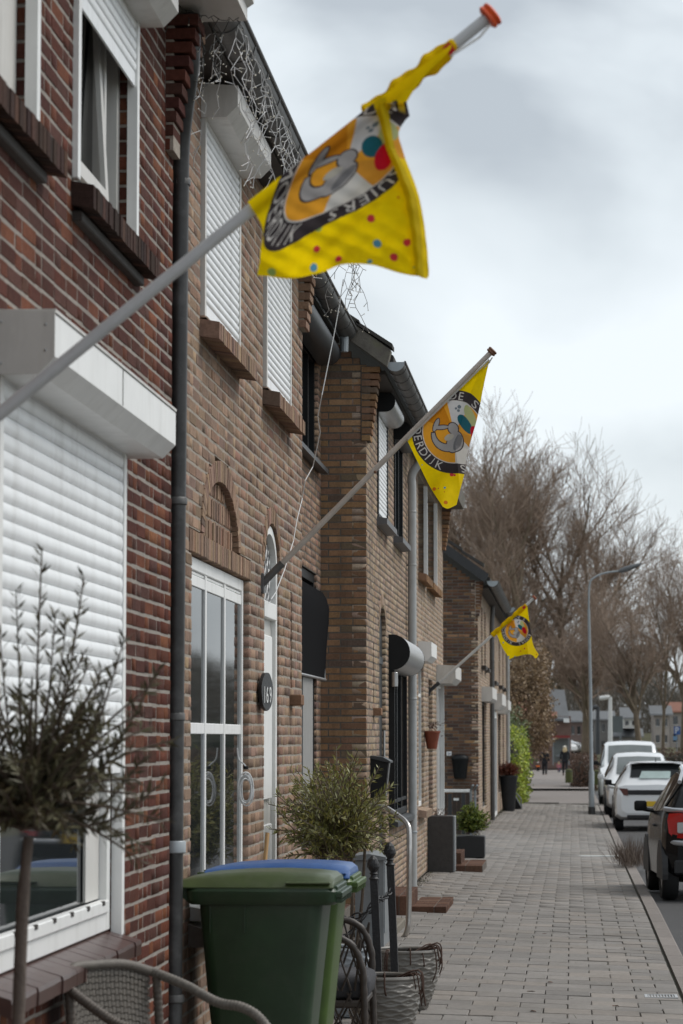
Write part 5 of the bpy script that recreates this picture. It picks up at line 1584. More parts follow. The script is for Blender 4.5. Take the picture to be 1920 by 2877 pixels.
# cast posts with pine-cone finials and a chain
CAST = mat('black_cast_iron', (0.014, 0.014, 0.016), 0.55, 0.3, 30, 0.3, 80, coord='World')
def cast_post(label, bx, by, lean, h):
    t = thing('chain_post', label, 'post', (bx, by, 0.0), group='leaning chain posts')
    ax = Vector((lean, 0, 1)).normalized(); B = Vector((bx, by, gz(bx, by)))
    b = MB(); s = 0.022; q = [B + Vector((sx * s, sy * s, 0)) for sx, sy in ((-1, -1), (1, -1), (1, 1), (-1, 1))]
    b.prism([tuple(p) for p in q], tuple(ax * (h - 0.14))); b.build('shaft', CAST, t)
    T = B + ax * (h - 0.14); b = MB()
    prof = [(0.026, 0), (0.030, 0.008), (0.020, 0.018), (0.017, 0.03), (0.026, 0.036), (0.018, 0.046), (0.024, 0.056), (0.034, 0.075), (0.033, 0.095), (0.025, 0.12), (0.008, 0.14)]
    n = 16; v = []; f = []
    for k, (r, z) in enumerate(prof):
        for i in range(n):
            a = 2 * math.pi * i / n; rr_ = r * (1 + (0.10 if k > 5 and (i + k) % 2 else 0)); p = T + ax * z + Vector((rr_ * math.cos(a), rr_ * math.sin(a), 0)); v.append(tuple(p))
    for k in range(len(prof) - 1):
        for i in range(n):
            a = k * n + i; c = k * n + (i + 1) % n; f.append((a, c, c + n, a + n))
    f.append(tuple(range((len(prof) - 1) * n, len(prof) * n)))
    b.add(v, f); b.build('pine_cone_finial', CAST, t)
    return B, ax
P1, a1 = cast_post('black leaning chain post with pine cone top beside the lattice chair', -1.115, 15.75, -0.045, 1.0)
P2, a2 = cast_post('black leaning chain post with pine cone top standing between the woven pots', -1.055, 16.25, -0.040, 1.06)
def chain(label, a, b_, sag, n):
    t = thing('chain', label, 'chain', tuple(a), group='chains between the posts')
    for i in range(n):
        u = (i + 0.5) / n; p = a.lerp(b_, u) + Vector((0, 0, -sag * 4 * u * (1 - u))); q = a.lerp(b_, u + 0.01) + Vector((0, 0, -sag * 4 * (u + 0.01) * (1 - u - 0.01)))
        d = (q - p).normalized(); s = d.cross(Vector((0, 0, 1))).normalized(); w = s if i % 2 else s.cross(d); l = (b_ - a).length / n * 0.68
        b = MB(); b.tube([p + d * (l * math.cos(t_)) + w * (0.016 * math.sin(t_)) for t_ in [2 * math.pi * k / 12 for k in range(12)]], 0.0052, 5, closed=True); b.build('link', CAST, t)
chain('black chain sagging from the nearer post back to the wall', P1 + a1 * 0.70, Vector((-1.55, 15.9, 0.66)), 0.05, 9)
chain('lower black chain hanging from the nearer post towards the house', P1 + a1 * 0.74, Vector((-1.5, 15.5, 0.48)), 0.08, 9)
chain('short black chain linking the two leaning posts', P2 + a2 * 0.78, P1 + a1 * 0.76, 0.03, 9)
chain('low black chain between the feet of the two posts', P2 + a2 * 0.20, P1 + a1 * 0.18, 0.01, 8)

# ================================================================== olive bush in its pot, and the standard olive at the window
LEAFO = mat('olive_leaf', (0, 0, 0), 0.5, 0.15, 20, attr=True, trans=0.18, coord='World', spec=0.4)
BARK = mat('grey_brown_bark', (0.10, 0.075, 0.055), 0.9, 0.3, 30, 0.4, 80, coord='World')
def leafy_stems(seed, stems, per, leaf, wid, cols, upward=0.5, spread=0.8):
    """stems: list of point lists; leaves in pairs along each. returns verts, faces, colours"""
    rn = np.random.default_rng(seed); P = []; D = []; Nn = []; Ls = []; Ws = []
    for S in stems:
        S = [np.array(tuple(p)) for p in S]; m = len(S)
        for k in range(per):
            u = (k + rn.random()) / per; u = 0.12 + 0.88 * u; x = u * (m - 1); i = min(int(x), m - 2); p = S[i] * (1 - x + i) + S[i + 1] * (x - i)
            t_ = S[i + 1] - S[i]; t_ = t_ / (np.linalg.norm(t_) + 1e-9)
            r = rn.normal(size=3); r -= t_ * r.dot(t_); r /= np.linalg.norm(r) + 1e-9
            d = t_ * upward + r * spread; d /= np.linalg.norm(d)
            P.append(p); D.append(d); n_ = rn.normal(size=3) * 0.6 + np.array([0, 0, 1.0]); Nn.append(n_); s = rn.uniform(0.65, 1.15) * (1 - 0.35 * u); Ls.append(leaf * s); Ws.append(wid * s * rn.uniform(0.8, 1.2))
    v, f = leafquads(np.array(P), np.array(D), np.array(Nn), np.array(Ls), np.array(Ws))
    c = np.array(cols)[rn.integers(0, len(cols), len(P))] * rn.uniform(0.7, 1.3, (len(P), 1))
    return v, f, np.repeat(c, 4, 0)
def bush(label, name, cat, c, rad, nst, per, leaf, wid, cols, seed, base, pot=None, lean=(0, 0), leafm=LEAFO, sp=0.8):
    t = thing(name, label, cat, base)
    rn = random.Random(seed); stems = []
    for i in range(nst):
        a = rn.uniform(0, 2 * math.pi); e_ = math.acos(rn.uniform(-0.55, 1)); rr_ = rn.uniform(0.6, 1.2)
        tip = Vector((c[0] + rad[0] * rr_ * math.sin(e_) * math.cos(a), c[1] + rad[1] * rr_ * math.sin(e_) * math.sin(a), c[2] + rad[2] * rr_ * math.cos(e_)))
        s0 = Vector((c[0] + rn.uniform(-.3, .3) * rad[0], c[1] + rn.uniform(-.3, .3) * rad[1], c[2] - rad[2] * rn.uniform(0.2, 0.75)))
        m_ = s0.lerp(tip, 0.55) + Vector((rn.uniform(-.1, .1) * rad[0], rn.uniform(-.1, .1) * rad[1], 0.08 * rad[2]))
        stems.append(smooth_path([s0, m_, tip], 4))
    v, f, cc = leafy_stems(seed, stems, per, leaf, wid, cols, 0.7, sp)
    o = np_mesh('foliage', v, f, leafm, t, cc); o['kind'] = 'stuff'
    b = MB()
    for s in stems: b.tube(s, 0.0028, 3, caps=False)
    o = b.build('twigs', BARK, t); o['kind'] = 'stuff'
    return t
OC = [(0.215, 0.21, 0.060), (0.18, 0.18, 0.05), (0.30, 0.30, 0.14), (0.125, 0.13, 0.04), (0.25, 0.225, 0.06)]
ob = bush('bushy olive shrub with narrow grey-green leaves above the bins', 'olive_shrub', 'shrub', (-1.45, 16.5, 1.19), (0.36, 0.46, 0.39), 260, 24, 0.072, 0.016, OC, 11, (-1.42, 16.5, 0.0))
for dx_ in (-0.03, 0.03, 0.06):
    b = MB(); b.tube(smooth_path([(-1.38 + dx_, 16.5, 0.36), (-1.40 + dx_ * 2, 16.5, 0.7), (-1.44 + dx_ * 3, 16.5, 1.1)], 4), [0.013] * 4 + [0.010] * 5, 6); b.build('stem', BARK, ob)
pc = woven_pot('pale blue-grey woven pattern pot holding the olive shrub', -1.38, 16.5, 0.19, 0.40, 3, mat('pale_blue_grey_ceramic', (0.30, 0.33, 0.36), 0.35, 0.2, 20, coord='World', dirt=((0.08, 0.08, 0.08), 9, 0.6)))
# the standard olive: bare stem, upright shoots
st = thing('olive_tree', 'young standard olive tree with a bare stem in front of the shuttered window', 'tree', (-1.50, 7.42, 0.0))
b = MB(); b.tube(smooth_path([(-1.53, 7.42, 0.25), (-1.525, 7.42, 0.8), (-1.515, 7.42, 1.2), (-1.500, 7.42, 1.40)], 5), [0.021] * 6 + [0.018] * 6 + [0.015] * 4, 10); b.build('trunk', mat('young_olive_bark', (0.115, 0.088, 0.072), 0.85, 0.3, 30, 0.4, 100, coord='World'), st, smooth=50)
rn = random.Random(19); stems = []; C0 = Vector((-1.50, 7.42, 1.42))
shoots = [(-1.47, 2.20, 0.0), (-1.36, 2.12, 0.05), (-1.42, 2.02, -0.05), (-1.30, 1.86, 0.0), (-1.60, 1.98, 0.05), (-1.53, 2.08, -0.06), (-1.24, 1.70, 0.03), (-1.27, 1.84, -0.04), (-1.18, 1.62, 0.02), (-1.66, 1.86, 0.0), (-1.40, 1.92, 0.06), (-1.16, 1.86, 0.1), (-1.22, 1.95, -0.08), (-1.33, 1.74, 0.1), (-1.58, 1.80, -0.1), (-1.45, 1.80, 0.12), (-1.12, 1.55, -0.05), (-1.38, 2.0, -0.1)]
for (x, z, dy_) in shoots:
    e_ = Vector((x, 7.42 + dy_, z)); m_ = C0.lerp(e_, 0.5) + Vector((0.10 * (x + 1.5), 0, -0.04))
    stems.append(smooth_path([C0 + Vector((rn.uniform(-.03, .03), rn.uniform(-.03, .03), 0)), m_, e_], 6))
for i in range(84):
    a = rn.uniform(0, 2 * math.pi); rr_ = rn.uniform(0.14, 0.46); e_ = C0 + Vector((rr_ * math.cos(a), rr_ * math.sin(a), rn.uniform(-0.05, 0.60) * (1.15 - rr_) - 0.05))
    stems.append(smooth_path([C0 + Vector((rn.uniform(-.04, .04), rn.uniform(-.04, .04), rn.uniform(0, .1))), C0.lerp(e_, 0.55) + Vector((0, 0, 0.05)), e_], 5))
v, f, cc = leafy_stems(5, stems[:18], 60, 0.064, 0.0135, [(0.085, 0.076, 0.044), (0.115, 0.104, 0.058), (0.065, 0.060, 0.036)], 0.75, 0.75)
o = np_mesh('shoot_leaves', v, f, LEAFO, st, cc); o['kind'] = 'stuff'
v, f, cc = leafy_stems(6, stems[18:], 40, 0.066, 0.0135, [(0.105, 0.098, 0.052), (0.08, 0.074, 0.042), (0.16, 0.15, 0.085), (0.09, 0.072, 0.04)], 0.7, 0.8)
o = np_mesh('crown', v, f, LEAFO, st, cc); o['kind'] = 'stuff'
b = MB()
for s in stems: b.tube(s, [lerp(0.0055, 0.002, i / (len(s) - 1)) for i in range(len(s))], 4, caps=False)
o = b.build('branches', BARK, st); o['kind'] = 'stuff'
b = MB(); b.lathe((-1.53, 7.42, 0.0), [(0.14, 0), (0.19, 0.28), (0.20, 0.30), (0.185, 0.30), (0.175, 0.26), (0.01, 0.26)], 24); b.build('pot', ANTH, st, smooth=40)

# ================================================================== cabinet, steps, handrail
CABG = mat('grey_cabinet_coating', (0.19, 0.205, 0.215), 0.45, 0.1, 8, coord='World', dirt=((0.12, 0.12, 0.12), 5, 0.4))
t = thing('utility_cabinet', 'grey metal utility cabinet standing against the set-back house', 'cabinet', (-1.62, 21.9, 0))
b = MB(); b.box(-1.745, -1.515, 21.75, 22.45, 0.0, 0.70, 0.006); b.build('body', CABG, t)
b = MB(); b.prism([(-1.765, 21.72, 0.70), (-1.495, 21.72, 0.70), (-1.495, 21.72, 0.725), (-1.63, 21.72, 0.75), (-1.765, 21.72, 0.735)], (0, 0.76, 0)); b.build('top', CABG, t)
b = MB(); b.box(-1.5155, -1.508, 21.78, 22.42, 0.12, 0.68, 0.002); b.build('door', CABG, t)
b = MB(); b.box(-1.56, -1.556, 21.743, 21.749, 0.1, 0.69); b.build('seam', ANTH, t)
STEPB = [(0.105, 0.058, 0.042), (0.125, 0.068, 0.048), (0.09, 0.052, 0.04), (0.14, 0.082, 0.058)]
def brick_step(label, x0, x1, y0, y1, z0, z1, seed, group='brick door steps', nx=None):
    t = thing('brick_step', label, 'step', ((x0 + x1) / 2, (y0 + y1) / 2, z0), group=group)
    b = MB(); b.box(x0 + 0.006, x1 - 0.006, y0 + 0.006, y1 - 0.006, z0 - 0.05, z1 - 0.006); b.build('core', MORT_D, t)
    rn = random.Random(seed); y = y0
    while y < y1 - 0.03:
        e_ = min(y + 0.10, y1); x = x0
        while x < x1 - 0.03:
            xe = min(x + 0.21, x1); b = MB(); c = rn.choice(STEPB); k = rn.uniform(0.85, 1.15); b.col = (c[0] * k, c[1] * k, c[2] * k)
            b.box(x, xe, y, e_, z0 - 0.02, z1 + rn.uniform(-0.002, 0.002), 0.005); b.build('brick', BRICK_RED, t); x = xe + 0.009
        y = e_ + 0.009
    return t
brick_step('low red brick step set on the slabs before the black arched door', -1.56, -1.23, 26.3, 27.9, gz(-1.4, 27), 0.055, 1)
brick_step('upper red brick step under the black arched door', -1.86, -1.56, 25.7, 27.3, gz(-1.7, 26), 0.19, 2)
brick_step('red brick step between the tall grey planter and the leafy planter', -1.60, -1.16, 34.95, 36.6, gz(-1.3, 35.5), 0.05, 3)
brick_step('upper red brick step beside the tall grey planter', -1.85, -1.45, 35.2, 36.4, gz(-1.7, 35.5), 0.20, 4)
b = MB(); b.box(-2.24, -1.50, 22.6, 24.33, -0.05, 0.075, 0.01)
tag(b.build('stone_step', mat('mossy_concrete', (0.16, 0.14, 0.11), 0.9, 0.25, 12, 0.4, 60, coord='World', dirt=((0.07, 0.075, 0.03), 5, 0.7))), 'mossy concrete step before the set-back house door', 'step')
brick_step('red brick plinth step behind the olive shrub', -2.2, -1.74, 20.2, 21.6, 0.0, 0.36, 8)
hr = smooth_path([onY(1020, 2268, 23.4), onY(1055, 2262, 23.3), onY(1085, 2270, 23.2), onY(1120, 2293, 23.1), onY(1142, 2312, 23.0), onY(1150, 2335, 22.95), onY(1151, 2400, 22.9), onY(1149, 2560, 22.9), onY(1145, 2612, 22.9), onY(1132, 2636, 22.95), onY(1112, 2640, 23.2)], 6)
b = MB(); b.tube(hr, 0.0225, 12)
t = thing('handrail', 'bent stainless steel handrail rising from the pavement to the steps', 'handrail', tuple(hr[-1]))
b.build('tube', STEEL, t, smooth=50)
b = MB(); p = hr[0]; b.tube([p, p + Vector((-0.12, 0.3, 0.0)), Vector((X3 + 0.01, 24.0, p.z))], 0.0225, 10); b.build('wall_return', STEEL, t, smooth=50)
# letter box on the projecting house
t = thing('letter_box', 'black tapered letter box with pale edged lid beside the arched door', 'letter box', (X4 + 0.09, 25.0, 1.1))
b = MB(); b.prism([(X4 + 0.003, 24.80, 1.49), (X4 + 0.165, 24.80, 1.45), (X4 + 0.13, 24.80, 1.12), (X4 + 0.003, 24.80, 1.12)], (0, 0.34, 0)); b.build('body', BLACK, t)
b = MB(); b.prism([(X4 + 0.0, 24.78, 1.515), (X4 + 0.12, 24.78, 1.500), (X4 + 0.185, 24.78, 1.463), (X4 + 0.185, 24.78, 1.448), (X4 + 0.0, 24.78, 1.49)], (0, 0.38, 0)); b.build('lid', ANTH, t)
b = MB(); b.tube([(X4 + 0.175, 24.82, 1.45), (X4 + 0.14, 24.82, 1.13)], 0.008, 6); b.build('trim', ALU, t)
b = MB(); b.lathe((X4 + 0.07, 27.22, 2.19), [(0.028, 0), (0.03, 0.005), (0.03, 0.14), (0.026, 0.145)], 12)
o = b.build('spot_lamp', ALU); o.rotation_euler = (0, 0, 0)
tag(o, 'small grey cylindrical wall lamp beside the black window', 'lamp')
# tall grey planter, leafy box planter
t = thing('tall_planter', 'tall dark grey square planter against the brick wall', 'planter', (-1.68, 34.9, 0))
z = gz(-1.7, 34.7); GREYP = mat('dark_fibre_cement', (0.052, 0.048, 0.046), 0.8, 0.25, 20, 0.3, 90, coord='World')
b = MB(); b.box(-1.845, -1.525, 34.55, 35.0, z, z + 0.715, 0.008); b.build('body', GREYP, t)
b = MB(); b.box(-1.525, -1.505, 34.56, 34.99, z + 0.01, z + 0.71, 0.004); b.build('edge_board', CABG, t)
bush_c = [(0.11, 0.045, 0.025), (0.075, 0.035, 0.02), (0.15, 0.075, 0.04)]
v, f, cc = leafy_stems(8, [smooth_path([(-1.7 + 0.1 * random.Random(i).uniform(-1, 1), 34.7, z + 0.70), (-1.72 + 0.12 * random.Random(i + 9).uniform(-1, 1), 34.7, z + 0.80)], 3) for i in range(16)], 10, 0.035, 0.012, bush_c)
o = np_mesh('dry_growth', v, f, LEAFO, t, cc); o['kind'] = 'stuff'
GC = [(0.17, 0.22, 0.035), (0.11, 0.16, 0.03), (0.26, 0.28, 0.055), (0.07, 0.11, 0.022)]
xg0, xg1 = -1.70, -1.29; yg = 39.6; zg = gz(-1.5, yg)
lp = bush('rounded evergreen shrub growing in a low black box planter', 'box_planter', 'planter', ((xg0 + xg1) / 2 + 0.02, yg + 0.25, zg + 0.53), (0.23, 0.27, 0.25), 200, 30, 0.055, 0.032, GC, 13, ((xg0 + xg1) / 2, yg + 0.25, zg))
b = MB(); b.box(xg0, xg1, yg, yg + 0.45, zg, zg + 0.31, 0.008); b.build('box', mat('black_planter', (0.014, 0.015, 0.017), 0.5, 0.2, 9, coord='World'), lp)
# terracotta wall pot with dead plant
t = thing('wall_pot', 'terracotta half pot with a dried plant fixed to the brick wall', 'wall pot', (X4 + 0.09, 33.9, 1.55))
b = MB(); secs = []
for (z_, r_) in ((1.54, 0.062), (1.56, 0.066), (1.74, 0.100), (1.742, 0.108), (1.765, 0.108)):
    secs.append([(X4 + 0.095 + r_ * 0.98 * math.cos(a), 33.9 + r_ * 1.2 * math.sin(a), z_) for a in [2 * math.pi * i / 24 for i in range(24)]])
b.add(*loft(secs)); b.build('pot', mat('terracotta', (0.21, 0.052, 0.024), 0.8, 0.15, 15, coord='World'), t, smooth=40)
rn = random.Random(4)
sts = [smooth_path([(X4 + 0.1, 33.9, 1.76), (X4 + 0.1 + rn.uniform(-.05, .18), 33.9 + rn.uniform(-.1, .1), 1.86), (X4 + 0.14 + rn.uniform(-.06, .20), 33.9 + rn.uniform(-.15, .15), 1.76 + rn.uniform(-.12, .12))], 4) for i in range(22)]
v, f, cc = leafy_stems(9, sts, 8, 0.04, 0.016, [(0.05, 0.022, 0.014), (0.08, 0.04, 0.022)])
o = np_mesh('dried_plant', v, f, LEAFO, t, cc); o['kind'] = 'stuff'
# on the side wall of the dark house: number, basket; gate in the gap
t = thing('house_number_plate', 'small white house number plate on the dark brown side wall', 'sign', (-2.4, 52.77, 1.376))
b = MB(); b.box(-2.447, -2.353, 52.765, 52.785, 1.338, 1.418, 0.004); b.build('plate', WHITE, t)
fg = MB()
for (ch, u0) in (('2', -0.016), ('8', 0.016)):
    for tri in glyph(ch): fg.prism([(-2.40 + u0 + p[0] * 0.04, 52.762, 1.378 + p[1] * 0.042) for p in tri], (0, 0.003, 0))
fg.build('figures', mat('blue_figures', (0.03, 0.05, 0.2), 0.5, 0.1, 5), t)
t = thing('wall_basket', 'black half-round basket hung on the dark brown side wall', 'wall basket', (-2.19, 52.68, 0.9))
b = MB(); secs = []
for (z_, w_) in ((0.90, 0.115), (0.92, 0.12), (1.25, 0.160), (1.27, 0.172), (1.29, 0.172), (1.33, 0.15), (1.365, 0.09)):
    secs.append([(-2.185 + w_ * math.cos(a), 52.78 - w_ * 0.9 * max(0, math.sin(a)) - 0.004, z_) for a in [math.pi * i / 16 for i in range(17)]])
b.add(*loft(secs)); b.build('basket', BLACK, t, smooth=40)
t = thing('garden_gate', 'dark boarded gate with a white top rail in the gap between the houses', 'gate', (-2.2, 51.5, -0.2))
zt = 0.655
for i in range(8):
    b = MB(); b.box(-2.62 + i * 0.085, -2.545 + i * 0.085, 51.50, 51.53, -0.24, zt - 0.02); b.build('board', mat('dark_gate_board', (0.045, 0.032, 0.026), 0.8, 0.3, 9, coord='World') if i % 3 else ANTH, t)
b = MB(); b.box(-2.66, -1.94, 51.48, 51.55, zt, zt + 0.055, 0.006); b.build('top_rail', WHITE, t)
b = MB(); b.box(-2.26, -2.16, 51.49, 51.50, 0.50, 0.545); b.build('name_plate', WHITE, t)
for xx in (-1.92, -1.84):
    b = MB(); b.tube([(xx, 51.2, -0.25), (xx, 51.2, 0.70), (xx + 0.05, 51.0, 0.80)], 0.022, 8); b.build('side_rail', CABG, t)
# vase planter with dark red plant
zv = gz(-1.6, 68.5)
t = bush('tall dark tapered planter with a rust red shrub by the far house', 'vase_planter', 'planter', (-1.62, 68.5, zv + 1.02), (0.30, 0.30, 0.20), 190, 26, 0.06, 0.034, [(0.17, 0.042, 0.022), (0.22, 0.065, 0.03), (0.10, 0.03, 0.02)], 14, (-1.62, 68.5, zv))
b = MB(); b.lathe((-1.62, 68.5, zv), [(0.13, 0), (0.15, 0.02), (0.225, 0.85), (0.235, 0.86), (0.235, 0.89), (0.20, 0.89), (0.19, 0.85), (0.01, 0.85)], 24); b.build('pot', mat('dark_grey_pot', (0.025, 0.027, 0.031), 0.55, 0.2, 9, coord='World'), t, smooth=40)
# rainwater butt bag and dark rail stairs by the far house door
t = thing('stair_rail', 'dark step side with a sloping pale handrail at the far house door', 'handrail', (-1.55, 71.0, -0.3))
b = MB(); b.prism([(-1.80, 70.6, -0.32), (-1.35, 70.6, -0.32), (-1.35, 70.6, -0.1), (-1.60, 70.6, 0.35), (-1.80, 70.6, 0.4)], (0, 1.0, 0)); b.build('step_side', BLACK, t)
b = MB(); b.tube([(-1.80, 70.55, 0.62), (-1.35, 70.55, 0.12), (-1.33, 70.55, -0.3)], 0.02, 6); b.build('rail', CABG, t)

# ================================================================== street lamp, bollard, hedges
LAMPG = mat('galvanised_lamp_post', (0.30, 0.33, 0.35), 0.5, 0.12, 6, coord='World')
x, y, z = onG(1663, 2288)
t = thing('street_lamp', 'tall grey street lamp post with a curved arm on the pavement by the kerb', 'street lamp', (x, y, z))
s_ = y / F_PX
b = MB(); b.tube([(x, y, z), (x, y, z + 1.05), (x, y, z + 1.10), (x - 0.01, y, z + 3.4), (x - 0.035, y, z + 5.1)], [0.072, 0.070, 0.048, 0.040, 0.034], 12); b.build('post', LAMPG, t, smooth=40)
b = MB(); b.tube(smooth_path([(x - 0.035, y, z + 5.08), onY(1657, 1642, y), onY(1672, 1622, y), onY(1700, 1610, y), onY(1742, 1604, y)], 5), 0.024, 8); b.build('arm', LAMPG, t, smooth=40)
p0, p1 = Vector(onY(1738, 1606, y)), Vector(onY(1803, 1584, y))
b = MB(); d_ = (p1 - p0); b.tube([p0, p0 + d_ * 0.12, p0 + d_ * 0.35, p0 + d_ * 0.8, p1], [0.03, 0.065, 0.075, 0.05, 0.015], 10); b.build('lantern', mat('lantern_grey', (0.12, 0.125, 0.13), 0.5, 0.1, 6), t, smooth=40)
b = MB(); b.lathe((x, y, z), [(0.088, 0), (0.088, 0.18), (0.082, 0.19)], 12); b.build('base_sleeve', mat('dark_base_paint', (0.04, 0.04, 0.04), 0.7, 0.2, 9), t, smooth=40)
MOSS = mat('mossy_wood', (0.060, 0.065, 0.018), 0.9, 0.3, 14, 0.4, 60, coord='World')
Yb = 104.0
def post_(label, px, top, bot, Y, r=0.14):
    p = onY(px, bot, Y); q = onY(px, top, Y)
    t = thing('bollard', label, 'bollard', p, group='mossy bollards at the side street')
    b = MB(); h = q[2] - p[2]; b.lathe(p, [(r, 0), (r * 0.97, h * 0.86), (r * 0.8, h * 0.95), (r * 0.35, h)], 14); b.build('post', MOSS, t, smooth=40)
    b = MB(); b.lathe((p[0], p[1], p[2] + h * 0.80), [(r * 1.0, 0), (r * 1.0, h * 0.05)], 14); b.build('band', ANTH, t)
post_('mossy green bollard standing by the woman in black', 1599, 2160, 2199, Yb)
post_('mossy green bollard half hidden by the street lamp post', 1678, 2163, 2205, 100.0)

def leaf_block(name, label, cat, loc, boxes, n, size, cols, seed, rough=1.0, core=None, shape='box', group=None, kind=None):
    """hedge or shrub: leaves over the surface and through the outer layer of rounded boxes"""
    rn = np.random.default_rng(seed)
    t = thing(name, label, cat, loc, group=group)
    P = []; N_ = []
    tot = sum((b_[1] - b_[0]) * (b_[3] - b_[2]) + (b_[1] - b_[0] + b_[3] - b_[2]) * (b_[5] - b_[4]) for b_ in boxes)
    for (x0, x1, y0, y1, z0, z1) in boxes:
        ar = (x1 - x0) * (y1 - y0) + (x1 - x0 + y1 - y0) * (z1 - z0)
        k = int(n * ar / tot)
        u = rn.uniform(-1, 1, (k, 3)); a = np.abs(u); mx = a.max(1, keepdims=True)
        sph = unit(u)
        q = u / mx if shape == 'box' else sph
        q = q * 0.55 + sph * 0.45 if shape == 'box' else q
        q *= rn.uniform(0.72, 1.06, (k, 1)) * (1 + 0.10 * rough * np.sin(q[:, :1] * 9 + q[:, 1:2] * 7 + seed) * np.cos(q[:, 2:3] * 8))
        c = np.array([(x0 + x1) / 2, (y0 + y1) / 2, (z0 + z1) / 2]); h = np.array([(x1 - x0) / 2, (y1 - y0) / 2, (z1 - z0) / 2])
        if shape == 'box': h = h * 1.12
        p = c + q * h; keep = p[:, 2] > z0
        P.append(p[keep]); N_.append(sph[keep])
    P = np.concatenate(P); N_ = np.concatenate(N_); k = len(P)
    D = unit(rn.normal(size=(k, 3)) + N_ * 0.5); Nn = unit(N_ + rn.normal(size=(k, 3)) * 0.5)
    l = size * rn.uniform(0.6, 1.3, k); v, f = leafquads(P, D, Nn, l, l * 0.62)
    cc = np.array(cols)[rn.integers(0, len(cols), k)] * rn.uniform(0.7, 1.3, (k, 1))
    o = np_mesh('foliage', v, f, LEAFO, t, np.repeat(cc, 4, 0)); o['kind'] = 'stuff'
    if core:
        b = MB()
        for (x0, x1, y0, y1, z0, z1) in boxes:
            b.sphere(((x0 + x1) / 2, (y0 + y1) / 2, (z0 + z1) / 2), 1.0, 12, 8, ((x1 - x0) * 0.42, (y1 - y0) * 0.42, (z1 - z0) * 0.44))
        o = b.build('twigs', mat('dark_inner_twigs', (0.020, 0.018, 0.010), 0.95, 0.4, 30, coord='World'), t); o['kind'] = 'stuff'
    return t
HG = [(0.34, 0.42, 0.045), (0.25, 0.33, 0.04), (0.45, 0.50, 0.06), (0.14, 0.20, 0.03), (0.32, 0.34, 0.08)]
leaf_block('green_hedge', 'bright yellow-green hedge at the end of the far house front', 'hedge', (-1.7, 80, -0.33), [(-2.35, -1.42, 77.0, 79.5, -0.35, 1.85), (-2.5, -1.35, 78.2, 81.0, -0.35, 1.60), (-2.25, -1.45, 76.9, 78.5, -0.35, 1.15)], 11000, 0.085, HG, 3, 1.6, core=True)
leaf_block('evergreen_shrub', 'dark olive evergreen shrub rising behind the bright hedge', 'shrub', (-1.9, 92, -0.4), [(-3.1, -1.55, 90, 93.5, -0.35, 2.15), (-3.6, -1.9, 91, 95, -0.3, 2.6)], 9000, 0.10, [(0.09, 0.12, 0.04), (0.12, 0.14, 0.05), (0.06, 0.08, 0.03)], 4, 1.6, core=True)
BRC = [(0.085, 0.045, 0.03), (0.065, 0.038, 0.026), (0.11, 0.06, 0.036)]
leaf_block('clipped_hedge', 'low clipped brown hedge beside the lamp post beyond the side street', 'hedge', (0.5, 114, -0.5), [(-0.05, 0.95, 112, 118, -0.5, 0.95)], 6000, 0.09, BRC, 5, 0.6, core=True)
leaf_block('road_hedge', 'long low russet hedge beyond the road junction in front of the leaning trees', 'hedge', (9.6, 118, -0.5), [(3.3 + 3 * i, 6.8 + 3 * i, 117.5, 119.5, -0.5, 1.15) for i in range(5)], 15000, 0.11, BRC, 6, 0.6, core=True)
leaf_block('road_verge_shrub', 'dark green shrubs behind the russet hedge across the junction', 'shrub', (12.5, 140, -0.4), [(8.5, 11.5, 150, 156, -0.4, 2.4), (11, 14.5, 146, 153, -0.4, 2.9), (13.5, 17, 140, 150, -0.4, 2.4)], 9000, 0.16, [(0.05, 0.07, 0.03), (0.035, 0.05, 0.025)], 7, 1.5, core=True)
# dry grass clump in the kerb
x0_, y0_, z0_ = onG(1762, 2436)
t = thing('dry_grass', 'clump of dry brown grass overhanging the kerb behind the black car', 'grass clump', (x0_, y0_, z0_))
rn = np.random.default_rng(3); k = 520
a = rn.uniform(0, 2 * math.pi, k); r = rn.uniform(0, 0.34, k) ** 1.0; hh = rn.uniform(0.22, 0.50, k)
P = np.stack([x0_ + 0.06 + 0.10 * rn.normal(size=k), y0_ + 0.35 * rn.normal(size=k), np.full(k, z0_)], 1)
D = unit(np.stack([np.cos(a) * r * 2.0, np.sin(a) * r * 2.0, np.ones(k) * 0.75], 1)); v, f = leafquads(P, D, rn.normal(size=(k, 3)), hh, np.full(k, 0.008))
c_ = np.array([(0.115, 0.085, 0.065), (0.085, 0.06, 0.05), (0.15, 0.115, 0.09)])[rn.integers(0, 3, k)]
o = np_mesh('blades', v, f, LEAFO, t, np.repeat(c_, 4, 0)); o['kind'] = 'stuff'
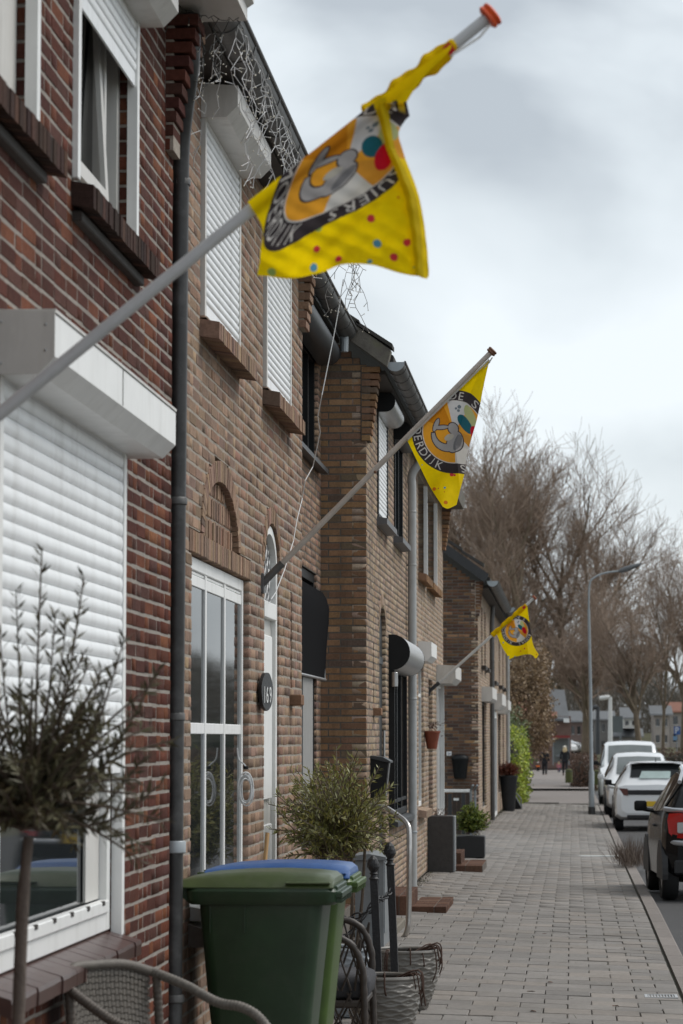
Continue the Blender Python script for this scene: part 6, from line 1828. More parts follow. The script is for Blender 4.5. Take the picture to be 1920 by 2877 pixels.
# fallen leaves in the gutter
rn_ = random.Random(9)
LV = mat('fallen_leaf', (0.10, 0.045, 0.02), 0.8, 0.4, 30, coord='World')
for i in range(54):
    yy = rn_.uniform(16.5, 21.5); xx = 0.88 + abs(rn_.gauss(0, 0.07)); zz = gy(yy) - 0.128 + 0.006
    if i < 14: xx = rn_.uniform(-0.9, 0.7); yy = rn_.uniform(13, 24); zz = gz(xx, yy) + 0.004
    b = MB(); a_ = rn_.uniform(0, 6.3); s2 = rn_.uniform(0.018, 0.036); c0, s0 = math.cos(a_), math.sin(a_)
    q = [(1.2, 0), (0.3, 0.55), (-0.8, 0.35), (-1.2, 0), (-0.8, -0.35), (0.3, -0.55)]
    b.prism([(xx + s2 * (p_[0] * c0 - p_[1] * s0), yy + s2 * (p_[0] * s0 + p_[1] * c0), zz + s2 * 0.35 * abs(p_[1]) + 0.004 * rn_.random()) for p_ in q], (0, 0, 0.002))
    o = b.build('fallen_leaf', LV)
    tag(o, 'curled brown fallen leaf lying by the kerb' if i >= 14 else 'single brown fallen leaf on the pavement slabs', 'leaf', 'fallen leaves by the kerb' if i >= 14 else 'fallen leaves on the slabs')

# ================================================================== parked cars
TYRE = mat('tyre_rubber', (0.012, 0.012, 0.013), 0.85, 0.2, 30)
RIM = mat('alloy_rim', (0.30, 0.30, 0.31), 0.35, 0.1, 20, metal=0.8)
CARW = mat('white_car_paint', (0.74, 0.75, 0.76), 0.25, 0.02, 3, coat=0.8)
CARK = mat('black_car_paint', (0.006, 0.006, 0.007), 0.22, 0.1, 3, coat=0.15, spec=0.25)
CARS = mat('silver_car_paint', (0.40, 0.41, 0.43), 0.28, 0.05, 3, metal=0.5, coat=0.8)
CGL = mat('car_glass', (0.012, 0.014, 0.015), 0.08, 0.1, 3, spec=0.25)
CGLP = mat('pale_windscreen', (0.15, 0.165, 0.165), 0.15, 0.15, 3, spec=0.3)
TAIL = mat('red_tail_lamp', (0.48, 0.008, 0.008), 0.2, 0.1, 9, coat=0.8)
TRIM = mat('black_trim', (0.014, 0.014, 0.015), 0.6, 0.1, 9)
LENS = mat('clear_lens', (0.42, 0.42, 0.42), 0.2, 0.1, 9, coat=0.6)
def sect(y, zl, zb, zt, hw, ht):
    """half section from sill to roof centre; belt at zb"""
    return [(hw * 0.86, zl), (hw * 0.985, zl + 0.07), (hw, (zl * 0.5 + zb * 0.5)), (hw * 0.985, lerp(zl, zb, 0.82)), (hw * 0.955, zb), (lerp(hw * 0.955, ht, 0.5), lerp(zb, zt, 0.48)), (ht * 1.02, lerp(zb, zt, 0.88)), (ht * 0.90, lerp(zb, zt, 0.975)), (ht * 0.5, zt), (0.0, zt + (0.012 if zt > zb else 0))]
def make_car(name, label, loc, rz, st, wheels, paint, group='cars parked along the kerb', wr=0.31):
    t = thing(name, label, 'car', loc, rz, group)
    secs = []
    for s in st:
        h = sect(*s); full = [(-a, s[0], z_) for (a, z_) in h] + [(a, s[0], z_) for (a, z_) in reversed(h[:-1])]
        secs.append(full)
    n = len(secs[0]); b = MB(); v = []; f = []
    for s in secs: v += s
    for k in range(len(secs) - 1):
        for i in range(n - 1):
            f.append((k * n + i, k * n + i + 1, (k + 1) * n + i + 1, (k + 1) * n + i))
        f.append((k * n + n - 1, k * n, (k + 1) * n, (k + 1) * n + n - 1))
    f.append(tuple(range(n))); f.append(tuple(reversed(range((len(secs) - 1) * n, len(secs) * n))))
    b.add(v, f); body = b.build('body', paint, t, smooth=38, local=True)
    hwm = max(s[4] for s in st)
    for wy in wheels:
        for sx in (-1, 1):
            w_ = MB(); prof = [(wr * 0.60, -0.09), (wr * 0.93, -0.09), (wr, -0.06), (wr, 0.06), (wr * 0.93, 0.09), (wr * 0.60, 0.09)]; nn = 22; vv = []; ff = []
            cx = sx * (hwm - 0.10)
            for (r_, h_) in prof:
                for k in range(nn):
                    a = 2 * math.pi * k / nn; vv.append((cx + h_, wy + r_ * math.cos(a), wr + r_ * math.sin(a)))
            for i in range(len(prof) - 1):
                for k in range(nn):
                    a = i * nn + k; c = i * nn + (k + 1) % nn; ff.append((a, c, c + nn, a + nn))
            w_.add(vv, ff); wo = w_.build('wheel', TYRE, t, smooth=40, local=True)
            r_ = MB()
            for k in range(nn):
                a0_, a1_ = 2 * math.pi * k / nn, 2 * math.pi * (k + 1) / nn
                r_.add([(cx + sx * 0.062, wy, wr), (cx + sx * 0.082, wy + wr * 0.62 * math.cos(a0_), wr + wr * 0.62 * math.sin(a0_)), (cx + sx * 0.082, wy + wr * 0.62 * math.cos(a1_), wr + wr * 0.62 * math.sin(a1_))], [(0, 1, 2)])
            ro = r_.build('rim', RIM, wo, local=True)
            # dark arch over the wheel
            ar = MB(); pts = [(sx * (hwm - 0.06), wy + (wr + 0.075) * math.cos(a), wr + (wr + 0.075) * math.sin(a)) for a in [math.pi * i / 16 for i in range(17)]]
            ar.prism(pts + [(sx * (hwm - 0.06), wy - wr - 0.07, 0.24), (sx * (hwm - 0.06), wy + wr + 0.07, 0.24)], (sx * 0.064, 0, 0)); ar.build('wheel_arch', TRIM, t, local=True)
    return t, secs
def pane_on(t, name, m, P, off=(0, 0, 0), th=0.006):
    b = MB(); b.prism([(p[0] + off[0], p[1] + off[1], p[2] + off[2]) for p in P], (off[0] * 0.5 + 1e-4, off[1] * 0.5 + 1e-4, off[2] * 0.5)); return b.build(name, m, t, local=True)
def side_glass(t, secs, ks, m=CGL, inset=0.06):
    n = len(secs[0]); H_ = 10
    for side in (0, 1):
        for k in ks:
            a, c = secs[k], secs[k + 1]
            lo, hi = (4, 6) if side == 0 else (n - 5, n - 7)
            P = [Vector(a[lo]), Vector(c[lo]), Vector(c[hi]), Vector(a[hi])]; mid = (P[0] + P[1] + P[2] + P[3]) / 4
            Q = [p.lerp(mid, inset * 1.3) for p in P]; sx = -1 if side == 0 else 1
            pane_on(t, 'side_window', m, Q, (sx * 0.012, 0, 0.004))
def end_glass(t, secs, k0, k1, m, off, lo=5, inset=0.06, name='rear_window', dz=0.0):
    """curved pane laid along the stations k0..k1, a hand's breadth inside the pillars"""
    n = len(secs[0]); st_ = 1 if k1 > k0 else -1; v = []; f = []; rows = list(range(k0, k1 + st_, st_))
    dense = []
    for a_, c_ in zip(rows, rows[1:]):
        for q in range(4): dense.append((a_, c_, q / 4))
    dense.append((rows[-2], rows[-1], 1.0)); N_ = len(dense)
    lo_i, hi_i = int(0.06 * N_) + 1, N_ - 2
    use = dense[lo_i:hi_i + 1]
    for (a_, c_, q) in use:
        P = [Vector(secs[a_][i]).lerp(Vector(secs[c_][i]), q) for i in range(n)]
        for i in (7, 8, 9, n - 9, n - 8):
            p_ = P[i]; v.append((p_.x * 0.97 + off[0], p_.y + off[1], p_.z + off[2]))
    for r_ in range(len(use) - 1):
        for i in range(4):
            a = r_ * 5 + i; f.append((a, a + 1, a + 6, a + 5))
    b = MB(); b.add(v, f); return b.build(name, m, t, smooth=50, local=True)
def mirror(t, x, y, z, m, sx):
    b = MB(); secs_m = [rrect(x, 0, 0.075 * g, 0.062 * g, 0.03 * g, yy) for (yy, g) in ((-0.055, 0.6), (-0.045, 0.95), (0.0, 1.0), (0.05, 0.85), (0.075, 0.4))]; vv_, ff_ = loft(secs_m); b.add([(p_[0], y + p_[2], z + p_[1]) for p_ in vv_], ff_); b.tube([(x - sx * 0.04, y, z - 0.04), (x - sx * 0.16, y + 0.02, z - 0.06)], 0.028, 6); b.build('wing_mirror', m, t, smooth=50, local=True)
def bx_(t, name, m, x0, x1, y0, y1, z0, z1, ch=0.01):
    b = MB(); b.box(x0, x1, y0, y1, z0, z1, ch); return b.build(name, m, t, local=True)
def road_z(Y): return gy(Y) - 0.125
# black city car, rear towards us
Yc = 30.6; xl = 0.985
st = [(0.0, 0.34, 0.70, 0.72, 0.66, 0.60), (0.05, 0.28, 0.86, 0.90, 0.79, 0.64), (0.14, 0.24, 0.97, 1.08, 0.825, 0.62), (0.32, 0.20, 0.98, 1.34, 0.83, 0.56), (0.62, 0.20, 0.97, 1.46, 0.83, 0.52), (1.2, 0.20, 0.95, 1.50, 0.83, 0.52), (1.7, 0.20, 0.94, 1.43, 0.83, 0.53), (2.05, 0.20, 0.93, 1.18, 0.83, 0.60), (2.32, 0.22, 0.92, 0.97, 0.81, 0.64), (2.6, 0.26, 0.78, 0.82, 0.75, 0.58), (2.70, 0.32, 0.62, 0.64, 0.64, 0.50)]
t, secs = make_car('parked_car', 'small black city car with a large red tail lamp parked by the dry grass', (xl + 0.83, Yc, road_z(Yc)), 0.055, st, (0.36, 2.23), CARK, wr=0.30)
side_glass(t, secs, (3, 4, 5, 6)); end_glass(t, secs, 2, 4, CGL, (0, -0.012, 0.008), 5, 0.06); end_glass(t, secs, 8, 6, CGL, (0, 0.012, 0.01), 5, 0.08, 'windscreen')
for sx in (-1, 1):
    b = MB(); secs_ = []
    P = [(0.735, 0.975), (0.755, 0.90), (0.74, 0.76), (0.69, 0.705), (0.57, 0.70), (0.545, 0.80), (0.56, 0.94), (0.60, 0.98)]
    b.prism([(sx * a, 0.09 if a > 0.68 else 0.03, z_) for (a, z_) in P], (sx * 0.015, -0.06, 0)); lo_ = b.build('tail_lamp', TAIL, t, local=True)
    b = MB(); b.box(*(sorted((sx * 0.585, sx * 0.665))), -0.035, -0.025, 0.76, 0.88, 0.01); b.build('lens', LENS, lo_, local=True)
    b = MB(); b.tube([(sx * 0.79, 0.16, 1.02), (sx * 0.70, 0.06, 1.01), (sx * 0.55, 0.03, 1.005)], 0.028, 8); b.build('silver_shoulder', CARS, t, smooth=50, local=True)
    b = MB(); b.tube([(sx * 0.72, 0.06, 0.655), (sx * 0.62, -0.01, 0.645), (sx * 0.3, -0.04, 0.64)], 0.035, 8); b.build('bumper_bar', CARS, t, smooth=50, local=True)
    b = MB(); b.tube([(sx * 0.60, 0.34, 1.32), (sx * 0.54, 0.60, 1.43), (sx * 0.52, 1.0, 1.475)], 0.025, 8); b.build('roof_frame', CARS, t, smooth=50, local=True)
    mirror(t, sx * 0.93, 1.75, 1.02, BLACK, sx)
    bx_(t, 'door_handle', TRIM, *(sorted((sx * 0.80, sx * 0.845))), 1.0, 1.16, 0.80, 0.83)
bx_(t, 'lower_bumper', TRIM, -0.70, 0.70, -0.03, 0.06, 0.30, 0.46, 0.02)
bx_(t, 'number_plate', mat('yellow_number_plate', (0.62, 0.40, 0.02), 0.4, 0.05, 5), -0.25, 0.25, -0.05, -0.03, 0.62, 0.73, 0.004)
# white hatchback, rear towards us
Yc = 57.0; xl = 0.86
st = [(0.0, 0.38, 0.74, 0.76, 0.74, 0.66), (0.04, 0.30, 0.92, 0.96, 0.84, 0.66), (0.14, 0.26, 0.98, 1.04, 0.87, 0.64), (0.42, 0.22, 0.99, 1.34, 0.875, 0.59), (0.60, 0.22, 0.98, 1.415, 0.875, 0.585), (1.3, 0.2, 0.95, 1.45, 0.875, 0.58), (2.0, 0.2, 0.93, 1.42, 0.875, 0.57), (2.5, 0.2, 0.92, 1.22, 0.87, 0.60), (2.95, 0.2, 0.90, 0.95, 0.87, 0.66), (3.6, 0.22, 0.80, 0.84, 0.85, 0.62), (3.95, 0.28, 0.68, 0.71, 0.78, 0.56), (4.05, 0.34, 0.56, 0.58, 0.66, 0.5)]
t, secs = make_car('parked_car', 'white hatchback with a black band between its tail lamps parked beyond the dry grass', (xl + 0.875, Yc, road_z(Yc)), 0.0, st, (0.72, 3.28), CARW)
side_glass(t, secs, (3, 5, 6, 7)); end_glass(t, secs, 2, 4, CGL, (0, -0.014, 0.010), 5, 0.05)
bx_(t, 'tail_band', TRIM, -0.62, 0.62, -0.02, 0.05, 0.76, 0.86, 0.01)
for sx in (-1, 1):
    b = MB(); b.prism([(sx * 0.60, -0.015, 0.885), (sx * 0.835, 0.07, 0.90), (sx * 0.84, 0.08, 0.76), (sx * 0.60, -0.015, 0.745)], (0, -0.02, 0)); b.build('tail_lamp', mat('smoked_tail_lamp', (0.10, 0.03, 0.03), 0.25, 0.1, 9, coat=0.7), t, local=True)
    mirror(t, sx * 0.97, 2.45, 0.98, BLACK, sx)
bx_(t, 'lower_bumper', TRIM, -0.62, 0.62, 0.02, 0.10, 0.26, 0.36, 0.02); bx_(t, 'roof_spoiler', CARW, -0.56, 0.56, 0.34, 0.62, 1.415, 1.44, 0.01)
b = MB(); b.prism([(0.0, 0.75, 1.44), (0.0, 1.0, 1.44), (0.0, 0.86, 1.53)], (0.015, 0, 0)); b.build('shark_fin_aerial', TRIM, t, local=True)
b = MB(); b.prism([(-0.36, 0.16, 1.10), (0.28, 0.16, 1.10), (0.30, 0.27, 1.24), (-0.30, 0.27, 1.24)], (0, 0.01, 0.01)); b.build('parcel_sheet', mat('pale_green_sheet', (0.42, 0.52, 0.50), 0.6, 0.1, 9), t, local=True)
bx_(t, 'number_plate', MATS['yellow_number_plate'], -0.25, 0.25, -0.035, -0.02, 0.52, 0.63, 0.004)
# white car facing us
def facing(label, Y, xl, W, st, wheels, wr, vari):
    t, secs = make_car('parked_car', label, (xl + W, Y, road_z(Y)), 0.0, st, wheels, CARW, wr=wr)
    side_glass(t, secs, vari['side']); end_glass(t, secs, vari['w'][0], vari['w'][1], CGLP, (0, -0.014, 0.012), 5, 0.05, 'windscreen')
    for sx in (-1, 1):
        mirror(t, sx * (W + 0.09), vari['my'], vari['mz'], vari['mm'], sx)
        b = MB(); b.prism([(sx * W * 0.62, 0.05, vari['hz']), (sx * W * 0.93, 0.26, vari['hz'] + 0.06), (sx * W * 0.95, 0.26, vari['hz'] - 0.07), (sx * W * 0.66, 0.05, vari['hz'] - 0.09)], (0, -0.03, 0)); b.build('headlamp', LENS, t, local=True)
    bx_(t, 'grille', TRIM, -W * 0.5, W * 0.5, -0.03, 0.05, 0.34, 0.52, 0.02)
    bx_(t, 'number_plate', MATS['yellow_number_plate'], -0.25, 0.25, -0.05, -0.03, 0.42, 0.53, 0.004)
    return t
st = [(0.0, 0.34, 0.56, 0.58, 0.64, 0.5), (0.08, 0.28, 0.68, 0.72, 0.80, 0.56), (0.45, 0.22, 0.82, 0.86, 0.87, 0.62), (1.05, 0.2, 0.92, 0.98, 0.89, 0.68), (1.5, 0.2, 0.98, 1.31, 0.89, 0.64), (1.95, 0.2, 1.0, 1.54, 0.89, 0.61), (2.7, 0.2, 1.0, 1.60, 0.89, 0.62), (3.5, 0.2, 1.0, 1.56, 0.89, 0.62), (3.95, 0.24, 0.98, 1.2, 0.88, 0.62), (4.15, 0.34, 0.80, 0.84, 0.8, 0.6)]
facing('white car facing this way with a pale windscreen parked behind the white hatchback', 67.5, 0.78, 0.89, st, (0.80, 3.35), 0.33, dict(side=(4, 5, 6, 7), w=(3, 5), my=1.45, mz=1.00, mm=CARW, hz=0.74))
st = [(0.0, 0.36, 0.64, 0.66, 0.74, 0.6), (0.08, 0.28, 0.86, 0.90, 0.86, 0.64), (0.45, 0.24, 1.02, 1.06, 0.92, 0.70), (0.85, 0.22, 1.10, 1.16, 0.93, 0.76), (1.25, 0.22, 1.14, 1.56, 0.93, 0.74), (1.6, 0.22, 1.15, 1.84, 0.93, 0.73), (2.6, 0.22, 1.15, 1.90, 0.93, 0.74), (4.2, 0.22, 1.15, 1.88, 0.93, 0.74), (4.45, 0.26, 1.1, 1.75, 0.91, 0.72), (4.5, 0.34, 0.9, 1.0, 0.88, 0.7)]
facing('white van facing this way with a broad windscreen behind the other white cars', 79.5, 0.76, 0.93, st, (0.85, 3.6), 0.33, dict(side=(4, 5, 6), w=(3, 5), my=1.2, mz=1.26, mm=BLACK, hz=0.86))
# car with lit lamp passing behind the trees on the right, and cars at the far end of the street
st0 = [(0.0, 0.34, 0.56, 0.58, 0.64, 0.5), (0.08, 0.28, 0.68, 0.72, 0.80, 0.56), (0.45, 0.22, 0.82, 0.86, 0.87, 0.62), (1.05, 0.2, 0.92, 0.98, 0.89, 0.68), (1.5, 0.2, 0.95, 1.26, 0.89, 0.62), (1.95, 0.2, 0.96, 1.44, 0.89, 0.58), (2.7, 0.2, 0.97, 1.47, 0.89, 0.59), (3.5, 0.2, 0.98, 1.42, 0.89, 0.59), (3.95, 0.24, 0.98, 1.15, 0.88, 0.62), (4.15, 0.34, 0.80, 0.84, 0.8, 0.6)]
def far_car(label, px, py, Y, rz, paint, lit=False):
    p = onY(px, py, Y)
    t, secs = make_car('distant_car', label, (p[0], Y, p[2]), rz, st0, (0.8, 3.35), paint, group='cars far down the street', wr=0.33)
    side_glass(t, secs, (4, 5, 6, 7)); end_glass(t, secs, 3, 5, CGLP, (0, -0.014, 0.012), 5, 0.05, 'windscreen'); end_glass(t, secs, 8, 7, CGL, (0, 0.014, 0.012), 5, 0.05, 'rear_window')
    for sx in (-1, 1):
        b = MB(); b.sphere((sx * 0.70, 0.03, 0.68), 0.10, 10, 8, (1, 0.5, 0.8))
        m_ = LENS
        if lit:
            m_ = MATS.get('lit_headlamp')
            if m_ is None:
                m_ = mat('lit_headlamp', (1, 0.8, 0.55), 0.3, 0.02, 3); bs = m_.node_tree.nodes['Principled BSDF']
                bs.inputs['Emission Color'].default_value = (1, 0.62, 0.30, 1); bs.inputs['Emission Strength'].default_value = 3.0
        b.build('headlamp', m_, t, local=True)
far_car('white car with a lit headlamp behind the leaning tree trunks', 1850, 2144, 200, 1.15, CARW, True)
far_car('white car parked beyond the glass bus shelter', 1608, 2120, 205, 0.9, CARW)
far_car('pale car parked next to the tree trunk at the far crossing', 1640, 2118, 215, 1.2, CARS)

# ================================================================== people
SKIN = mat('skin', (0.42, 0.25, 0.18), 0.6, 0.05, 9)
def skin_mesh(name, verts, edges, m, parent, root=0, sub=1):
    me = bpy.data.meshes.new(name); me.from_pydata([v[:3] for v in verts], edges, []); me.materials.append(m)
    o = bpy.data.objects.new(name, me); COL.objects.link(o); o.parent = parent
    md = o.modifiers.new('skin', 'SKIN'); md.use_smooth_shade = True
    sv_ = me.skin_vertices[0].data
    for i, v in enumerate(verts):
        sv_[i].radius = (v[3], v[4] if len(v) > 4 else v[3]); sv_[i].use_root = (i == root)
    s = o.modifiers.new('sub', 'SUBSURF'); s.levels = sub; s.render_levels = sub
    return o
def person(label, loc, rz, h, coat, trousers, hair, hat=None, stride=0.12, hood=None, coat_len=0.46, shoes=None, band=None):
    """figure walking away (faces local +Y); h = height"""
    t = thing('person', label, 'person', loc, rz, 'people walking beyond the side street')
    k = h / 1.70
    S = lambda x, y, z, r, r2=None: (x * k, y * k, z * k, r * k, (r2 or r) * k)
    V = [S(0, 0, 0.95, 0.13, 0.10), S(0, 0, 1.15, 0.125, 0.09), S(0, 0.0, 1.38, 0.15, 0.095), S(0, 0.01, 1.48, 0.06), S(0, 0.03, 1.56, 0.075, 0.085), S(0, 0.03, 1.64, 0.070, 0.08),
         S(-0.17, 0, 1.40, 0.05), S(-0.24, 0.02, 1.14, 0.043), S(-0.22, 0.12, 0.95, 0.034), S(-0.215, 0.16, 0.87, 0.03), S(0.17, 0, 1.40, 0.05), S(0.24, -0.02, 1.14, 0.043), S(0.23, 0.04, 0.93, 0.034), S(0.225, 0.06, 0.85, 0.03),
         S(-0.09, 0, 0.88, 0.085), S(-0.09, stride, 0.48, 0.055), S(-0.09, stride * 1.1, 0.09, 0.038), S(-0.09, stride * 1.1 + 0.11, 0.035, 0.035), S(0.09, 0, 0.88, 0.085), S(0.09, -stride * 0.4, 0.48, 0.055), S(0.09, -stride * 1.6, 0.10, 0.038), S(0.09, -stride * 1.6 + 0.11, 0.04, 0.035)]
    E_ = [(0, 1), (1, 2), (2, 3), (3, 4), (4, 5), (2, 6), (6, 7), (7, 8), (8, 9), (2, 10), (10, 11), (11, 12), (12, 13), (0, 14), (14, 15), (15, 16), (16, 17), (0, 18), (18, 19), (19, 20), (20, 21)]
    skin_mesh('body', V, E_, SKIN, t)
    CV = [S(0, 0, coat_len * 1.7, 0.19, 0.14), S(0, 0, 1.12, 0.165, 0.125), S(0, 0, 1.38, 0.18, 0.125), S(0, 0.01, 1.47, 0.08), S(-0.19, 0, 1.39, 0.075), S(-0.25, 0.02, 1.14, 0.066), S(-0.225, 0.12, 0.93, 0.05), S(0.19, 0, 1.39, 0.075), S(0.25, -0.02, 1.14, 0.066), S(0.235, 0.04, 0.91, 0.05)]
    skin_mesh('coat', CV, [(0, 1), (1, 2), (2, 3), (2, 4), (4, 5), (5, 6), (2, 7), (7, 8), (8, 9)], coat, t)
    TV = [S(0, 0, 0.93, 0.135, 0.11)] + [S(a, b_, c, r * 1.22) for (a, b_, c, r) in ((-0.09, 0, 0.86, 0.088), (-0.09, stride, 0.48, 0.064), (-0.09, stride * 1.1, 0.10, 0.050), (0.09, 0, 0.86, 0.088), (0.09, -stride * 0.4, 0.48, 0.064), (0.09, -stride * 1.6, 0.12, 0.050))]
    skin_mesh('trousers', TV, [(0, 1), (1, 2), (2, 3), (0, 4), (4, 5), (5, 6)], trousers, t)
    b = MB(); b.sphere((0, 0.0 * k, 1.615 * k), 0.098 * k, 12, 9, (0.95, 1.02, 1.12))
    if hair[1]:
        b.sphere((0, -0.055 * k, 1.48 * k), 0.12 * k, 12, 8, (1.15, 0.55, 1.25))
    b.build('hair', hair[0], t, smooth=60, local=True)
    if hat:
        b = MB(); b.sphere((0, 0.015 * k, 1.66 * k), 0.105 * k, 12, 8, (1, 1.05, 0.85)); b.build('hat', hat, t, smooth=60, local=True)
    if band:
        b = MB(); b.lathe((0, 0, 1.14 * k), [(0.225 * k, 0), (0.232 * k, 0.02 * k), (0.232 * k, 0.16 * k), (0.225 * k, 0.18 * k)], 16); b.build('reflective_band', band, t, smooth=40, local=True)
    for (sx, yy) in ((-0.09, stride * 1.1), (0.09, -stride * 1.6)):
        b = MB(); b.sphere((sx * k, (yy + 0.05) * k, 0.05 * k), 0.07 * k, 10, 6, (0.75, 1.7, 0.7)); b.build('shoe', shoes or BLACK, t, smooth=50, local=True)
    return t
def at_feet(px, py, top, h):
    """distance from the figure's usual height"""
    Y = h * F_PX / (py - top)
    p = onY(px, py, Y); return p
BLKC = mat('black_clothing', (0.010, 0.010, 0.012), 0.9, 0.1, 9); NAVY = mat('dark_trousers', (0.012, 0.012, 0.016), 0.9, 0.1, 9)
BLOND = mat('blond_hair', (0.55, 0.42, 0.24), 0.7, 0.15, 30); BRWN = mat('dark_red_hair', (0.07, 0.025, 0.015), 0.7, 0.2, 30)
PINK = mat('pink_coat', (0.45, 0.17, 0.19), 0.85, 0.1, 9); ORNG = mat('orange_band', (0.75, 0.17, 0.03), 0.7, 0.05, 9)
CRMH = mat('cream_wool_hat', (0.62, 0.58, 0.50), 0.9, 0.1, 30); JEAN = mat('blue_jeans', (0.05, 0.07, 0.11), 0.9, 0.1, 20)
person('person in black clothes with long blond hair under a cream hat, seen from behind', at_feet(1588, 2179, 2098, 1.72), 0.05, 1.72, BLKC, NAVY, (BLOND, True), CRMH)
person('person in a long black coat walking beside the child with the orange band', at_feet(1531, 2182, 2103, 1.72), -0.03, 1.70, BLKC, NAVY, (BRWN, False), None, coat_len=0.36)
person('small child in a pink coat walking beside the person in the cream hat', at_feet(1571, 2179, 2140, 0.92), 0.0, 0.92, PINK, JEAN, (BLOND, True), PINK, coat_len=0.36)
person('small child with a bright orange band across the jacket', at_feet(1512, 2181, 2142, 0.95), 0.0, 0.95, BLKC, NAVY, (BRWN, False), CRMH, band=ORNG, shoes=WHITE)

# ================================================================== things beyond the side street
def far_box(t, name, m, px0, px1, py0, py1, Y, d):
    a = onY(px0, py1, Y); c = onY(px1, py0, Y); b = MB(); b.box(a[0], c[0], Y, Y + d, a[2], c[2]); return b.build(name, m, t)
DBR = mat('far_brown_brick', (0.145, 0.092, 0.075), 0.9, 0.25, 3, coord='World'); SLT = mat('grey_slate_roof', (0.10, 0.105, 0.11), 0.6, 0.15, 2, coord='World'); RTL = mat('red_tile_roof', (0.20, 0.085, 0.055), 0.85, 0.25, 2, coord='World')
Yh = 192.0
p = onY(1520, 2150, Yh)
hb = thing('brick_building', 'brown brick building with a red tile and slate roof behind the bus shelter', 'building', (p[0], Yh, p[2]))
far_box(hb, 'wall', DBR, 1452, 1604, 2012, 2160, Yh, 9)
a = onY(1452, 2012, Yh); c = onY(1566, 2012, Yh); e_ = onY(1548, 1950, Yh)
b = MB(); b.prism([(a[0] - 0.3, Yh - 0.3, a[2]), (c[0], Yh - 0.3, c[2]), (c[0], Yh + 4.5, e_[2]), (a[0] - 0.3, Yh + 4.5, e_[2])], (0, 0, -0.15)); b.build('roof', RTL, hb)
c2 = onY(1600, 2020, Yh); b = MB(); b.prism([(c[0] - 0.6, Yh - 0.35, c2[2]), (c2[0], Yh - 0.35, c2[2]), (c[0] + 0.5, Yh + 4.0, e_[2] + 0.4), (c[0] - 0.6, Yh + 4.0, e_[2] + 0.4)], (0, 0, -0.15)); b.build('slate_roof', SLT, hb)
for (q0, q1) in ((1470, 1482), (1500, 1512), (1532, 1544)):
    far_box(hb, 'window', GLASSD, q0, q1, 2050, 2085, Yh - 0.05, 0.06)
far_box(hb, 'white_lamp', WHITE, 1584, 1600, 2019, 2030, Yh - 0.4, 0.4)
Ys = 178.0
p = onY(1575, 2150, Ys)
bs_ = thing('bus_shelter', 'glass bus shelter with a dark red roof edge', 'bus shelter', (p[0], Ys, p[2]))
far_box(bs_, 'roof', mat('dark_red_fascia', (0.20, 0.02, 0.018), 0.5, 0.1, 4), 1551, 1602, 2066, 2073, Ys, 1.6)
for q in (1553, 1598): far_box(bs_, 'post', CABG, q, q + 3, 2073, 2150, Ys, 0.1)
far_box(bs_, 'glass_panel', mat('shelter_glass', (0.14, 0.155, 0.15), 0.2, 0.25, 1.5), 1556, 1598, 2075, 2142, Ys + 1.4, 0.03)
far_box(bs_, 'bench', CABG, 1562, 1596, 2120, 2126, Ys + 0.9, 0.4)
WPL = mat('pale_render_far', (0.30, 0.29, 0.28), 0.8, 0.12, 2, coord='World'); PKB = mat('pink_grey_brick_far', (0.22, 0.165, 0.15), 0.9, 0.15, 2, coord='World')
def far_house(label, px0, px1, top, eave, bot, Y, wm, rm, wins=3, floors=2, group='houses at the far end of the street'):
    p = onY((px0 + px1) / 2, bot, Y); t = thing('distant_house', label, 'house', (p[0], Y, p[2]), group=group)
    far_box(t, 'wall', wm, px0, px1, eave, bot, Y, 7)
    a = onY(px0, eave, Y); c = onY(px1, eave, Y); z1 = onY(px0, top, Y)[2]
    b = MB(); b.prism([(a[0] - 0.3, Y - 0.3, a[2] - 0.05), (c[0] + 0.3, Y - 0.3, c[2] - 0.05), (c[0] + 0.3, Y + 3.5, z1), (a[0] - 0.3, Y + 3.5, z1)], (0, 0.1, 0.12)); b.build('roof', rm, t)
    for i in range(wins):
        for k in range(floors):
            x0_ = lerp(px0, px1, (i + 0.25) / wins); x1_ = lerp(px0, px1, (i + 0.75) / wins); hh = (bot - eave) / floors
            far_box(t, 'window', GLASSD, x0_, x1_, eave + hh * (k + 0.25), eave + hh * (k + 0.7), Y - 0.04, 0.06)
            far_box(t, 'window_frame', WHITE, x0_ - 0.6, x1_ + 0.6, eave + hh * (k + 0.7), eave + hh * (k + 0.7) + 1.2, Y - 0.08, 0.06)
    return t
far_house('pinkish brick house behind the far white cars', 1602, 1652, 2000, 2028, 2128, 235, PKB, SLT, 3)
far_house('pale house with white upper bays beyond the lamp post', 1655, 1720, 2000, 2022, 2118, 245, WPL, SLT, 4)
far_house('low white building with a grey flat roof behind the dark road sign', 1722, 1800, 2050, 2070, 2118, 240, WPL, SLT, 5, 1)
far_house('pale rendered house between the right hand tree trunks', 1838, 1880, 1985, 2008, 2100, 200, mat('cream_render_far', (0.36, 0.32, 0.29), 0.85, 0.1, 2, coord='World'), SLT, 2)
far_house('cream gabled house at the edge behind the trees', 1886, 1960, 1975, 2000, 2100, 210, MATS['cream_render_far'], RTL, 3)
far_house('white fronted shop house with bright windows beside the sign', 1752, 1792, 1990, 2018, 2046, 238, WHITE, SLT, 2, 1)
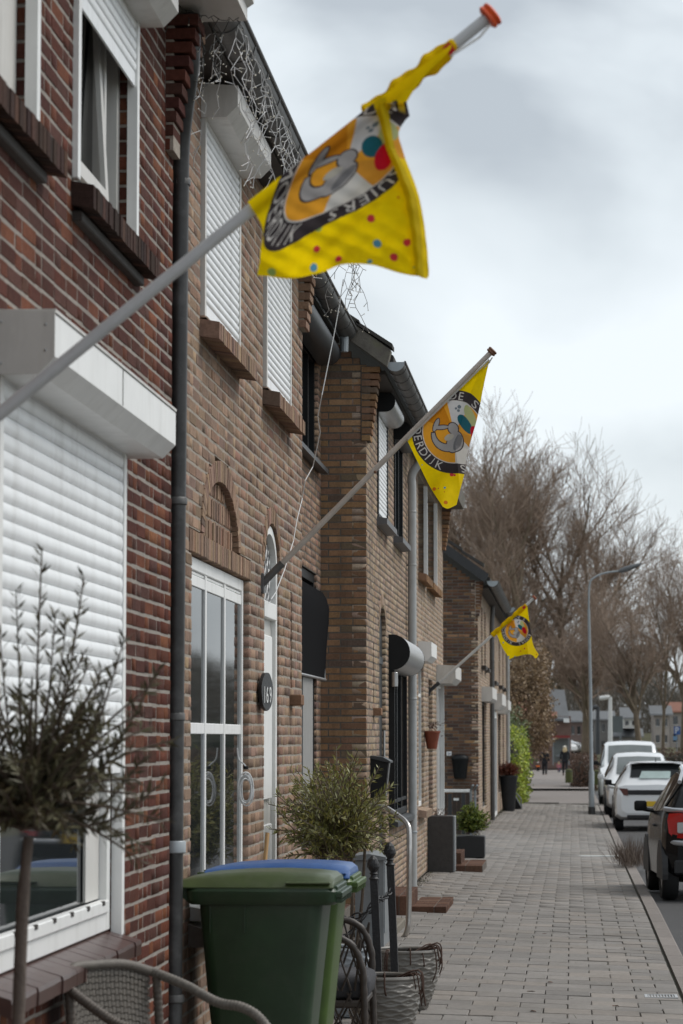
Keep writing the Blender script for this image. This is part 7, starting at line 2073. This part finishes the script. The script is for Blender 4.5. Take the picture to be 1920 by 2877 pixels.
# big dark sign on two posts, pale lamp posts, blue parking sign
Yg = 175.0; p = onY(1725, 2110, Yg)
t = thing('road_sign', 'large dark grey direction sign seen from behind on posts', 'sign', (p[0], Yg, p[2]))
far_box(t, 'panel', mat('sign_back', (0.10, 0.115, 0.115), 0.6, 0.15, 2), 1709, 1750, 2012, 2058, Yg, 0.08)
for q in (1714, 1742): far_box(t, 'post', CABG, q, q + 4, 2058, 2110, Yg, 0.12)
def t_lamp(label, px, top, arm0, Y, m):
    p = onY(px, 2120, Y); q = onY(px, top, Y); a = onY(arm0, top + 4, Y)
    t = thing('road_lamp', label, 'street lamp', p, group='lamps far down the street')
    b = MB(); b.tube([p, q], [0.16, 0.11], 8); b.build('post', m, t)
    b = MB(); b.tube([q, lerp(Vector(q), Vector(a), 0.4), a], [0.10, 0.16, 0.12], 8); b.build('lantern', m, t)
t_lamp('white lamp post with a flat arm to the left beyond the grey post', 1715, 1958, 1685, 170, POLEW)
t_lamp('thin dark lamp post with a pale round lantern by the far houses', 1680, 1985, 1666, 172, ANTH)
p = onY(1902, 2115, 128)
t = thing('parking_sign', 'blue parking sign on a thin pale post before the russet hedge', 'sign', p)
far_box(t, 'plate', mat('sign_blue', (0.03, 0.10, 0.32), 0.5, 0.1, 4), 1894, 1912, 2041, 2064, 128, 0.03); far_box(t, 'lower_plate', mat('sign_light_blue', (0.16, 0.30, 0.48), 0.5, 0.1, 4), 1892, 1903, 2068, 2080, 128, 0.03)
b = MB(); b.tube([p, (p[0], 128.06, onY(1902, 2041, 128)[2])], 0.035, 6); b.build('post', CABG, t)
fg = MB(); c_ = onY(1903, 2052, 127.99)
for tri in glyph('P'): fg.prism([(c_[0] + q[0] * 0.26, 127.985, c_[2] + q[1] * 0.28) for q in tri], (0, 0.004, 0))
fg.build('letter', WHITE, t)

# ================================================================== bare trees
def bare_tree_mesh(seed, H, spread, levels, trunk_h, up, r0, twigs=1.0, droop=0.0):
    """tapered trunk, limbs, branches and fine twigs as 3- to 5-sided tubes; returns (trunk MB, crown MB)"""
    rn = random.Random(seed); T = MB(); Cw = MB()
    def grow(p, d, ln, r, lev, mb):
        n = 4 if lev < 2 else 3
        path = [p]; rad = [r]; q = p.copy(); dd = d.copy()
        for i in range(n):
            dd = (dd + Vector((rn.uniform(-1, 1), rn.uniform(-1, 1), rn.uniform(-0.5, 0.6))) * (0.16 if lev else 0.05) + Vector((0, 0, up * (0.16 if lev < 3 else 0.10) - droop * (0.10 if lev >= 3 else 0)))).normalized()
            q = q + dd * (ln / n); path.append(q.copy()); rad.append(max(r * (1 - 0.58 * (i + 1) / n), 0.0065))
        (T if lev < 2 else Cw).tube(path, rad, 7 if lev == 0 else (5 if lev == 1 else 3), caps=False)
        if lev >= levels: return
        kids = {0: 10, 1: 8, 2: 7, 3: 5}.get(lev, 4)
        kids = max(2, int(kids * (twigs if lev >= 2 else 1)))
        for i in range(kids):
            u = rn.uniform(0.35 if lev else 0.45, 1.0); k = u * (len(path) - 1); j = min(int(k), len(path) - 2)
            b_ = path[j].lerp(path[j + 1], k - j); ax = (path[j + 1] - path[j]).normalized()
            s = Vector((rn.uniform(-1, 1), rn.uniform(-1, 1), rn.uniform(-0.2, 0.5))); s = (s - ax * s.dot(ax)).normalized()
            nd = (ax * rn.uniform(0.55, 1.0) + s * rn.uniform(0.5, 1.0) * spread).normalized()
            grow(b_, nd, ln * rn.uniform(0.5, 0.78) * (0.92 if lev else 0.75), rad[j] * 0.58, lev + 1, mb)
    grow(Vector((0, 0, 0)), Vector((0, 0, 1)), H * trunk_h, r0, 0, T)
    return T, Cw
TBARK = mat('tree_bark', (0.15, 0.115, 0.08), 0.95, 0.35, 6, 0.4, 30, coord='World', dirt=((0.06, 0.065, 0.025), 1.5, 0.6))
TWIGM = mat('bare_twigs', (0.25, 0.185, 0.14), 0.95, 0.3, 2, coord='World')
VAR = {}
def tree_variant(key, *a, **k):
    T, C_ = bare_tree_mesh(*a, **k)
    r = thing('bare_tree', 'x', 'tree', (0, 0, -200)); T.build('trunk', TBARK, r, smooth=60, local=True); o = C_.build('crown', TWIGM, r, local=True)
    VAR[key] = [r, False]
    return r
tree_variant('tall', 3, 15.0, 0.80, 4, 0.50, 0.75, 0.24, 1.1)
tree_variant('tall2', 8, 15.0, 0.70, 4, 0.50, 0.9, 0.22, 1.1)
tree_variant('wide', 5, 12.0, 0.95, 4, 0.42, 0.5, 0.26, 1.0, 0.3)
def plant(key, label, px, base_py, top_py, Y, rz=0.0, sxy=1.0, lean=0.0, group=None, base_h=None):
    src, used = VAR[key]
    r = src if not used else copy_tree(src); VAR[key][1] = True
    p = onY(px, base_py, Y); gzz = gy(Y) - 0.05
    r.location = (p[0], Y, gzz)
    top = onY(px, top_py, Y)[2] - gzz
    k = top / VH[key]
    r.scale = (k * sxy, k * sxy, k); r.rotation_euler = (0, lean, rz)
    tag(r, label, 'tree', group)
    return r
VH = {}
for k_, (r_, u_) in VAR.items():
    VH[k_] = max(max(v.co.z for v in ch.data.vertices) for ch in r_.children)
G_ = 'bare trees behind the houses'
plant('tall', 'tall bare tree with upright branches and the highest, broadest crown behind the far house', 1470, 2100, 1065, 205, 0.4, 1.0, group=G_)
plant('tall2', 'tall bare tree with dense upright twigs directly above the far roof ridge', 1330, 2100, 1080, 215, 1.4, 1.0, group=G_)
plant('tall', 'bare tree with upright twigs standing between the large crown and the street lamp', 1575, 2100, 1180, 212, 2.4, 0.95, group=G_)
plant('tall2', 'slender bare tree filling the gap behind the terrace roofs', 1405, 2100, 1110, 225, 3.3, 1.0, group=G_)
plant('tall', 'bare tree on the flank of the large crown with branches reaching over the lamp', 1650, 2100, 1300, 222, 4.1, 1.0, group=G_)
plant('tall2', 'bare tree farthest behind the gutter of the middle houses', 1225, 2100, 1120, 230, 5.0, 1.0, group=G_)
plant('wide', 'low spreading bare tree behind the brown brick building', 1545, 2100, 1500, 208, 1.0, 1.1, group=G_)
plant('wide', 'spreading bare street tree with a forked mossy trunk right of the bus shelter', 1646, 2150, 1600, 140, 0.3, 1.05, group='bare street trees')
plant('wide', 'leaning bare tree with twin trunk beyond the russet hedge, left of the cream houses', 1805, 2140, 1540, 124, 2.2, 0.62, lean=0.10, group='bare street trees')
plant('tall2', 'upright bare tree behind the white car with the lit lamp', 1862, 2140, 1430, 128, 0.8, 0.55, lean=0.06, group='bare street trees')
plant('wide', 'bare tree beside the blue parking sign', 1925, 2140, 1440, 132, 4.4, 0.8, group='bare street trees')
# russet beech that keeps its dry leaves, and the grey wood far behind
leaf_block('beech_tree', 'rounded brown beech tree keeping its dry leaves behind the green hedge', 'tree', (-3.1, 118, -0.45), [(-4.6, -1.0, 115, 121, 0.9, 5.2), (-3.2, -0.75, 116, 120, 0.8, 4.2), (-6.5, -3, 116, 121, 1.2, 5.6), (-2.6, -1.0, 116, 120, 3.4, 5.9)], 26000, 0.14, [(0.24, 0.165, 0.098), (0.19, 0.125, 0.075), (0.30, 0.21, 0.12)], 8, 1.8, core=False, shape='ball')
bt = [o for o in bpy.data.objects if o.name.startswith('beech_tree')][0]
b = MB(); rn_ = random.Random(2)
for i in range(26):
    a = rn_.uniform(0, 6.3); b.tube(smooth_path([(-3.1, 118, -0.45), (-3.1 + 0.5 * math.cos(a), 118 + 0.5 * math.sin(a), 1.6), (-3.1 + 2.1 * math.cos(a), 118 + 2.1 * math.sin(a), rn_.uniform(1.5, 4.2))], 4), [0.09] * 4 + [0.04] * 5, 5, caps=False)
b.build('trunk', TBARK, bt)
rn = np.random.default_rng(12); k = 60000
P = np.stack([rn.uniform(-14, 60, k), rn.uniform(270, 330, k), np.zeros(k)], 1)
hmax = 9.0 + 2.2 * np.sin(P[:, 0] * 0.35) + 1.4 * np.sin(P[:, 0] * 0.9 + 1)
P[:, 2] = -0.5 + rn.uniform(0, 1, k) ** 0.8 * hmax
D = unit(np.stack([rn.normal(size=k) * 0.5, rn.normal(size=k) * 0.5, np.ones(k)], 1)); v, f = leafquads(P, D, rn.normal(size=(k, 3)), rn.uniform(0.8, 2.4, k), rn.uniform(0.05, 0.16, k))
c_ = np.array([(0.13, 0.112, 0.092), (0.105, 0.095, 0.075), (0.15, 0.128, 0.105)])[rn.integers(0, 3, k)]
o = np_mesh('distant_wood', v, f, LEAFO, None, np.repeat(c_, 4, 0))
tag(o, 'grey-brown leafless wood closing the view at the end of the street', 'wood', kind='stuff')
# sharp line of the far bank below the wood
b = MB(); b.prism([(-60, 262, -0.6), (90, 262, -0.6), (90, 268, 2.2), (-60, 268, 2.2)], (0, 30, 0)); tag(b.build('far_bank', GROUND), kind='structure')
# moss, grit and small weeds along the foot of the walls
rn = np.random.default_rng(31); k = 2600
yy = rn.uniform(18.4, 76, k) ** 1.0; base_x = np.where((yy > 18.4) & (yy < 24.3), -2.22, -1.83)
xx = base_x + np.abs(rn.normal(size=k)) * 0.055; zz = np.array([gz(a_, c_) for a_, c_ in zip(xx, yy)]) + 0.001
P = np.stack([xx, yy, zz], 1); D = unit(np.stack([rn.normal(size=k), rn.normal(size=k), np.abs(rn.normal(size=k)) * 0.6], 1)); v, f = leafquads(P, D, rn.normal(size=(k, 3)) * 0.5 + np.array([0, 0, 1.0]), rn.uniform(0.012, 0.04, k), rn.uniform(0.008, 0.022, k))
c_ = np.array([(0.045, 0.05, 0.018), (0.05, 0.038, 0.025), (0.07, 0.075, 0.025), (0.03, 0.024, 0.018)])[rn.integers(0, 4, k)]
o = np_mesh('wall_foot_moss', v, f, LEAFO, None, np.repeat(c_, 4, 0)); tag(o, 'moss and grit gathered along the foot of the house walls', 'moss', kind='stuff')
# moss and sand caught in the open joints of the nearer slabs
rn = np.random.default_rng(41); near = [t_ for t_ in tiles if t_[2] < 30]; k = 1500
ii = rn.integers(0, len(near), k); P = []
for q in ii:
    x0_, x1_, y0_, y1_ = near[q]
    if rn.random() < 0.75: P.append((x0_ - 0.003 + rn.normal() * 0.002, rn.uniform(y0_, y1_), 0))
    else: P.append((rn.uniform(x0_, x1_), y0_ - 0.003 + rn.normal() * 0.002, 0))
P = np.array(P); P[:, 2] = [gz(a_, c_) - 0.005 for a_, c_ in P[:, :2]]
D = unit(rn.normal(size=(k, 3)) * np.array([0.4, 1.0, 0.25])); v, f = leafquads(P, D, rn.normal(size=(k, 3)) * 0.3 + np.array([0, 0, 1.0]), rn.uniform(0.012, 0.05, k), rn.uniform(0.005, 0.011, k))
v[:, 2] += 0.003
c_ = np.array([(0.075, 0.075, 0.028), (0.10, 0.085, 0.05), (0.055, 0.06, 0.022)])[rn.integers(0, 3, k)]
o = np_mesh('joint_moss', v, f, LEAFO, pav, np.repeat(c_, 4, 0)); o['kind'] = 'stuff'
